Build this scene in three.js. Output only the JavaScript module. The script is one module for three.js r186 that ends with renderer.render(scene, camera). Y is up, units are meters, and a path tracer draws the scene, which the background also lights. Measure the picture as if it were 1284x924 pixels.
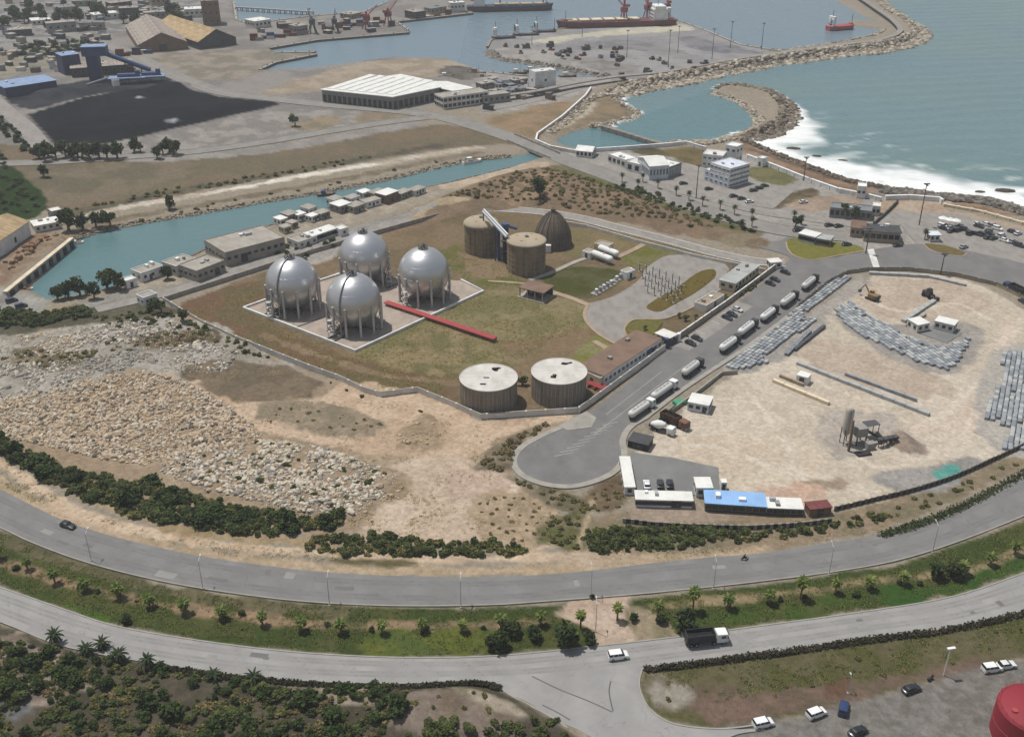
import * as THREE from 'three';
import { mergeGeometries, toCreasedNormals } from 'three/addons/utils/BufferGeometryUtils.js';

// ---------------------------------------------------------------- camera, sky, sun, exposure
const CAM_HEIGHT = 162, PITCH = 28 * Math.PI / 180, FOCAL = 1307;
const scene = new THREE.Scene();
const camera = new THREE.PerspectiveCamera(2 * Math.atan(462 / FOCAL) * 180 / Math.PI, 1284 / 924, 1, 9000);
camera.position.set(0, CAM_HEIGHT, 0);
camera.rotation.x = -PITCH;
const renderer = new THREE.WebGLRenderer({ antialias: true });
renderer.toneMapping = THREE.LinearToneMapping;
renderer.toneMappingExposure = 1.16;
renderer.shadowMap.enabled = true;
const SUN = new THREE.Vector3(-0.62, 1.95, -0.42).normalize();
{ // hazy summer sky: pale at the horizon, soft blue above, faint high cloud, brighter air round the sun
  const w = 512, h = 256, d = new Float32Array(w * h * 4);
  for (let j = 0; j < h; j++) for (let i = 0; i < w; i++) {
    const el = (j + 0.5) / h * Math.PI - Math.PI / 2, az = ((i + 0.5) / w - 0.5) * 2 * Math.PI, y = Math.sin(el), x = Math.cos(el) * Math.cos(az), z = Math.cos(el) * Math.sin(az);
    const t = Math.pow(Math.max(0, y), 0.55), c = Math.max(0, x * SUN.x + y * SUN.y + z * SUN.z), glow = 0.5 * Math.pow(c, 24) + 0.25 * Math.pow(c, 5);
    const n = 0.5 + 0.25 * Math.sin(3 * az + 4 * el) * Math.sin(7 * el + 2 * Math.cos(2 * az)), k = (j * w + i) * 4;
    const r = 0.33 - 0.215 * t + 0.06 * n, g = 0.345 - 0.18 * t + 0.057 * n, b = 0.36 - 0.11 * t + 0.053 * n;
    d[k] = r + glow; d[k + 1] = g + glow * 0.97; d[k + 2] = b + glow * 0.9; d[k + 3] = 1;
    if (y < 0) { d[k] = 0.3; d[k + 1] = 0.3; d[k + 2] = 0.29; }
  }
  const t = new THREE.DataTexture(d, w, h, THREE.RGBAFormat, THREE.FloatType); t.mapping = THREE.EquirectangularReflectionMapping; t.magFilter = THREE.LinearFilter; t.needsUpdate = true;
  scene.background = t; scene.environment = t; scene.environmentIntensity = 1;
}
const sun = new THREE.DirectionalLight(new THREE.Color(1, 0.955, 0.9), 3.75);
sun.position.copy(SUN).multiplyScalar(900).add(new THREE.Vector3(0, 0, -500));
sun.target.position.set(0, 0, -500); scene.add(sun.target);
sun.castShadow = true; sun.shadow.radius = 2.2;
sun.shadow.mapSize.set(4096, 4096);
Object.assign(sun.shadow.camera, { left: -650, right: 650, top: 650, bottom: -650, near: 50, far: 2500 });
scene.add(sun);
scene.fog = new THREE.FogExp2(new THREE.Color(0.78, 0.80, 0.82), 0.00015);

// ---------------------------------------------------------------- helpers
let seed = 7;
const rnd = () => { seed = (seed * 1664525 + 1013904223) >>> 0; return seed / 4294967296; };
const rr = (a, b) => a + (b - a) * rnd();
const pick = a => a[Math.floor(rnd() * a.length)];
const clamp01 = t => t < 0 ? 0 : t > 1 ? 1 : t;
const sstep = (a, b, x) => { const t = clamp01((x - a) / (b - a)); return t * t * (3 - 2 * t); };
const hash = (i, j) => { let h = Math.imul(i, 374761393) + Math.imul(j, 668265263) | 0; h = Math.imul(h ^ (h >>> 13), 1274126177); h ^= h >>> 16; return (h >>> 0) / 4294967296; };
function vnoise(x, y) {
  const i = Math.floor(x), j = Math.floor(y); let u = x - i, v = y - j; u = u * u * (3 - 2 * u); v = v * v * (3 - 2 * v);
  const a = hash(i, j), b = hash(i + 1, j), c = hash(i, j + 1), d = hash(i + 1, j + 1);
  return a + (b - a) * u + (c - a) * v + (a - b - c + d) * u * v;
}
const fbm = (x, y, o = 3) => { let s = 0, a = 0.5, t = 0; for (let k = 0; k < o; k++) { s += a * vnoise(x, y); t += a; a *= 0.5; x = x * 2.03 + 17.1; y = y * 2.03 + 9.7; } return s / t; };
// a point of the photograph on the level plane y: where that spot of the place lies, in metres
function G(px, py, y = 0) {
  const dx = (px - 642) / FOCAL, dy = (462 - py) / FOCAL, c = Math.cos(PITCH), s = Math.sin(PITCH);
  const t = (y - CAM_HEIGHT) / (dy * c - s);
  return new THREE.Vector3(dx * t, y, (-dy * s - c) * t);
}
const pts = (flat, y = 0) => { const r = []; for (let i = 0; i < flat.length; i += 2) { const g = G(flat[i], flat[i + 1], y); r.push([g.x, g.z]); } return r; };
function smooth(p, n = 6, closed = false) {
  const c = new THREE.CatmullRomCurve3(p.map(([x, z]) => new THREE.Vector3(x, 0, z)), closed, 'centripetal');
  return c.getPoints(Math.max(2, p.length * n)).map(v => [v.x, v.z]);
}
const used = {};
const numbered = n => { const k = used[n] = (used[n] ?? -1) + 1; return k ? `${n}_${String(k).padStart(3, '0')}` : n; };
function shadows(m) { m.castShadow = m.receiveShadow = true; return m; }
function obj(name, geo, mat, parent) { const m = shadows(new THREE.Mesh(geo, mat)); m.name = parent ? name : numbered(name); (parent || scene).add(m); return m; }
function tag(o, label, category, group) { o.userData = { label, category }; if (group) o.userData.group = group; return o; }
function thing(name, label, category, pos = [0, 0, 0], turn = 0, group) {
  const o = new THREE.Group(); o.name = numbered(name); scene.add(o);
  o.position.set(...(pos.isVector3 ? [pos.x, pos.y, pos.z] : pos)); o.rotation.y = turn;
  return tag(o, label, category, group);
}
function struct(name, geo, mat, parent) { const m = obj(name, geo, mat, parent); if (!parent) m.userData = { kind: 'structure' }; return m; }
function structGroup(name) { const g = new THREE.Group(); g.name = numbered(name); g.userData = { kind: 'structure' }; scene.add(g); return g; }
function dup(src, pos, turn, label, group, sc = 1) {
  const r = src.clone(); r.name = numbered(src.name.replace(/_\d{3}$/, '')); scene.add(r);
  r.position.set(...(pos.isVector3 ? [pos.x, pos.y, pos.z] : pos)); r.rotation.y = turn; r.scale.setScalar(sc);
  r.userData = { ...src.userData }; if (label) r.userData.label = label; if (group) r.userData.group = group;
  return r;
}
const merge = a => a.length === 1 ? a[0] : mergeGeometries(a.map(g => g.index ? g.toNonIndexed() : g));
function metric(g, s = 1) { // uv in metres by the face's main direction
  g = g.index ? g.toNonIndexed() : g; const p = g.attributes.position, n = g.attributes.normal, uv = new Float32Array(p.count * 2);
  for (let i = 0; i < p.count; i++) {
    const ax = Math.abs(n.getX(i)), ay = Math.abs(n.getY(i)), az = Math.abs(n.getZ(i));
    const [u, v] = ay >= ax && ay >= az ? [p.getX(i), p.getZ(i)] : ax > az ? [p.getZ(i), p.getY(i)] : [p.getX(i), p.getY(i)];
    uv[2 * i] = u * s; uv[2 * i + 1] = v * s;
  }
  g.setAttribute('uv', new THREE.BufferAttribute(uv, 2)); return g;
}
const box = (w, h, d, x = 0, y = 0, z = 0, ry = 0) => { const g = metric(new THREE.BoxGeometry(w, h, d)); if (ry) g.rotateY(ry); return g.translate(x, y + h / 2, z); }; // stands on y
const cyl = (r0, r1, h, x = 0, y = 0, z = 0, n = 12) => new THREE.CylinderGeometry(r1, r0, h, n).toNonIndexed().translate(x, y + h / 2, z);
function bar(a, b, r, n = 6, r2 = r) {
  const A = new THREE.Vector3(...a), B = new THREE.Vector3(...b), d = B.clone().sub(A), L = d.length();
  const g = new THREE.CylinderGeometry(r2, r, L, n).toNonIndexed().translate(0, L / 2, 0);
  return g.applyQuaternion(new THREE.Quaternion().setFromUnitVectors(new THREE.Vector3(0, 1, 0), d.normalize())).translate(...a);
}
function slabGeo(p, top, thick = 0.6, holes = []) { // flat slab over a ground outline
  const mk = (C, q) => { const s = new C(); q.forEach(([x, z], i) => i ? s.lineTo(x, -z) : s.moveTo(x, -z)); s.closePath(); return s; };
  const sh = mk(THREE.Shape, p); for (const h of holes) sh.holes.push(mk(THREE.Path, h));
  const g = new THREE.ExtrudeGeometry(sh, { depth: thick, bevelEnabled: false }).rotateX(-Math.PI / 2).translate(0, top - thick, 0);
  return metric(g);
}
function ribbonGeo(p, w, h, y0 = 0) { // a long bar of rectangular section along a ground line: kerbs, walls, painted lines
  const n = p.length, L = [], R = [], U = []; let run = 0;
  for (let i = 0; i < n; i++) {
    const a = p[Math.max(0, i - 1)], b = p[Math.min(n - 1, i + 1)]; let dx = b[0] - a[0], dz = b[1] - a[1]; const l = Math.hypot(dx, dz) || 1; dx /= l; dz /= l;
    if (i) run += Math.hypot(p[i][0] - p[i - 1][0], p[i][1] - p[i - 1][1]);
    L.push([p[i][0] - dz * w / 2, p[i][1] + dx * w / 2]); R.push([p[i][0] + dz * w / 2, p[i][1] - dx * w / 2]); U.push(run);
  }
  const pos = [], uv = [];
  const quad = (a, b, c, d, ua) => { pos.push(...a, ...b, ...c, ...a, ...c, ...d); uv.push(...ua[0], ...ua[1], ...ua[2], ...ua[0], ...ua[2], ...ua[3]); };
  for (let i = 0; i < n - 1; i++) {
    const v = (q, y) => [q[0], y, q[1]], y1 = y0 + h;
    quad(v(L[i], y1), v(L[i + 1], y1), v(R[i + 1], y1), v(R[i], y1), [[U[i], 0], [U[i + 1], 0], [U[i + 1], w], [U[i], w]]);
    quad(v(L[i], y0), v(L[i + 1], y0), v(L[i + 1], y1), v(L[i], y1), [[U[i], 0], [U[i + 1], 0], [U[i + 1], h], [U[i], h]]);
    quad(v(R[i + 1], y0), v(R[i], y0), v(R[i], y1), v(R[i + 1], y1), [[U[i + 1], 0], [U[i], 0], [U[i], h], [U[i + 1], h]]);
  }
  for (const i of [0, n - 1]) { const v = (q, y) => [q[0], y, q[1]]; quad(...(i ? [v(L[i], y0), v(R[i], y0), v(R[i], y0 + h), v(L[i], y0 + h)] : [v(R[i], y0), v(L[i], y0), v(L[i], y0 + h), v(R[i], y0 + h)]), [[0, 0], [w, 0], [w, h], [0, h]]); }
  const g = new THREE.BufferGeometry(); g.setAttribute('position', new THREE.Float32BufferAttribute(pos, 3)); g.setAttribute('uv', new THREE.Float32BufferAttribute(uv, 2)); g.computeVertexNormals(); return g;
}
const facing = (ax, ay, bx, by) => { const a = G(ax, ay), b = G(bx, by); return Math.atan2(-(b.z - a.z), b.x - a.x); }; // turn that puts local +x along a -> b

// ---------------------------------------------------------------- procedural textures (tileable)
function tileNoise(x, y, period) {
  const i = Math.floor(x), j = Math.floor(y); let u = x - i, v = y - j; u = u * u * (3 - 2 * u); v = v * v * (3 - 2 * v);
  const m = k => ((k % period) + period) % period;
  const a = hash(m(i), m(j) + 91), b = hash(m(i + 1), m(j) + 91), c = hash(m(i), m(j + 1) + 91), d = hash(m(i + 1), m(j + 1) + 91);
  return a + (b - a) * u + (c - a) * v + (a - b - c + d) * u * v;
}
function tileTex(size, metres, fn, srgb = true) {
  const d = new Uint8Array(size * size * 4);
  for (let j = 0; j < size; j++) for (let i = 0; i < size; i++) {
    const c = fn(i / size, j / size), k = (j * size + i) * 4;
    const q = Array.isArray(c) ? c : [c, c, c];
    for (let e = 0; e < 3; e++) d[k + e] = Math.round(255 * clamp01(q[e])); d[k + 3] = 255;
  }
  const t = new THREE.DataTexture(d, size, size); t.wrapS = t.wrapT = THREE.RepeatWrapping; t.magFilter = THREE.LinearFilter; t.minFilter = THREE.LinearMipmapLinearFilter; t.generateMipmaps = true;
  if (srgb) t.colorSpace = THREE.SRGBColorSpace; t.repeat.set(1 / metres, 1 / metres); t.needsUpdate = true; return t;
}
const oct = (u, v, p0, n) => { let s = 0, a = 1, t = 0, p = p0; for (let k = 0; k < n; k++) { s += a * tileNoise(u * p, v * p, p); t += a; a *= 0.62; p *= 2; } return s / t; };
const T = {
  soil: tileTex(512, 46, (u, v) => { const f = oct(u, v, 48, 4), s = tileNoise(u * 256, v * 256, 256); return 0.91 + (f - 0.5) * 0.26 - (s > 0.86 ? 0.16 : 0) + (s < 0.07 ? 0.08 : 0); }),
  soilBump: tileTex(512, 46, (u, v) => oct(u, v, 32, 4), false),
  asphalt: tileTex(512, 37, (u, v) => { const f = oct(u, v, 8, 6), c = Math.abs(oct(u, v, 6, 3) - 0.5); return 0.91 + (f - 0.5) * 0.16 - (c < 0.006 ? 0.07 : 0); }),
  concrete: tileTex(512, 14, (u, v) => { const f = oct(u, v, 5, 6), st = oct(u, v * 0.25 + 0.1, 8, 3); return 0.9 + (f - 0.5) * 0.18 + (st - 0.5) * 0.08; }),
  streak: tileTex(512, 16, (u, v) => { const s = oct(u * 1, Math.round(v * 4) / 4 * 0.02, 32, 3), f = oct(u, v, 6, 5); return 0.86 + (s - 0.5) * 0.36 + (f - 0.5) * 0.28; }),
  plaster: tileTex(256, 9, (u, v) => 0.93 + (oct(u, v, 4, 5) - 0.5) * 0.2),
  metal: tileTex(256, 12, (u, v) => 0.93 + (oct(u, v, 4, 5) - 0.5) * 0.16),
  wave: tileTex(512, 70, (u, v) => oct(u * 0.5 + 0.02 * tileNoise(u * 6, v * 6, 6), v, 16, 5), false),
  ribs: tileTex(128, 2.4, (u) => 0.5 + 0.5 * Math.sin(u * Math.PI * 2 * 6), false),
};
const lin = hex => new THREE.Color(hex);
const mat = (hex, rough = 0.9, metal = 0, map = null, extra = {}) => new THREE.MeshPhysicalMaterial({ specularIntensity: rough >= 0.85 ? 0.25 : 1, color: hex, roughness: rough, metalness: metal, map, ...extra });
// ---------------------------------------------------------------- the lie of the land
const WATER = -1.5;
function area(flat, o = {}) {
  const p = o.line ? smooth(pts(flat, o.y ?? 0), 4) : o.soft ? smooth(pts(flat, o.y ?? 0), 4, true) : pts(flat, o.y ?? 0);
  const a = { ...o, n: p.length, x: Float64Array.from(p, q => q[0]), z: Float64Array.from(p, q => q[1]), p };
  a.x0 = Math.min(...a.x); a.x1 = Math.max(...a.x); a.z0 = Math.min(...a.z); a.z1 = Math.max(...a.z); return a;
}
function sd(a, x, z) { // signed distance to an outline (inside negative), or distance to a line less its half width
  let d = 1e18, inside = false; const n = a.n, X = a.x, Z = a.z;
  for (let i = a.line ? 1 : 0, j = a.line ? 0 : n - 1; i < n; j = i++) {
    const ex = X[j] - X[i], ez = Z[j] - Z[i], wx = x - X[i], wz = z - Z[i];
    const t = clamp01((wx * ex + wz * ez) / (ex * ex + ez * ez || 1)), bx = wx - ex * t, bz = wz - ez * t, q = bx * bx + bz * bz;
    if (q < d) d = q;
    if (!a.line && (Z[i] > z) !== (Z[j] > z) && x < (X[j] - X[i]) * (z - Z[i]) / (Z[j] - Z[i]) + X[i]) inside = !inside;
  }
  d = Math.sqrt(d); return a.line ? d - a.line : inside ? -d : d;
}
const near = (a, x, z, m) => x > a.x0 - m && x < a.x1 + m && z > a.z0 - m && z < a.z1 + m;
const SEA = area([1900, 420, 1400, 292, 1284, 262, 1240, 249, 1180, 243, 1110, 235, 1060, 225, 1010, 206, 975, 193, 945, 180, 934, 174, 960, 171, 985, 162, 997, 143, 991, 129, 966, 113, 930, 106, 905, 107, 893, 115, 925, 125, 945, 140, 952, 152, 940, 163, 915, 172, 890, 178, 870, 176, 835, 178, 800, 170, 762, 156, 782, 150, 803, 141, 776, 126, 790, 119, 830, 107, 870, 99, 930, 87, 990, 77, 1050, 69, 1100, 64, 1140, 55, 1159, 43, 1150, 32, 1122, 15, 1095, -6, 1060, -50, 1010, -110, 1500, -130, 2600, -130, 3600, 200], { y: WATER, bank: 7 });
const HARBOUR = area([610, -60, 594, 16, 497, 28, 512, 37, 512, 42, 398, 51, 338, 61, 345, 66, 396, 65, 396, 70, 330, 84, 325, 89, 388, 86, 492, 72, 559, 74, 612, 91, 650, 95, 693, 98, 771, 98, 678, 82, 619, 71, 611, 60, 615, 51, 640, 45, 700, 37, 845, 25, 873, 34, 930, 57, 979, 65, 1060, 52, 1100, 44, 1109, 37, 1068, 32, 1066, 26, 1108, 27, 1086, 22, 1048, 0, 1010, -40, 930, -90, 760, -90], { y: WATER, bank: 2.5 });
const DOCK = area([250, -40, 291, 0, 296, 24, 310, 30, 388, 20, 455, 15, 490, 0, 500, -40], { y: WATER, bank: 2.5 });
const CANAL = area([36, 363, 91, 310, 96, 302, 145, 287, 234, 272, 330, 255, 409, 242, 480, 228, 590, 203, 640, 198, 676, 190, 690, 188, 694, 193, 660, 203, 640, 210, 560, 230, 492, 243, 440, 256, 340, 282, 265, 309, 221, 330, 177, 348, 117, 365, 60, 375], { y: WATER, bank: 4 });
const LAGOON = area([697, 177, 715, 167, 740, 161, 757, 161, 818, 180, 800, 186, 745, 187, 714, 185], { y: WATER, bank: 3 });
const WATERS = [SEA, HARBOUR, DOCK, CANAL, LAGOON];
const RAISED = [ // breakwaters, mounds and heaps: height in metres, width of the slope
  area([760, 112, 830, 101, 930, 82, 1050, 64, 1110, 57, 1140, 46, 1138, 36, 1112, 15, 1080, -6, 1040, -50], { line: 5, h: 3.2, w: 9 }),
  area([905, 110, 940, 114, 966, 122, 978, 138, 970, 155, 945, 168], { line: 3, h: 2.6, w: 8 }),
  area([520, 270, 600, 232, 660, 215, 720, 220, 800, 250, 900, 290, 960, 305, 860, 290, 740, 262, 640, 258, 560, 275], { h: 2.6, w: 11, soft: 1, lump: 9 }),
  area([330, 508, 390, 505, 440, 515, 480, 540, 440, 548, 370, 535, 325, 522], { h: 1.1, w: 5, soft: 1, lump: 5 }),
  area([500, 540, 535, 520, 555, 545, 545, 562, 500, 562], { h: 1.3, w: 5, soft: 1, lump: 4 }),
  area([210, 470, 300, 460, 400, 480, 390, 500, 310, 508, 230, 495], { h: 1.2, w: 6, soft: 1, lump: 6 }),
  area([600, 575, 650, 545, 640, 560, 640, 585, 605, 590], { h: 1.2, w: 3, soft: 1, lump: 3 }),
  area([190, 580, 330, 555, 450, 580, 500, 595, 480, 630, 440, 650, 340, 635, 240, 610, 190, 600], { h: 1.4, w: 5, soft: 1, lump: 5 }),
  area([440, 640, 520, 590, 545, 600, 480, 665, 420, 668], { h: 1.0, w: 4, soft: 1, lump: 5 }),
  area([50, 420, 200, 395, 330, 425, 240, 470, 60, 480], { h: 1.3, w: 8, soft: 1, lump: 7 }),
  area([0, 800, 150, 845, 330, 865, 600, 868, 690, 900, 740, 935, 0, 935], { h: 1.0, w: 6, soft: 1, lump: 8 }),
  area([500, 880, 600, 870, 640, 900, 560, 925, 490, 915], { h: 1.3, w: 4, soft: 1, lump: 4 }),
  area([1085, 530, 1130, 540, 1150, 570, 1120, 560], { h: 1.6, w: 4, soft: 1, lump: 4 }),
  area([185, 112, 218, 104, 234, 106, 205, 120], { h: 3.0, w: 10, soft: 1, lump: 8 }),
  area([60, 160, 160, 140, 280, 128, 320, 130, 220, 152, 120, 170], { h: 1.1, w: 14, soft: 1, lump: 10 }),
  area([44, 112, 72, 110, 74, 118, 48, 120], { h: 3.5, w: 10, soft: 1, lump: 8 }),
  area([640, 160, 690, 140, 700, 150, 670, 168], { h: 1.6, w: 8, soft: 1, lump: 8 }),
];
RAISED.push(area([-70, 425, 6, 368, 88.5, 299, 70, 290, 38, 292, -70, 372], { y: 2, h: 2.1, w: 1.2 }));
function landHeight(x, z) {
  let h = -0.05 - 0.28 * fbm(x * 0.13, z * 0.13, 2);
  for (const r of RAISED) {
    if (!near(r, x, z, r.w)) continue;
    const a = 1 - sstep(-r.w * 0.5, r.w * 0.5, sd(r, x, z)); if (a <= 0) continue;
    h += a * r.h * (r.lump ? 0.35 + 0.9 * fbm(x / r.lump + 40, z / r.lump, 2) : 1);
  }
  for (const w of WATERS) {
    if (!near(w, x, z, w.bank)) continue;
    const d = sd(w, x, z); if (d >= w.bank) continue;
    const t = d / w.bank; // 1 at the top of the bank, 0 at the water's edge
    h = t > 0 ? WATER + (h - WATER) * sstep(0, 1, t * 0.5 + 0.5 * t) : Math.max(-5, WATER + d * (2.4 / w.bank));
  }
  return h;
}
// soils and plant cover, as the photograph shows them: [outline, colour, second colour, options]
const lyr = [];
const muted = h => { const c = lin(h), g = 0.3 * c.r + 0.59 * c.g + 0.11 * c.b, k = c.g > c.r * 0.97 ? 0 : 0.24; return c.setRGB(c.r + (g - c.r) * k, c.g + (g - c.g) * k, c.b + (g - c.b) * k); };
const cover = (flat, c, c2, o = {}) => { const a = area(flat, { soft: o.line ? 0 : 1, ...o }); a.c = muted(c); a.c2 = muted(c2 ?? c).lerp(a.c, 0.25); a.f = o.f ?? 0.7; a.e = o.e ?? 2.5; a.es = o.es ?? 5; a.ps = o.ps ?? 8; a.lo = o.lo ?? 0.38; a.hi = o.hi ?? 0.62; lyr.push(a); return a; };
// --- far side: port, coal yard, fields by the canal
cover([-900, 60, 700, -40, 700, 60, 560, 130, 100, 200, -900, 330], '#76716b', '#8c857d', { ps: 22, e: 0, soft: 0 });
cover([-300, -20, 60, -30, 260, -20, 250, 25, 120, 45, 0, 60, -300, 90], '#8a8682', '#66645f', { ps: 9, e: 8 });
cover([-250, 68, 0, 62, 110, 48, 130, 54, 90, 78, 0, 95, -250, 130], '#7d745f', '#8f8672', { ps: 12, e: 5 });
cover([130, 66, 200, 64, 300, 62, 400, 66, 330, 90, 300, 100, 240, 98, 190, 84], '#8f8272', '#6f6a58', { ps: 9 });
cover([330, 118, 345, 108, 400, 92, 470, 76, 560, 74, 600, 88, 540, 96, 420, 112], '#9d8c76', '#867760', { ps: 10 });
cover([560, 82, 590, 84, 612, 92, 590, 100, 552, 94], '#565049', '#6e675c', { ps: 5 });
cover([604, 60, 620, 52, 700, 38, 845, 26, 873, 33, 930, 56, 985, 68, 900, 86, 770, 100, 680, 82, 620, 72], '#8f8c8a', '#7d7a7a', { ps: 18, e: 3 });
cover([665, 52, 740, 40, 800, 33, 850, 30, 872, 36, 800, 42, 740, 46, 690, 54], '#b5ae92', '#a8a290', { ps: 9, e: 5 });
cover([720, 55, 800, 50, 830, 58, 860, 66, 790, 62, 730, 62], '#6f6d70', '#86847f', { ps: 8, e: 6 });
cover([860, 45, 920, 58, 960, 66, 900, 66, 860, 56], '#66656b', '#807d7d', { ps: 8, e: 6 });
cover([640, 64, 720, 72, 800, 82, 770, 96, 690, 82, 630, 70], '#85807a', '#6b675f', { ps: 5, e: 5 });
cover([140, 180, 240, 158, 338, 140, 430, 138, 515, 146, 420, 165, 330, 180, 150, 192], '#7a746c', '#968f86', { ps: 7, e: 4, lo: 0.48 });
cover([360, 158, 415, 143, 428, 152, 395, 164], '#8b7a5e', '#6f674e', { ps: 7 });
cover([455, 140, 520, 141, 505, 152, 445, 154], '#7c6d55', '#8a7b5e', { ps: 7 });
cover([-60, 180, 40, 185, 60, 195, 150, 200, 330, 190, 500, 160, 560, 156, 620, 166, 650, 178, 560, 186, 330, 222, 90, 268, 40, 262], '#675d44', '#746046', { ps: 16, e: 4, lo: 0.42 });
cover([40, 215, 140, 205, 250, 205, 200, 230, 90, 255, 55, 240], '#72644c', '#5c5740', { ps: 12, e: 6 });
cover([150, 194, 330, 182, 470, 160, 520, 152, 528, 156, 460, 170, 330, 192, 160, 202], '#8c867e', '#7a756d', { ps: 9 });
cover([-120, 40, 0, 190, 24, 215, 58, 262, 30, 275, -120, 290], '#243616', '#2f3d20', { ps: 8, e: 2, lo: 0.5, hi: 0.8 });
cover([84, 268, 200, 243, 330, 222, 450, 200, 560, 180], '#4e4a3c', '#63593f', { line: 3.5, ps: 6, e: 3 });
cover([92, 276, 150, 260, 240, 246, 330, 229, 430, 212, 480, 204, 560, 190, 600, 184], '#b7ab97', '#a3927a', { line: 3, ps: 12, e: 3, lo: 0.5 });
cover([270, 240, 330, 229, 400, 216, 470, 205], '#cfc7b6', '#bdb29c', { line: 2.2, ps: 9, e: 2 });
cover([100, 285, 160, 272, 240, 258, 330, 242, 430, 224, 560, 198, 600, 191], '#6d6146', '#80715a', { line: 3, ps: 5, e: 3 });
cover([92, 299, 145, 285, 234, 270, 330, 253, 409, 240, 480, 226, 590, 201, 640, 196, 668, 191], '#8d8270', '#7c7262', { line: 2.6, ps: 6, e: 1 });
cover([600, 60, 690, 60, 770, 100, 700, 128, 640, 140, 600, 140, 590, 110, 600, 95], '#98928b', '#7f7a73', { ps: 9, e: 5, soft: 0 });
cover([610, 150, 640, 142, 690, 128, 720, 128, 700, 150, 675, 172, 650, 172], '#8c7250', '#75653f', { ps: 8, e: 3 });
cover([690, 168, 720, 145, 745, 120, 765, 120, 790, 134, 800, 142, 770, 152, 740, 156], '#85704e', '#6a5f48', { ps: 6, e: 2, lo: 0.45 });
cover([700, 160, 730, 145, 745, 128], '#a79a84', null, { line: 2, e: 2 });
// --- coal
cover([34, 143, 104, 122, 160, 112, 213, 103, 245, 113, 275, 121, 345, 127, 350, 131, 234, 157, 138, 179, 66, 179], '#101216', '#171a1f', { soft: 0, ps: 12, e: 0.4 });
cover([168, 121, 178, 119.5, 181, 121.5, 172, 123], '#8f9299', null, { e: 2, ps: 4 }); cover([208, 152, 221, 149.5, 224, 151, 212, 153.5], '#9a9da2', null, { e: 2 });
cover([8, 118, 60, 108, 110, 100, 190, 88, 215, 102, 100, 122, 40, 136], '#26282d', '#3a3b3e', { ps: 9, e: 2 });
// --- shore side: offices, promenade, beach
cover([700, 190, 760, 188, 850, 186, 960, 196, 1110, 245, 1284, 285, 1700, 400, 1700, 520, 1284, 345, 1100, 330, 960, 300, 850, 262, 760, 225], '#8d8880', '#9b948a', { ps: 10, e: 3, soft: 0 });
cover([793, 188, 815, 184, 840, 190, 830, 196, 800, 193], '#4d4524', '#5a5230', { e: 1.5 });
cover([830, 187, 880, 185, 898, 200, 880, 214, 862, 213, 852, 200], '#6d5d2e', '#514a26', { ps: 6, e: 1.5 });
cover([930, 176, 960, 182, 1020, 208, 1080, 228, 1140, 238, 1284, 264, 1284, 270, 1140, 250, 1060, 238, 1000, 218, 950, 196, 925, 186], '#7b5f44', '#94765a', { ps: 7, e: 2, lo: 0.45 });
cover([940, 186, 1000, 207, 1060, 227, 1110, 237], '#5b4a39', '#6e5b48', { line: 2, ps: 4, e: 2 });
cover([1110, 240, 1180, 246, 1240, 254, 1284, 264, 1400, 296], '#6f6a64', '#847d74', { line: 5, ps: 4, e: 4 });
cover([938, 212, 965, 206, 1000, 224, 985, 232, 950, 226], '#5f5c2f', '#716a3b', { ps: 6, e: 1.5 });
cover([965, 255, 1000, 240, 1020, 235, 1030, 243, 1000, 253, 975, 262], '#55492e', '#6b5c40', { ps: 5, e: 1.5 });
cover([985, 258, 1010, 248, 1050, 244, 1085, 250, 1060, 262, 1010, 264], '#9c8670', '#8a7560', { ps: 6 });
cover([1085, 262, 1130, 246, 1195, 250, 1190, 262, 1150, 266, 1100, 274], '#9c8468', '#ab9780', { ps: 7 });
cover([1180, 262, 1284, 282, 1400, 310, 1400, 314, 1284, 288, 1180, 270], '#a18c74', '#8a7862', { ps: 7 });
// --- hill beyond the terminal, terminal field
cover([470, 285, 560, 245, 640, 212, 680, 206, 740, 215, 860, 262, 962, 300, 960, 312, 860, 295, 720, 268, 640, 262, 540, 285, 500, 300], '#7d654a', '#6a5a40', { ps: 10, e: 3, lo: 0.42 });
cover([700, 205, 740, 212, 800, 234, 880, 262, 960, 288, 950, 296, 860, 270, 780, 244, 700, 222], '#55552f', '#6f6644', { ps: 8, e: 3 });
cover([640, 225, 690, 218, 680, 250, 640, 258], '#8f7453', '#6d5a40', { ps: 6, e: 3 });
cover([505, 272, 545, 254, 580, 250, 583, 256, 545, 264, 520, 276], '#a8936d', '#94805c', { ps: 7, e: 3 });
cover([545, 228, 610, 212, 660, 203, 690, 205, 640, 216, 560, 238], '#b29d82', '#a08b70', { ps: 8, e: 2 });
cover([795, 268, 830, 262, 870, 285, 850, 295, 815, 285], '#7a634a', '#6b5840', { ps: 5, e: 3 });
cover([905, 298, 945, 292, 935, 308, 905, 306], '#7d6f50', null, { e: 2 });
cover([205, 390, 300, 350, 385, 322, 470, 300, 560, 275, 640, 262, 720, 270, 830, 300, 970, 335, 836, 436, 735, 517, 604, 525, 560, 508, 525, 492, 478, 498, 456, 492, 388, 464, 300, 428], '#6b5a3a', '#7a6443', { soft: 0, e: 0.5, ps: 14 });
cover([440, 440, 500, 400, 600, 360, 660, 362, 740, 388, 745, 405, 700, 435, 640, 455, 575, 465, 520, 470], '#6c6636', '#83734a', { ps: 9, e: 4, lo: 0.34, hi: 0.6 });
cover([470, 455, 520, 420, 570, 410, 590, 440, 550, 470], '#857348', '#5d5a2c', { ps: 6, e: 4 });
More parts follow.
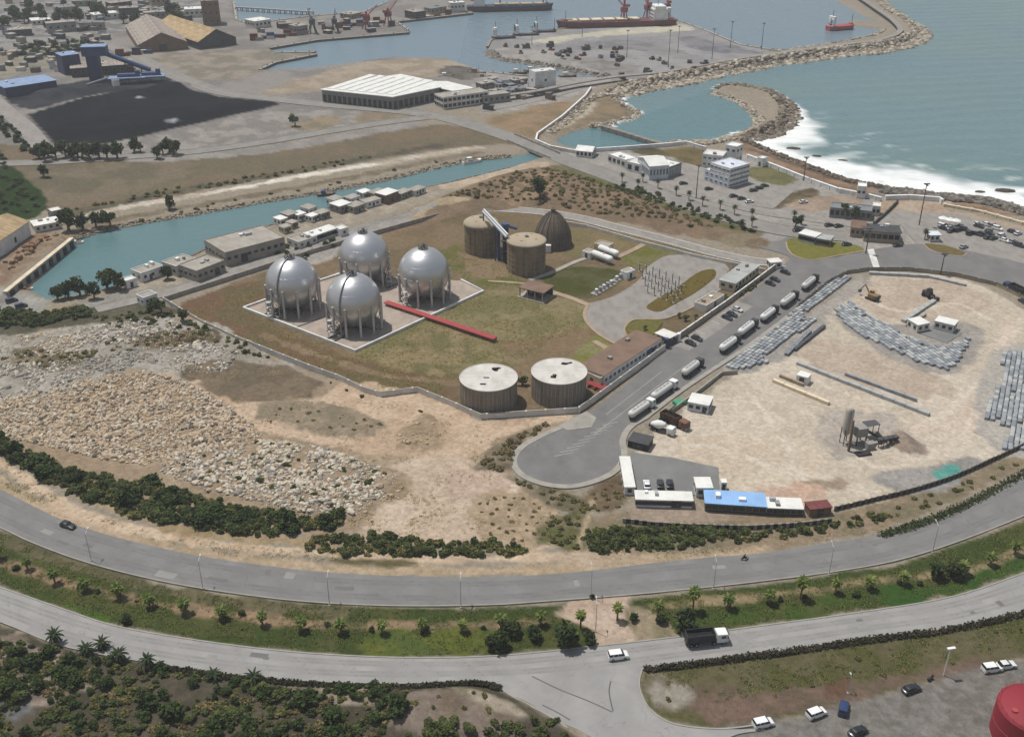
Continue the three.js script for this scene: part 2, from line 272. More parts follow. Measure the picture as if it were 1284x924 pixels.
cover([620, 430, 690, 420, 735, 410, 720, 440, 660, 450], '#7b6340', '#6e5f3a', { ps: 7, e: 3 });
cover([545, 320, 590, 305, 620, 335, 660, 355, 600, 365, 575, 345], '#575a2c', '#766545', { ps: 7, e: 4 });
cover([575, 312, 620, 325, 640, 345, 610, 350, 580, 330], '#7f6948', null, { e: 4 });
cover([680, 345, 730, 333, 785, 343, 735, 372, 690, 362], '#43451f', '#55522c', { ps: 7, e: 1.5 });
cover([690, 290, 760, 288, 800, 300, 760, 318, 700, 318], '#6d6234', '#7b673f', { ps: 8, e: 2 });
cover([782, 316, 815, 304, 850, 316, 815, 334, 785, 330], '#5f5f2d', '#70683a', { ps: 8, e: 0.6 });
cover([722, 440, 752, 420, 795, 432, 752, 466, 726, 462], '#6c6b36', '#7d7744', { ps: 8, e: 0.6 });
cover([215, 388, 330, 350, 335, 360, 330, 400, 440, 448, 560, 480, 560, 500, 470, 492, 300, 425], '#6b4f33', '#5e5730', { ps: 9, e: 3, lo: 0.4 });
cover([330, 420, 420, 452, 480, 470, 570, 480], '#846c4f', '#74603f', { line: 1.6, e: 2 });
// --- rubble ground on the left
cover([-60, 400, 120, 380, 215, 386, 330, 440, 450, 490, 560, 510, 600, 528, 730, 520, 720, 545, 640, 575, 640, 600, 700, 640, 720, 690, 380, 672, 200, 640, 0, 560, -60, 540], '#9a8468', '#8c7759', { soft: 0, ps: 12, e: 3 });
cover([-60, 415, 60, 410, 200, 395, 330, 440, 400, 480, 330, 500, 230, 490, 160, 520, -60, 500], '#9b9488', '#857c6c', { ps: 6, e: 5, lo: 0.45 });
cover([-60, 380, 60, 390, 115, 380, 200, 382, 220, 392, 130, 408, -60, 415], '#4d4a36', '#5e5944', { ps: 6, e: 3 });
cover([20, 440, 110, 450, 100, 462, 10, 458], '#5b5339', '#7c6a4e', { ps: 5, e: 4 });
cover([150, 430, 260, 415, 270, 430, 210, 442], '#57492e', '#6c5c40', { ps: 5, e: 4 });
cover([230, 465, 330, 455, 400, 478, 390, 500, 300, 507, 235, 488], '#75624a', '#5f5440', { ps: 5, e: 3 });
cover([60, 500, 170, 470, 250, 490, 330, 550, 190, 580, 40, 560], '#9c8362', '#8a7355', { ps: 7, e: 4 });
cover([190, 470, 240, 480, 300, 505, 390, 500, 440, 480, 520, 490, 570, 505, 600, 527, 720, 520, 690, 535, 640, 545, 590, 575, 560, 575, 470, 570, 400, 555, 320, 540, 250, 510], '#b89c7d', '#a98c6c', { ps: 12, e: 3, lo: 0.45 });
cover([330, 508, 390, 503, 440, 513, 485, 542, 440, 550, 370, 537, 320, 524], '#8b7a60', '#796c52', { ps: 5, e: 3 });
cover([500, 545, 535, 520, 556, 548, 545, 563, 500, 563], '#8d7656', '#a08868', { ps: 4, e: 3 });
cover([495, 580, 600, 575, 640, 600, 700, 640, 715, 685, 560, 680, 440, 672, 480, 640, 520, 610], '#b19a80', '#c0aa90', { ps: 11, e: 3, lo: 0.45 });
cover([560, 590, 640, 600, 630, 620, 560, 625], '#ad937d', '#b89f87', { ps: 9, e: 4 });
cover([600, 620, 690, 625, 715, 660, 700, 680, 600, 678], '#a28a6a', '#8b7758', { ps: 4, e: 4, lo: 0.4 });
cover([595, 585, 650, 540, 690, 530, 650, 560, 642, 580, 625, 592], '#675c46', '#7f7158', { ps: 4, e: 2 });
cover([636, 597, 660, 603, 720, 618, 745, 635, 735, 650, 700, 640, 660, 612], '#5f583e', '#82745a', { ps: 4, e: 2 });
cover([680, 650, 735, 640, 745, 680, 720, 690, 680, 680], '#535534', '#776a4c', { ps: 4, e: 3 });
cover([735, 620, 783, 590, 783, 632, 745, 640], '#625038', '#70603f', { ps: 5, e: 2 });
cover([722, 692, 738, 650, 742, 628], '#a8916f', null, { line: 0.5, e: 0.6 });
cover([780, 640, 880, 636, 1040, 646, 1080, 634, 1240, 580, 1284, 560, 1400, 500, 1400, 540, 1284, 585, 1200, 625, 1110, 662, 950, 690, 780, 692, 735, 690, 745, 650], '#857256', '#6d6447', { ps: 7, e: 2, lo: 0.42, soft: 0 });
cover([790, 636, 880, 632, 960, 640, 880, 655, 795, 650], '#8f7c66', '#9a8672', { ps: 7, e: 2 });
// --- the yard on the right
cover([800, 560, 840, 530, 920, 466, 1010, 415, 1060, 360, 1100, 345, 1180, 342, 1240, 360, 1290, 390, 1500, 420, 1500, 480, 1290, 565, 1240, 580, 1090, 630, 1040, 642, 960, 634, 900, 620, 900, 585, 795, 568], '#b3a48e', '#bfb09b', { soft: 0, ps: 16, e: 2, lo: 0.45 });
cover([1060, 365, 1100, 350, 1180, 350, 1240, 372, 1200, 400, 1120, 400, 1080, 385], '#aa9680', '#b6a48e', { ps: 9, e: 4 });
cover([1000, 430, 1060, 425, 1110, 445, 1190, 480, 1200, 500, 1120, 490, 1020, 460], '#a8947e', '#b09f8a', { ps: 10, e: 4 });
cover([830, 560, 960, 540, 1030, 570, 1020, 610, 920, 615, 880, 590], '#b8a68d', '#c0b098', { ps: 12, e: 5 });
cover([990, 605, 1040, 596, 1060, 605, 1010, 612], '#8f7c63', '#a2907a', { e: 4, ps: 5 });
cover([1100, 595, 1180, 580, 1240, 575, 1190, 610, 1110, 615], '#85817b', '#97918a', { ps: 6, e: 3 });
cover([1170, 590, 1195, 582, 1205, 592, 1185, 602], '#4f8a80', '#62988e', { e: 2, ps: 4 });
cover([1225, 530, 1262, 520, 1262, 545, 1230, 545], '#8e765f', '#7c7470', { e: 2, ps: 5 });
cover([1190, 500, 1240, 460, 1262, 400, 1275, 395, 1255, 470, 1210, 540, 1150, 540], '#c2b09c', '#b8a48e', { ps: 9, e: 4 });
cover([1120, 525, 1060, 505, 1000, 490, 985, 470], '#b9a893', null, { line: 2.4, e: 2 });
for (const w of [[840, 545, 900, 525, 960, 520, 1030, 545], [820, 560, 900, 560, 980, 590, 1040, 600], [900, 500, 960, 500, 1020, 520, 1100, 585, 1180, 570], [1000, 470, 1080, 500, 1150, 530, 1230, 480], [1080, 370, 1130, 390, 1200, 380, 1240, 400], [930, 480, 980, 545, 1010, 600]]) cover(w, '#c4b6a2', '#bba98f', { line: 1.0, e: 0.8 });
cover([1100, 540, 1150, 555, 1160, 570, 1110, 560], '#8f7c68', '#7d7264', { ps: 4, e: 3 });
cover([1030, 515, 1120, 520, 1110, 560, 1050, 575, 1030, 550], '#9a9084', '#aa9d8d', { ps: 5, e: 4 });
cover([955, 622, 1000, 600, 1040, 620, 1010, 636], '#b9977c', '#b29a84', { ps: 5, e: 4 });
cover([1080, 410, 1180, 400, 1230, 410, 1235, 430, 1190, 470, 1100, 440, 1050, 395, 1070, 380], '#8c857c', '#9b9288', { ps: 6, e: 2 });
cover([1250, 440, 1300, 430, 1300, 575, 1250, 562, 1225, 520], '#9c968c', '#a89f92', { ps: 6, e: 2 });
cover([905, 462, 960, 425, 1030, 385, 1080, 345, 1090, 352, 1040, 395, 1035, 412, 970, 455, 930, 468], '#8e887f', '#9d958a', { ps: 6, e: 2 });
// --- verges and median of the avenues
cover([-60, 590, 0, 598, 80, 640, 150, 660, 250, 688, 420, 705, 560, 711, 700, 706, 820, 696, 960, 686, 960, 697, 820, 710, 700, 722, 420, 722, 250, 702, 80, 658, -60, 620], '#a8906f', '#93805c', { ps: 6, e: 2, soft: 0, lo: 0.45 });
cover([-60, 560, 0, 580, 90, 640, 180, 665, 300, 685, 430, 694, 560, 700, 700, 698], '#bda485', '#ae9270', { line: 1.7, e: 1.6 });
cover([0, 556, 60, 590, 160, 640, 260, 668, 400, 680, 430, 690], '#8d774e', '#a08860', { line: 2.2, ps: 4, e: 2 });
cover([370, 690, 410, 697, 460, 702, 520, 706, 440, 708], '#5c5330', null, { e: 1.5 });
cover([700, 700, 760, 690, 800, 700, 740, 712], '#a08a6c', '#b0987c', { e: 2 });
cover([-90, 640, 0, 666, 104, 708, 208, 734, 330, 752, 430, 760, 560, 763, 672, 759, 794, 750, 954, 733, 1120, 709, 1188, 688, 1284, 652, 1500, 560, 1500, 640, 1284, 716, 1196, 746, 1092, 764, 916, 788, 752, 808, 630, 820, 534, 823, 430, 820, 330, 812, 208, 795, 140, 782, 73, 760, -90, 700], '#38431f', '#4b4c2a', { soft: 0, ps: 7, e: 1, lo: 0.46, hi: 0.72 });
cover([-60, 662, 34, 684, 104, 712, 208, 740, 330, 758, 430, 766], '#575233', '#665c3c', { line: 2.4, ps: 5, e: 2.5 });
cover([-60, 690, 0, 705, 78, 728, 179, 754, 260, 766, 330, 775, 417, 783, 508, 785, 630, 784, 690, 780], '#8d7150', '#655a3c', { line: 1.4, ps: 5, e: 1.5, lo: 0.48 });
cover([820, 760, 885, 754, 942, 748, 1020, 740, 1084, 729, 1162, 723, 1200, 720, 1247, 705, 1284, 689, 1400, 640], '#8b7650', '#5f5a36', { line: 1.3, ps: 5, e: 1.5, lo: 0.5 });
cover([80, 755, 130, 765, 150, 785, 100, 775], '#445a22', '#4c5426', { ps: 5, e: 3 }); cover([460, 800, 620, 795, 620, 815, 470, 818], '#545a26', '#46552a', { ps: 6, e: 4, lo: 0.5 });
cover([1100, 735, 1190, 730, 1284, 700, 1284, 712, 1196, 744, 1110, 760], '#2f4a1c', '#384c20', { ps: 6, e: 2 }); cover([880, 775, 1000, 755, 1090, 742, 1090, 758, 930, 782], '#3a4c20', '#4a4f2a', { ps: 6, e: 2 });
cover([690, 770, 725, 752, 790, 747, 785, 770, 800, 803, 752, 808, 742, 790], '#b39c85', '#a58c72', { ps: 7, e: 1.5 });
cover([790, 760, 830, 770, 850, 795, 800, 803], '#8d7c5e', '#6a6442', { ps: 4, e: 2 });
// --- south of the lower avenue
cover([-100, 770, 0, 782, 78, 812, 208, 836, 330, 853, 430, 858, 508, 860, 599, 857, 640, 872, 700, 905, 745, 940, 745, 1000, -100, 1000], '#453f30', '#554c3b', { soft: 0, ps: 6, e: 0.8 });
cover([0, 800, 80, 830, 120, 870, 60, 890, 0, 860], '#8c7a6c', '#5d523e', { ps: 4, e: 4, lo: 0.4 }); cover([500, 880, 560, 868, 630, 890, 650, 915, 540, 925, 490, 905], '#7a6a5c', '#63543f', { ps: 5, e: 3 });
cover([340, 862, 480, 862, 500, 885, 380, 890], '#8a7c68', '#5b5138', { ps: 4, e: 4 });
cover([565, 862, 600, 870, 640, 884, 660, 900, 630, 900, 590, 880], '#9a8c76', '#5d5836', { ps: 4, e: 2 });
cover([-60, 880, 30, 885, 45, 895, 0, 905, -60, 905], '#6c6c6c', '#5c5c5c', { ps: 5, e: 2 });
cover([806, 842, 890, 830, 980, 818, 1090, 802, 1188, 790, 1284, 771, 1500, 720, 1500, 800, 1284, 826, 1175, 852, 1073, 880, 1037, 892, 965, 905, 905, 915, 840, 905, 812, 884, 803, 860], '#4d4c2d', '#5f5636', { soft: 0, ps: 6, e: 0.8 });
cover([860, 870, 960, 862, 1080, 852, 1180, 838, 1284, 818, 1284, 826, 1175, 852, 1060, 882, 960, 905, 880, 900], '#6e5646', '#5c4f3a', { ps: 6, e: 3 });
cover([812, 845, 850, 848, 870, 870, 850, 895, 825, 885], '#8c8474', '#60543e', { ps: 4, e: 2, lo: 0.45 });
cover([1035, 857, 1065, 852, 1062, 868, 1038, 872], '#73452f', '#5c4630', { e: 2 });
cover([905, 913, 965, 904, 1037, 891, 1175, 851, 1284, 824, 1600, 740, 1600, 1100, 700, 1100, 760, 930, 810, 905, 840, 908], '#76716a', '#666159', { soft: 0, ps: 1.6, e: 1.2, lo: 0.44, hi: 0.56 });
// --- quays
cover([-80, 400, 4, 366, 88, 298, 96, 292, 60, 290, 38, 300, -80, 380], '#8d7b60', '#7b5c42', { ps: 4, e: 1, soft: 0 });
cover([-80, 372, 50, 370, 58, 382, 40, 396, -80, 402], '#8c8980', '#9a958a', { ps: 6, e: 1 });
cover([115, 380, 180, 362, 240, 350, 300, 332, 400, 300, 500, 272, 540, 262], '#8c8880', '#7d786f', { line: 3.2, ps: 8, e: 1 });
cover([150, 365, 230, 340, 300, 308, 360, 285, 440, 262, 540, 236, 560, 240, 440, 280, 360, 305, 300, 330, 200, 360], '#8f836f', '#a39680', { ps: 6, e: 2 });
cover([300, 318, 350, 308, 420, 292, 425, 316, 400, 330, 370, 330], '#8f8a80', '#a1988a', { ps: 6, e: 2 });

function coverAt(x, z, out) {
  out.setRGB(0.25, 0.215, 0.165);
  for (const a of lyr) {
    const m = a.f + a.e + (a.line || 0); if (!near(a, x, z, m)) continue;
    const d = sd(a, x, z); if (d > m) continue;
    const w = 1 - sstep(-a.f, a.f, d + (a.e ? (fbm(x / a.es, z / a.es, 3) - 0.5) * 2.2 * a.e : 0)); if (w <= 0) continue;
    const k = sstep(a.lo, a.hi, fbm(x / a.ps + a.n * 3.1, z / a.ps, 3));
    out.r += w * (a.c.r + (a.c2.r - a.c.r) * k - out.r); out.g += w * (a.c.g + (a.c2.g - a.c.g) * k - out.g); out.b += w * (a.c.b + (a.c2.b - a.c.b) * k - out.b);
  }
  const j = 0.9 + 0.2 * fbm(x * 0.9, z * 0.9, 2); out.multiplyScalar(j * 1.02);
}
{
  const parts = [], col = new THREE.Color();
  const bandGeo = (x0, x1, z0, z1, c, drop) => { // z0 nearer
    const nx = Math.round((x1 - x0) / c), nz = Math.round((z0 - z1) / c), pos = new Float32Array((nx + 1) * (nz + 1) * 3), cl = new Float32Array(pos.length), uv = new Float32Array((nx + 1) * (nz + 1) * 2), idx = new Uint32Array(nx * nz * 6);
    for (let j = 0, k = 0; j <= nz; j++) for (let i = 0; i <= nx; i++, k++) {
      const x = x0 + (x1 - x0) * i / nx, z = z0 + (z1 - z0) * j / nz;
      const edge = (drop.near && j === 0) || (drop.far && j === nz) || (drop.sides && (i === 0 || i === nx));
      pos[3 * k] = x; pos[3 * k + 1] = landHeight(x, z) - (edge ? 0.6 : 0); pos[3 * k + 2] = z; uv[2 * k] = x; uv[2 * k + 1] = z;
      coverAt(x, z, col); cl[3 * k] = col.r; cl[3 * k + 1] = col.g; cl[3 * k + 2] = col.b;
    }
    for (let j = 0, k = 0; j < nz; j++) for (let i = 0; i < nx; i++) { const a = j * (nx + 1) + i, b = a + nx + 1; idx[k++] = a; idx[k++] = a + 1; idx[k++] = b; idx[k++] = a + 1; idx[k++] = b + 1; idx[k++] = b; }
    const g = new THREE.BufferGeometry(); g.setAttribute('position', new THREE.BufferAttribute(pos, 3)); g.setAttribute('color', new THREE.BufferAttribute(cl, 3)); g.setAttribute('uv', new THREE.BufferAttribute(uv, 2)); g.setIndex(new THREE.BufferAttribute(idx, 1)); g.computeVertexNormals(); return g;
  };
  parts.push(bandGeo(-210, 210, -95, -305, 0.95, { near: 1 }), bandGeo(-330, 330, -303, -530, 1.35, {}), bandGeo(-720, 780, -527, -1330, 3.1, { far: 1 }));
  const plain = (x0, x1, z0, z1, y) => { const g = new THREE.PlaneGeometry(x1 - x0, z0 - z1, 8, 8).rotateX(-Math.PI / 2).translate((x0 + x1) / 2, y, (z0 + z1) / 2), n = g.attributes.position.count, c = new Float32Array(n * 3), q = g.attributes.position, uv = g.attributes.uv; for (let i = 0; i < n; i++) { c.set([0.25, 0.22, 0.17], 3 * i); uv.setXY(i, q.getX(i), q.getZ(i)); } g.setAttribute('color', new THREE.BufferAttribute(c, 3)); return g; };
  parts.push(plain(-3000, -209, 600, -305, -0.4), plain(-3000, -329, -304, -530, -0.4), plain(-3000, -719, -528, -3000, -0.4), plain(209, 900, 600, -305, -0.4), plain(329, 900, -304, -420, -0.4), plain(-211, 211, 600, -96, -0.4), plain(-720, -60, -1328, -3000, -0.4));
  struct('ground', mergeGeometries(parts), new THREE.MeshPhysicalMaterial({ vertexColors: true, map: T.soil, roughness: 0.97, specularIntensity: 0.15, bumpMap: T.soilBump, bumpScale: 0.25 }));
}
// ---------------------------------------------------------------- water
{
  const seaCol = new THREE.Color(), deep = lin('#55717a'), green = lin('#5d7571'), harb = lin('#62757f'), foam = lin('#e4e6e3'), basin = lin('#4d6e72');
  const inner = area([690, 190, 905, 107, 960, 120, 955, 160, 830, 182, 700, 190], { y: WATER });
  const rows = [], c0 = 2.4, x0 = -40, x1 = 760, z0 = -455, z1 = -1340, nx = Math.round((x1 - x0) / c0), nz = Math.round((z0 - z1) / c0);
  const pos = [], col = [], uv = [], idx = [];
  for (let j = 0; j <= nz; j++) for (let i = 0; i <= nx; i++) {
    const x = x0 + (x1 - x0) * i / nx, z = z0 + (z1 - z0) * j / nz, ds = near(SEA, x, z, 5) ? -sd(SEA, x, z) : -9; // metres off the shore
    const isSea = ds > 0, isIn = near(inner, x, z, 0) && sd(inner, x, z) < 0;
    if (!isSea) seaCol.copy(z > -660 ? basin : harb); else if (isIn) seaCol.copy(basin); else seaCol.copy(deep).lerp(green, fbm(x / 90, z / 60, 2));
    let y = WATER;
    if (isSea && !isIn) {
      // surf: wide on the open beach, a thin collar on the breakwaters
      const beach = sstep(-690, -560, z) * sstep(120, 170, x), tip = Math.exp(-(((x - 413) / 26) ** 2 + ((z + 868) / 40) ** 2));
      const reach = 3 + beach * (24 + 24 * fbm(x / 26, 3.7, 2)) + tip * 16;
      const streak = fbm(x / 11 + z / 30, z / 7 + x / 22, 4), wob = (fbm(x / 17, z / 13, 3) - 0.5) * reach * 1.1;
      let f = 1 - sstep(reach * 0.35, reach, ds + wob); f *= sstep(0.24, 0.58, streak + f * 0.3);
      const far = beach * (1 - sstep(reach, reach * 2.1, ds)) * sstep(0.62, 0.76, streak) * 0.35; f = Math.max(f, far);
      seaCol.lerp(foam, clamp01(f)); y += f * 0.25 + 0.5 * (fbm(x / 22, z / 7, 3) - 0.5) + 0.22 * Math.sin(z * 0.33 + x * 0.06 + 5 * fbm(x / 60, z / 40, 2)) + beach * 0.35 * Math.max(0, Math.sin(ds * 0.22 + 3 * fbm(x / 30, z / 30, 2)));
    }
    pos.push(x, y, z); col.push(seaCol.r, seaCol.g, seaCol.b); uv.push(x, z);
  }
  for (let j = 0; j < nz; j++) for (let i = 0; i < nx; i++) { const a = j * (nx + 1) + i, b = a + nx + 1; idx.push(a, a + 1, b, a + 1, b + 1, b); }
  const g = new THREE.BufferGeometry(); g.setAttribute('position', new THREE.Float32BufferAttribute(pos, 3)); g.setAttribute('color', new THREE.Float32BufferAttribute(col, 3)); g.setAttribute('uv', new THREE.Float32BufferAttribute(uv, 2)); g.setIndex(idx); g.computeVertexNormals();
  const plain = (a, b, c, d) => { const q = new THREE.PlaneGeometry(b - a, c - d, 2, 2).rotateX(-Math.PI / 2).translate((a + b) / 2, WATER, (c + d) / 2), n = q.attributes.position.count, cc = new Float32Array(n * 3); for (let i = 0; i < n; i++) { cc.set([deep.r, deep.g, deep.b], 3 * i); q.attributes.uv.setXY(i, q.attributes.position.getX(i), q.attributes.position.getZ(i)); } q.setAttribute('color', new THREE.BufferAttribute(cc, 3)); return q; };
  const waterMat = new THREE.MeshPhysicalMaterial({ vertexColors: true, roughness: 0.24, bumpMap: T.wave, bumpScale: 0.9, specularIntensity: 0.9 });
  struct('sea', mergeGeometries([g, plain(760, 7000, 400, -1340), plain(-40, 7000, -1340, -7000)]), waterMat);
  struct('harbour_water', slabGeo(pts([240, -60, 700, -110, 700, 110, 240, 110], WATER).map(([x, z]) => [Math.min(x, -25), z]), WATER - 0.03, 0.2), mat('#62757f', 0.34, 0, null, { bumpMap: T.wave, bumpScale: 0.4 }));
  struct('canal_water', slabGeo(pts([10, 385, 20, 330, 85, 292, 230, 262, 590, 193, 612, 190, 700, 180, 705, 196, 560, 240, 440, 268, 270, 325, 120, 385], WATER), WATER + 0.05, 0.2), mat('#4d6b6e', 0.3, 0, null, { bumpMap: T.wave, bumpScale: 0.25 }));
}
// ---------------------------------------------------------------- materials
const M = {
  road: mat('#7b7a78', 0.92, 0, T.asphalt), roadPale: mat('#949290', 0.92, 0, T.asphalt), roadDark: mat('#757371', 0.92, 0, T.asphalt), lot: mat('#7a7a78', 0.93, 0, T.asphalt),
  farRoad: mat('#87837e', 0.93, 0, T.asphalt), kerb: mat('#9a968d', 0.9, 0, T.concrete), paint: mat('#cfcdc6', 0.8, 0, T.concrete), tar: mat('#5a5855', 0.95), laneWorn: mat('#9d9b97', 0.9, 0, T.asphalt), track: mat('#757472', 0.92, 0, T.asphalt), trackPale: mat('#8b8986', 0.92, 0, T.asphalt), patch: mat('#6c6b6a', 0.94, 0, T.asphalt), legGrey: mat('#85868a', 0.6, 0.2),
  pave: mat('#8f8a84', 0.93, 0, T.concrete), paveTan: mat('#a08d78', 0.93, 0, T.concrete), pad: mat('#a3968a', 0.92, 0, T.concrete), concrete: mat('#a19b91', 0.92, 0, T.concrete), concreteTan: mat('#9b8e7a', 0.92, 0, T.concrete), precast: mat('#8f9396', 0.9, 0, T.concrete), precastPale: mat('#a5a7a5', 0.9, 0, T.concrete), precastDim: mat('#7c8185', 0.9, 0, T.concrete),
  wallWhite: mat('#d0cdc6', 0.9, 0, T.plaster), white: mat('#dcdcd9', 0.85, 0, T.plaster), whiteBlue: mat('#c9cfd8', 0.85, 0, T.plaster), cream: mat('#cdbfa6', 0.9, 0, T.plaster), grey: mat('#8c8a86', 0.9, 0, T.plaster), tan: mat('#a6957c', 0.92, 0, T.plaster), brown: mat('#7c6551', 0.92, 0, T.plaster), darkGrey: mat('#4a4a4b', 0.85, 0, T.plaster), black: mat('#1b1b1d', 0.7),
  roofWhite: mat('#d8d8d2', 0.75, 0, T.metal, { bumpMap: T.ribs, bumpScale: 0.05 }), roofTan: mat('#b29b78', 0.85, 0, T.streak), roofGreyTan: mat('#a0968c', 0.85, 0, T.streak), roofBrown: mat('#7d685a', 0.9, 0, T.concrete), roofBlue: mat('#7d93b4', 0.6, 0, T.metal, { bumpMap: T.ribs, bumpScale: 0.05 }), roofSky: mat('#86aedb', 0.6, 0, T.metal, { bumpMap: T.ribs, bumpScale: 0.05 }),
  blue: mat('#2c466f', 0.6, 0, T.metal), blueDark: mat('#1d2f55', 0.6, 0, T.metal), red: mat('#a2393a', 0.7, 0, T.metal), redShip: mat('#6d3230', 0.7, 0, T.streak), crane: mat('#823a37', 0.7), green: mat('#3f6a55', 0.8), greenNet: mat('#3d8a68', 0.9),
  silver: new THREE.MeshStandardMaterial({ color: '#c9c9c9', roughness: 0.36, metalness: 0.74, map: T.metal }), steel: mat('#a6a8ac', 0.5, 0.4), steelDark: mat('#4b4c50', 0.6, 0.3), galv: mat('#b4b6b6', 0.5, 0.5),
  tankWall: mat('#8f8679', 0.92, 0, T.streak), tankRoof: mat('#c9c5bd', 0.85, 0, T.concrete), silo: mat('#8f7f68', 0.95, 0, T.streak), siloTop: mat('#a59883', 0.95, 0, T.concrete), dome: mat('#6c6257', 0.95, 0, T.streak),
  pane: mat('#5a6368', 0.3), glass: new THREE.MeshStandardMaterial({ color: '#1a2226', roughness: 0.15 }), tyre: mat('#17171a', 0.95), rim: mat('#8c8e92', 0.5, 0.5), lampGlass: mat('#d9d6c8', 0.3), tail: mat('#7d1414', 0.4), rust: mat('#6e432b', 0.95, 0, T.streak), wood: mat('#84694a', 0.95, 0, T.streak), rock: mat('#bdb4a4', 0.97, 0, T.concrete), rockTan: mat('#b09d84', 0.97, 0, T.concrete), rockGrey: mat('#8a857d', 0.97, 0, T.concrete), rockDark: mat('#6d655b', 0.97, 0, T.concrete),
};
// ---------------------------------------------------------------- roads and paved surfaces
const SLABS = [];
function topAt(x, z) { let y = -9; for (const s of SLABS) if (s.top > y && near(s.a, x, z, 0) && sd(s.a, x, z) < 0) y = s.top; return y > -9 ? y : landHeight(x, z); }
const onGround = (px, py) => { const g = G(px, py); g.y = topAt(g.x, g.z); return g; };
const mkArea = p => { const a = { n: p.length, x: Float64Array.from(p, q => q[0]), z: Float64Array.from(p, q => q[1]) }; a.x0 = Math.min(...a.x); a.x1 = Math.max(...a.x); a.z0 = Math.min(...a.z); a.z1 = Math.max(...a.z); return a; };
function paved(name, p, top, m, parent, thick = 0.7) { SLABS.push({ top, a: mkArea(p) }); return struct(name, slabGeo(p, top, thick), m, parent); }
const strip = (up, lo, n = 6) => [smooth(pts(up), n), smooth(pts(lo), n)];
function roadBetween(name, up, lo, top, m, kerbs = [1, 1]) {
  const g = structGroup(name), [u, l] = strip(up, lo);
  paved('surface', [...u, ...l.slice().reverse()], top, m, g);
  if (kerbs[0]) obj('kerb', ribbonGeo(u, 0.35, 0.75, top - 0.62), M.kerb, g); if (kerbs[1]) obj('kerb', ribbonGeo(l, 0.35, 0.75, top - 0.62), M.kerb, g);
  return g;
}
function roadLine(name, flat, width, top, m, kerb) {
  const c = smooth(pts(flat), 8), n = c.length, L = [], R = [];
  for (let i = 0; i < n; i++) { const a = c[Math.max(0, i - 1)], b = c[Math.min(n - 1, i + 1)], dx = b[0] - a[0], dz = b[1] - a[1], l = Math.hypot(dx, dz); L.push([c[i][0] - dz / l * width / 2, c[i][1] + dx / l * width / 2]); R.push([c[i][0] + dz / l * width / 2, c[i][1] - dx / l * width / 2]); }
  const g = structGroup(name); paved('surface', [...L, ...R.reverse()], top, m, g);
  if (kerb) { obj('kerb', ribbonGeo(L, 0.4, 0.75, top - 0.6), kerb, g); obj('kerb', ribbonGeo(R, 0.4, 0.75, top - 0.6), kerb, g); }
  return { g, L, R, c };
}
const dashes = (g, line, top, on, off, w, m = M.paint) => { // painted broken line
  let acc = 0, cur = [line[0]], draw = true;
  for (let i = 1; i < line.length; i++) {
    acc += Math.hypot(line[i][0] - line[i - 1][0], line[i][1] - line[i - 1][1]); if (draw) cur.push(line[i]);
    if (acc > (draw ? on : off)) { if (draw && cur.length > 1) obj('lane_marking', ribbonGeo(cur, w, 0.05, top - 0.046), m, g); draw = !draw; cur = [line[i]]; acc = 0; }
  }
};
const between = (u, l, t) => { const n = 260, at = (p, s) => { const k = s * (p.length - 1), i = Math.min(p.length - 2, Math.floor(k)), f = k - i; return [p[i][0] + (p[i + 1][0] - p[i][0]) * f, p[i][1] + (p[i + 1][1] - p[i][1]) * f]; }; return Array.from({ length: n }, (_, i) => { const s = i / (n - 1), a = at(u, s), b = at(l, s); return [a[0] + (b[0] - a[0]) * t, a[1] + (b[1] - a[1]) * t]; }); };
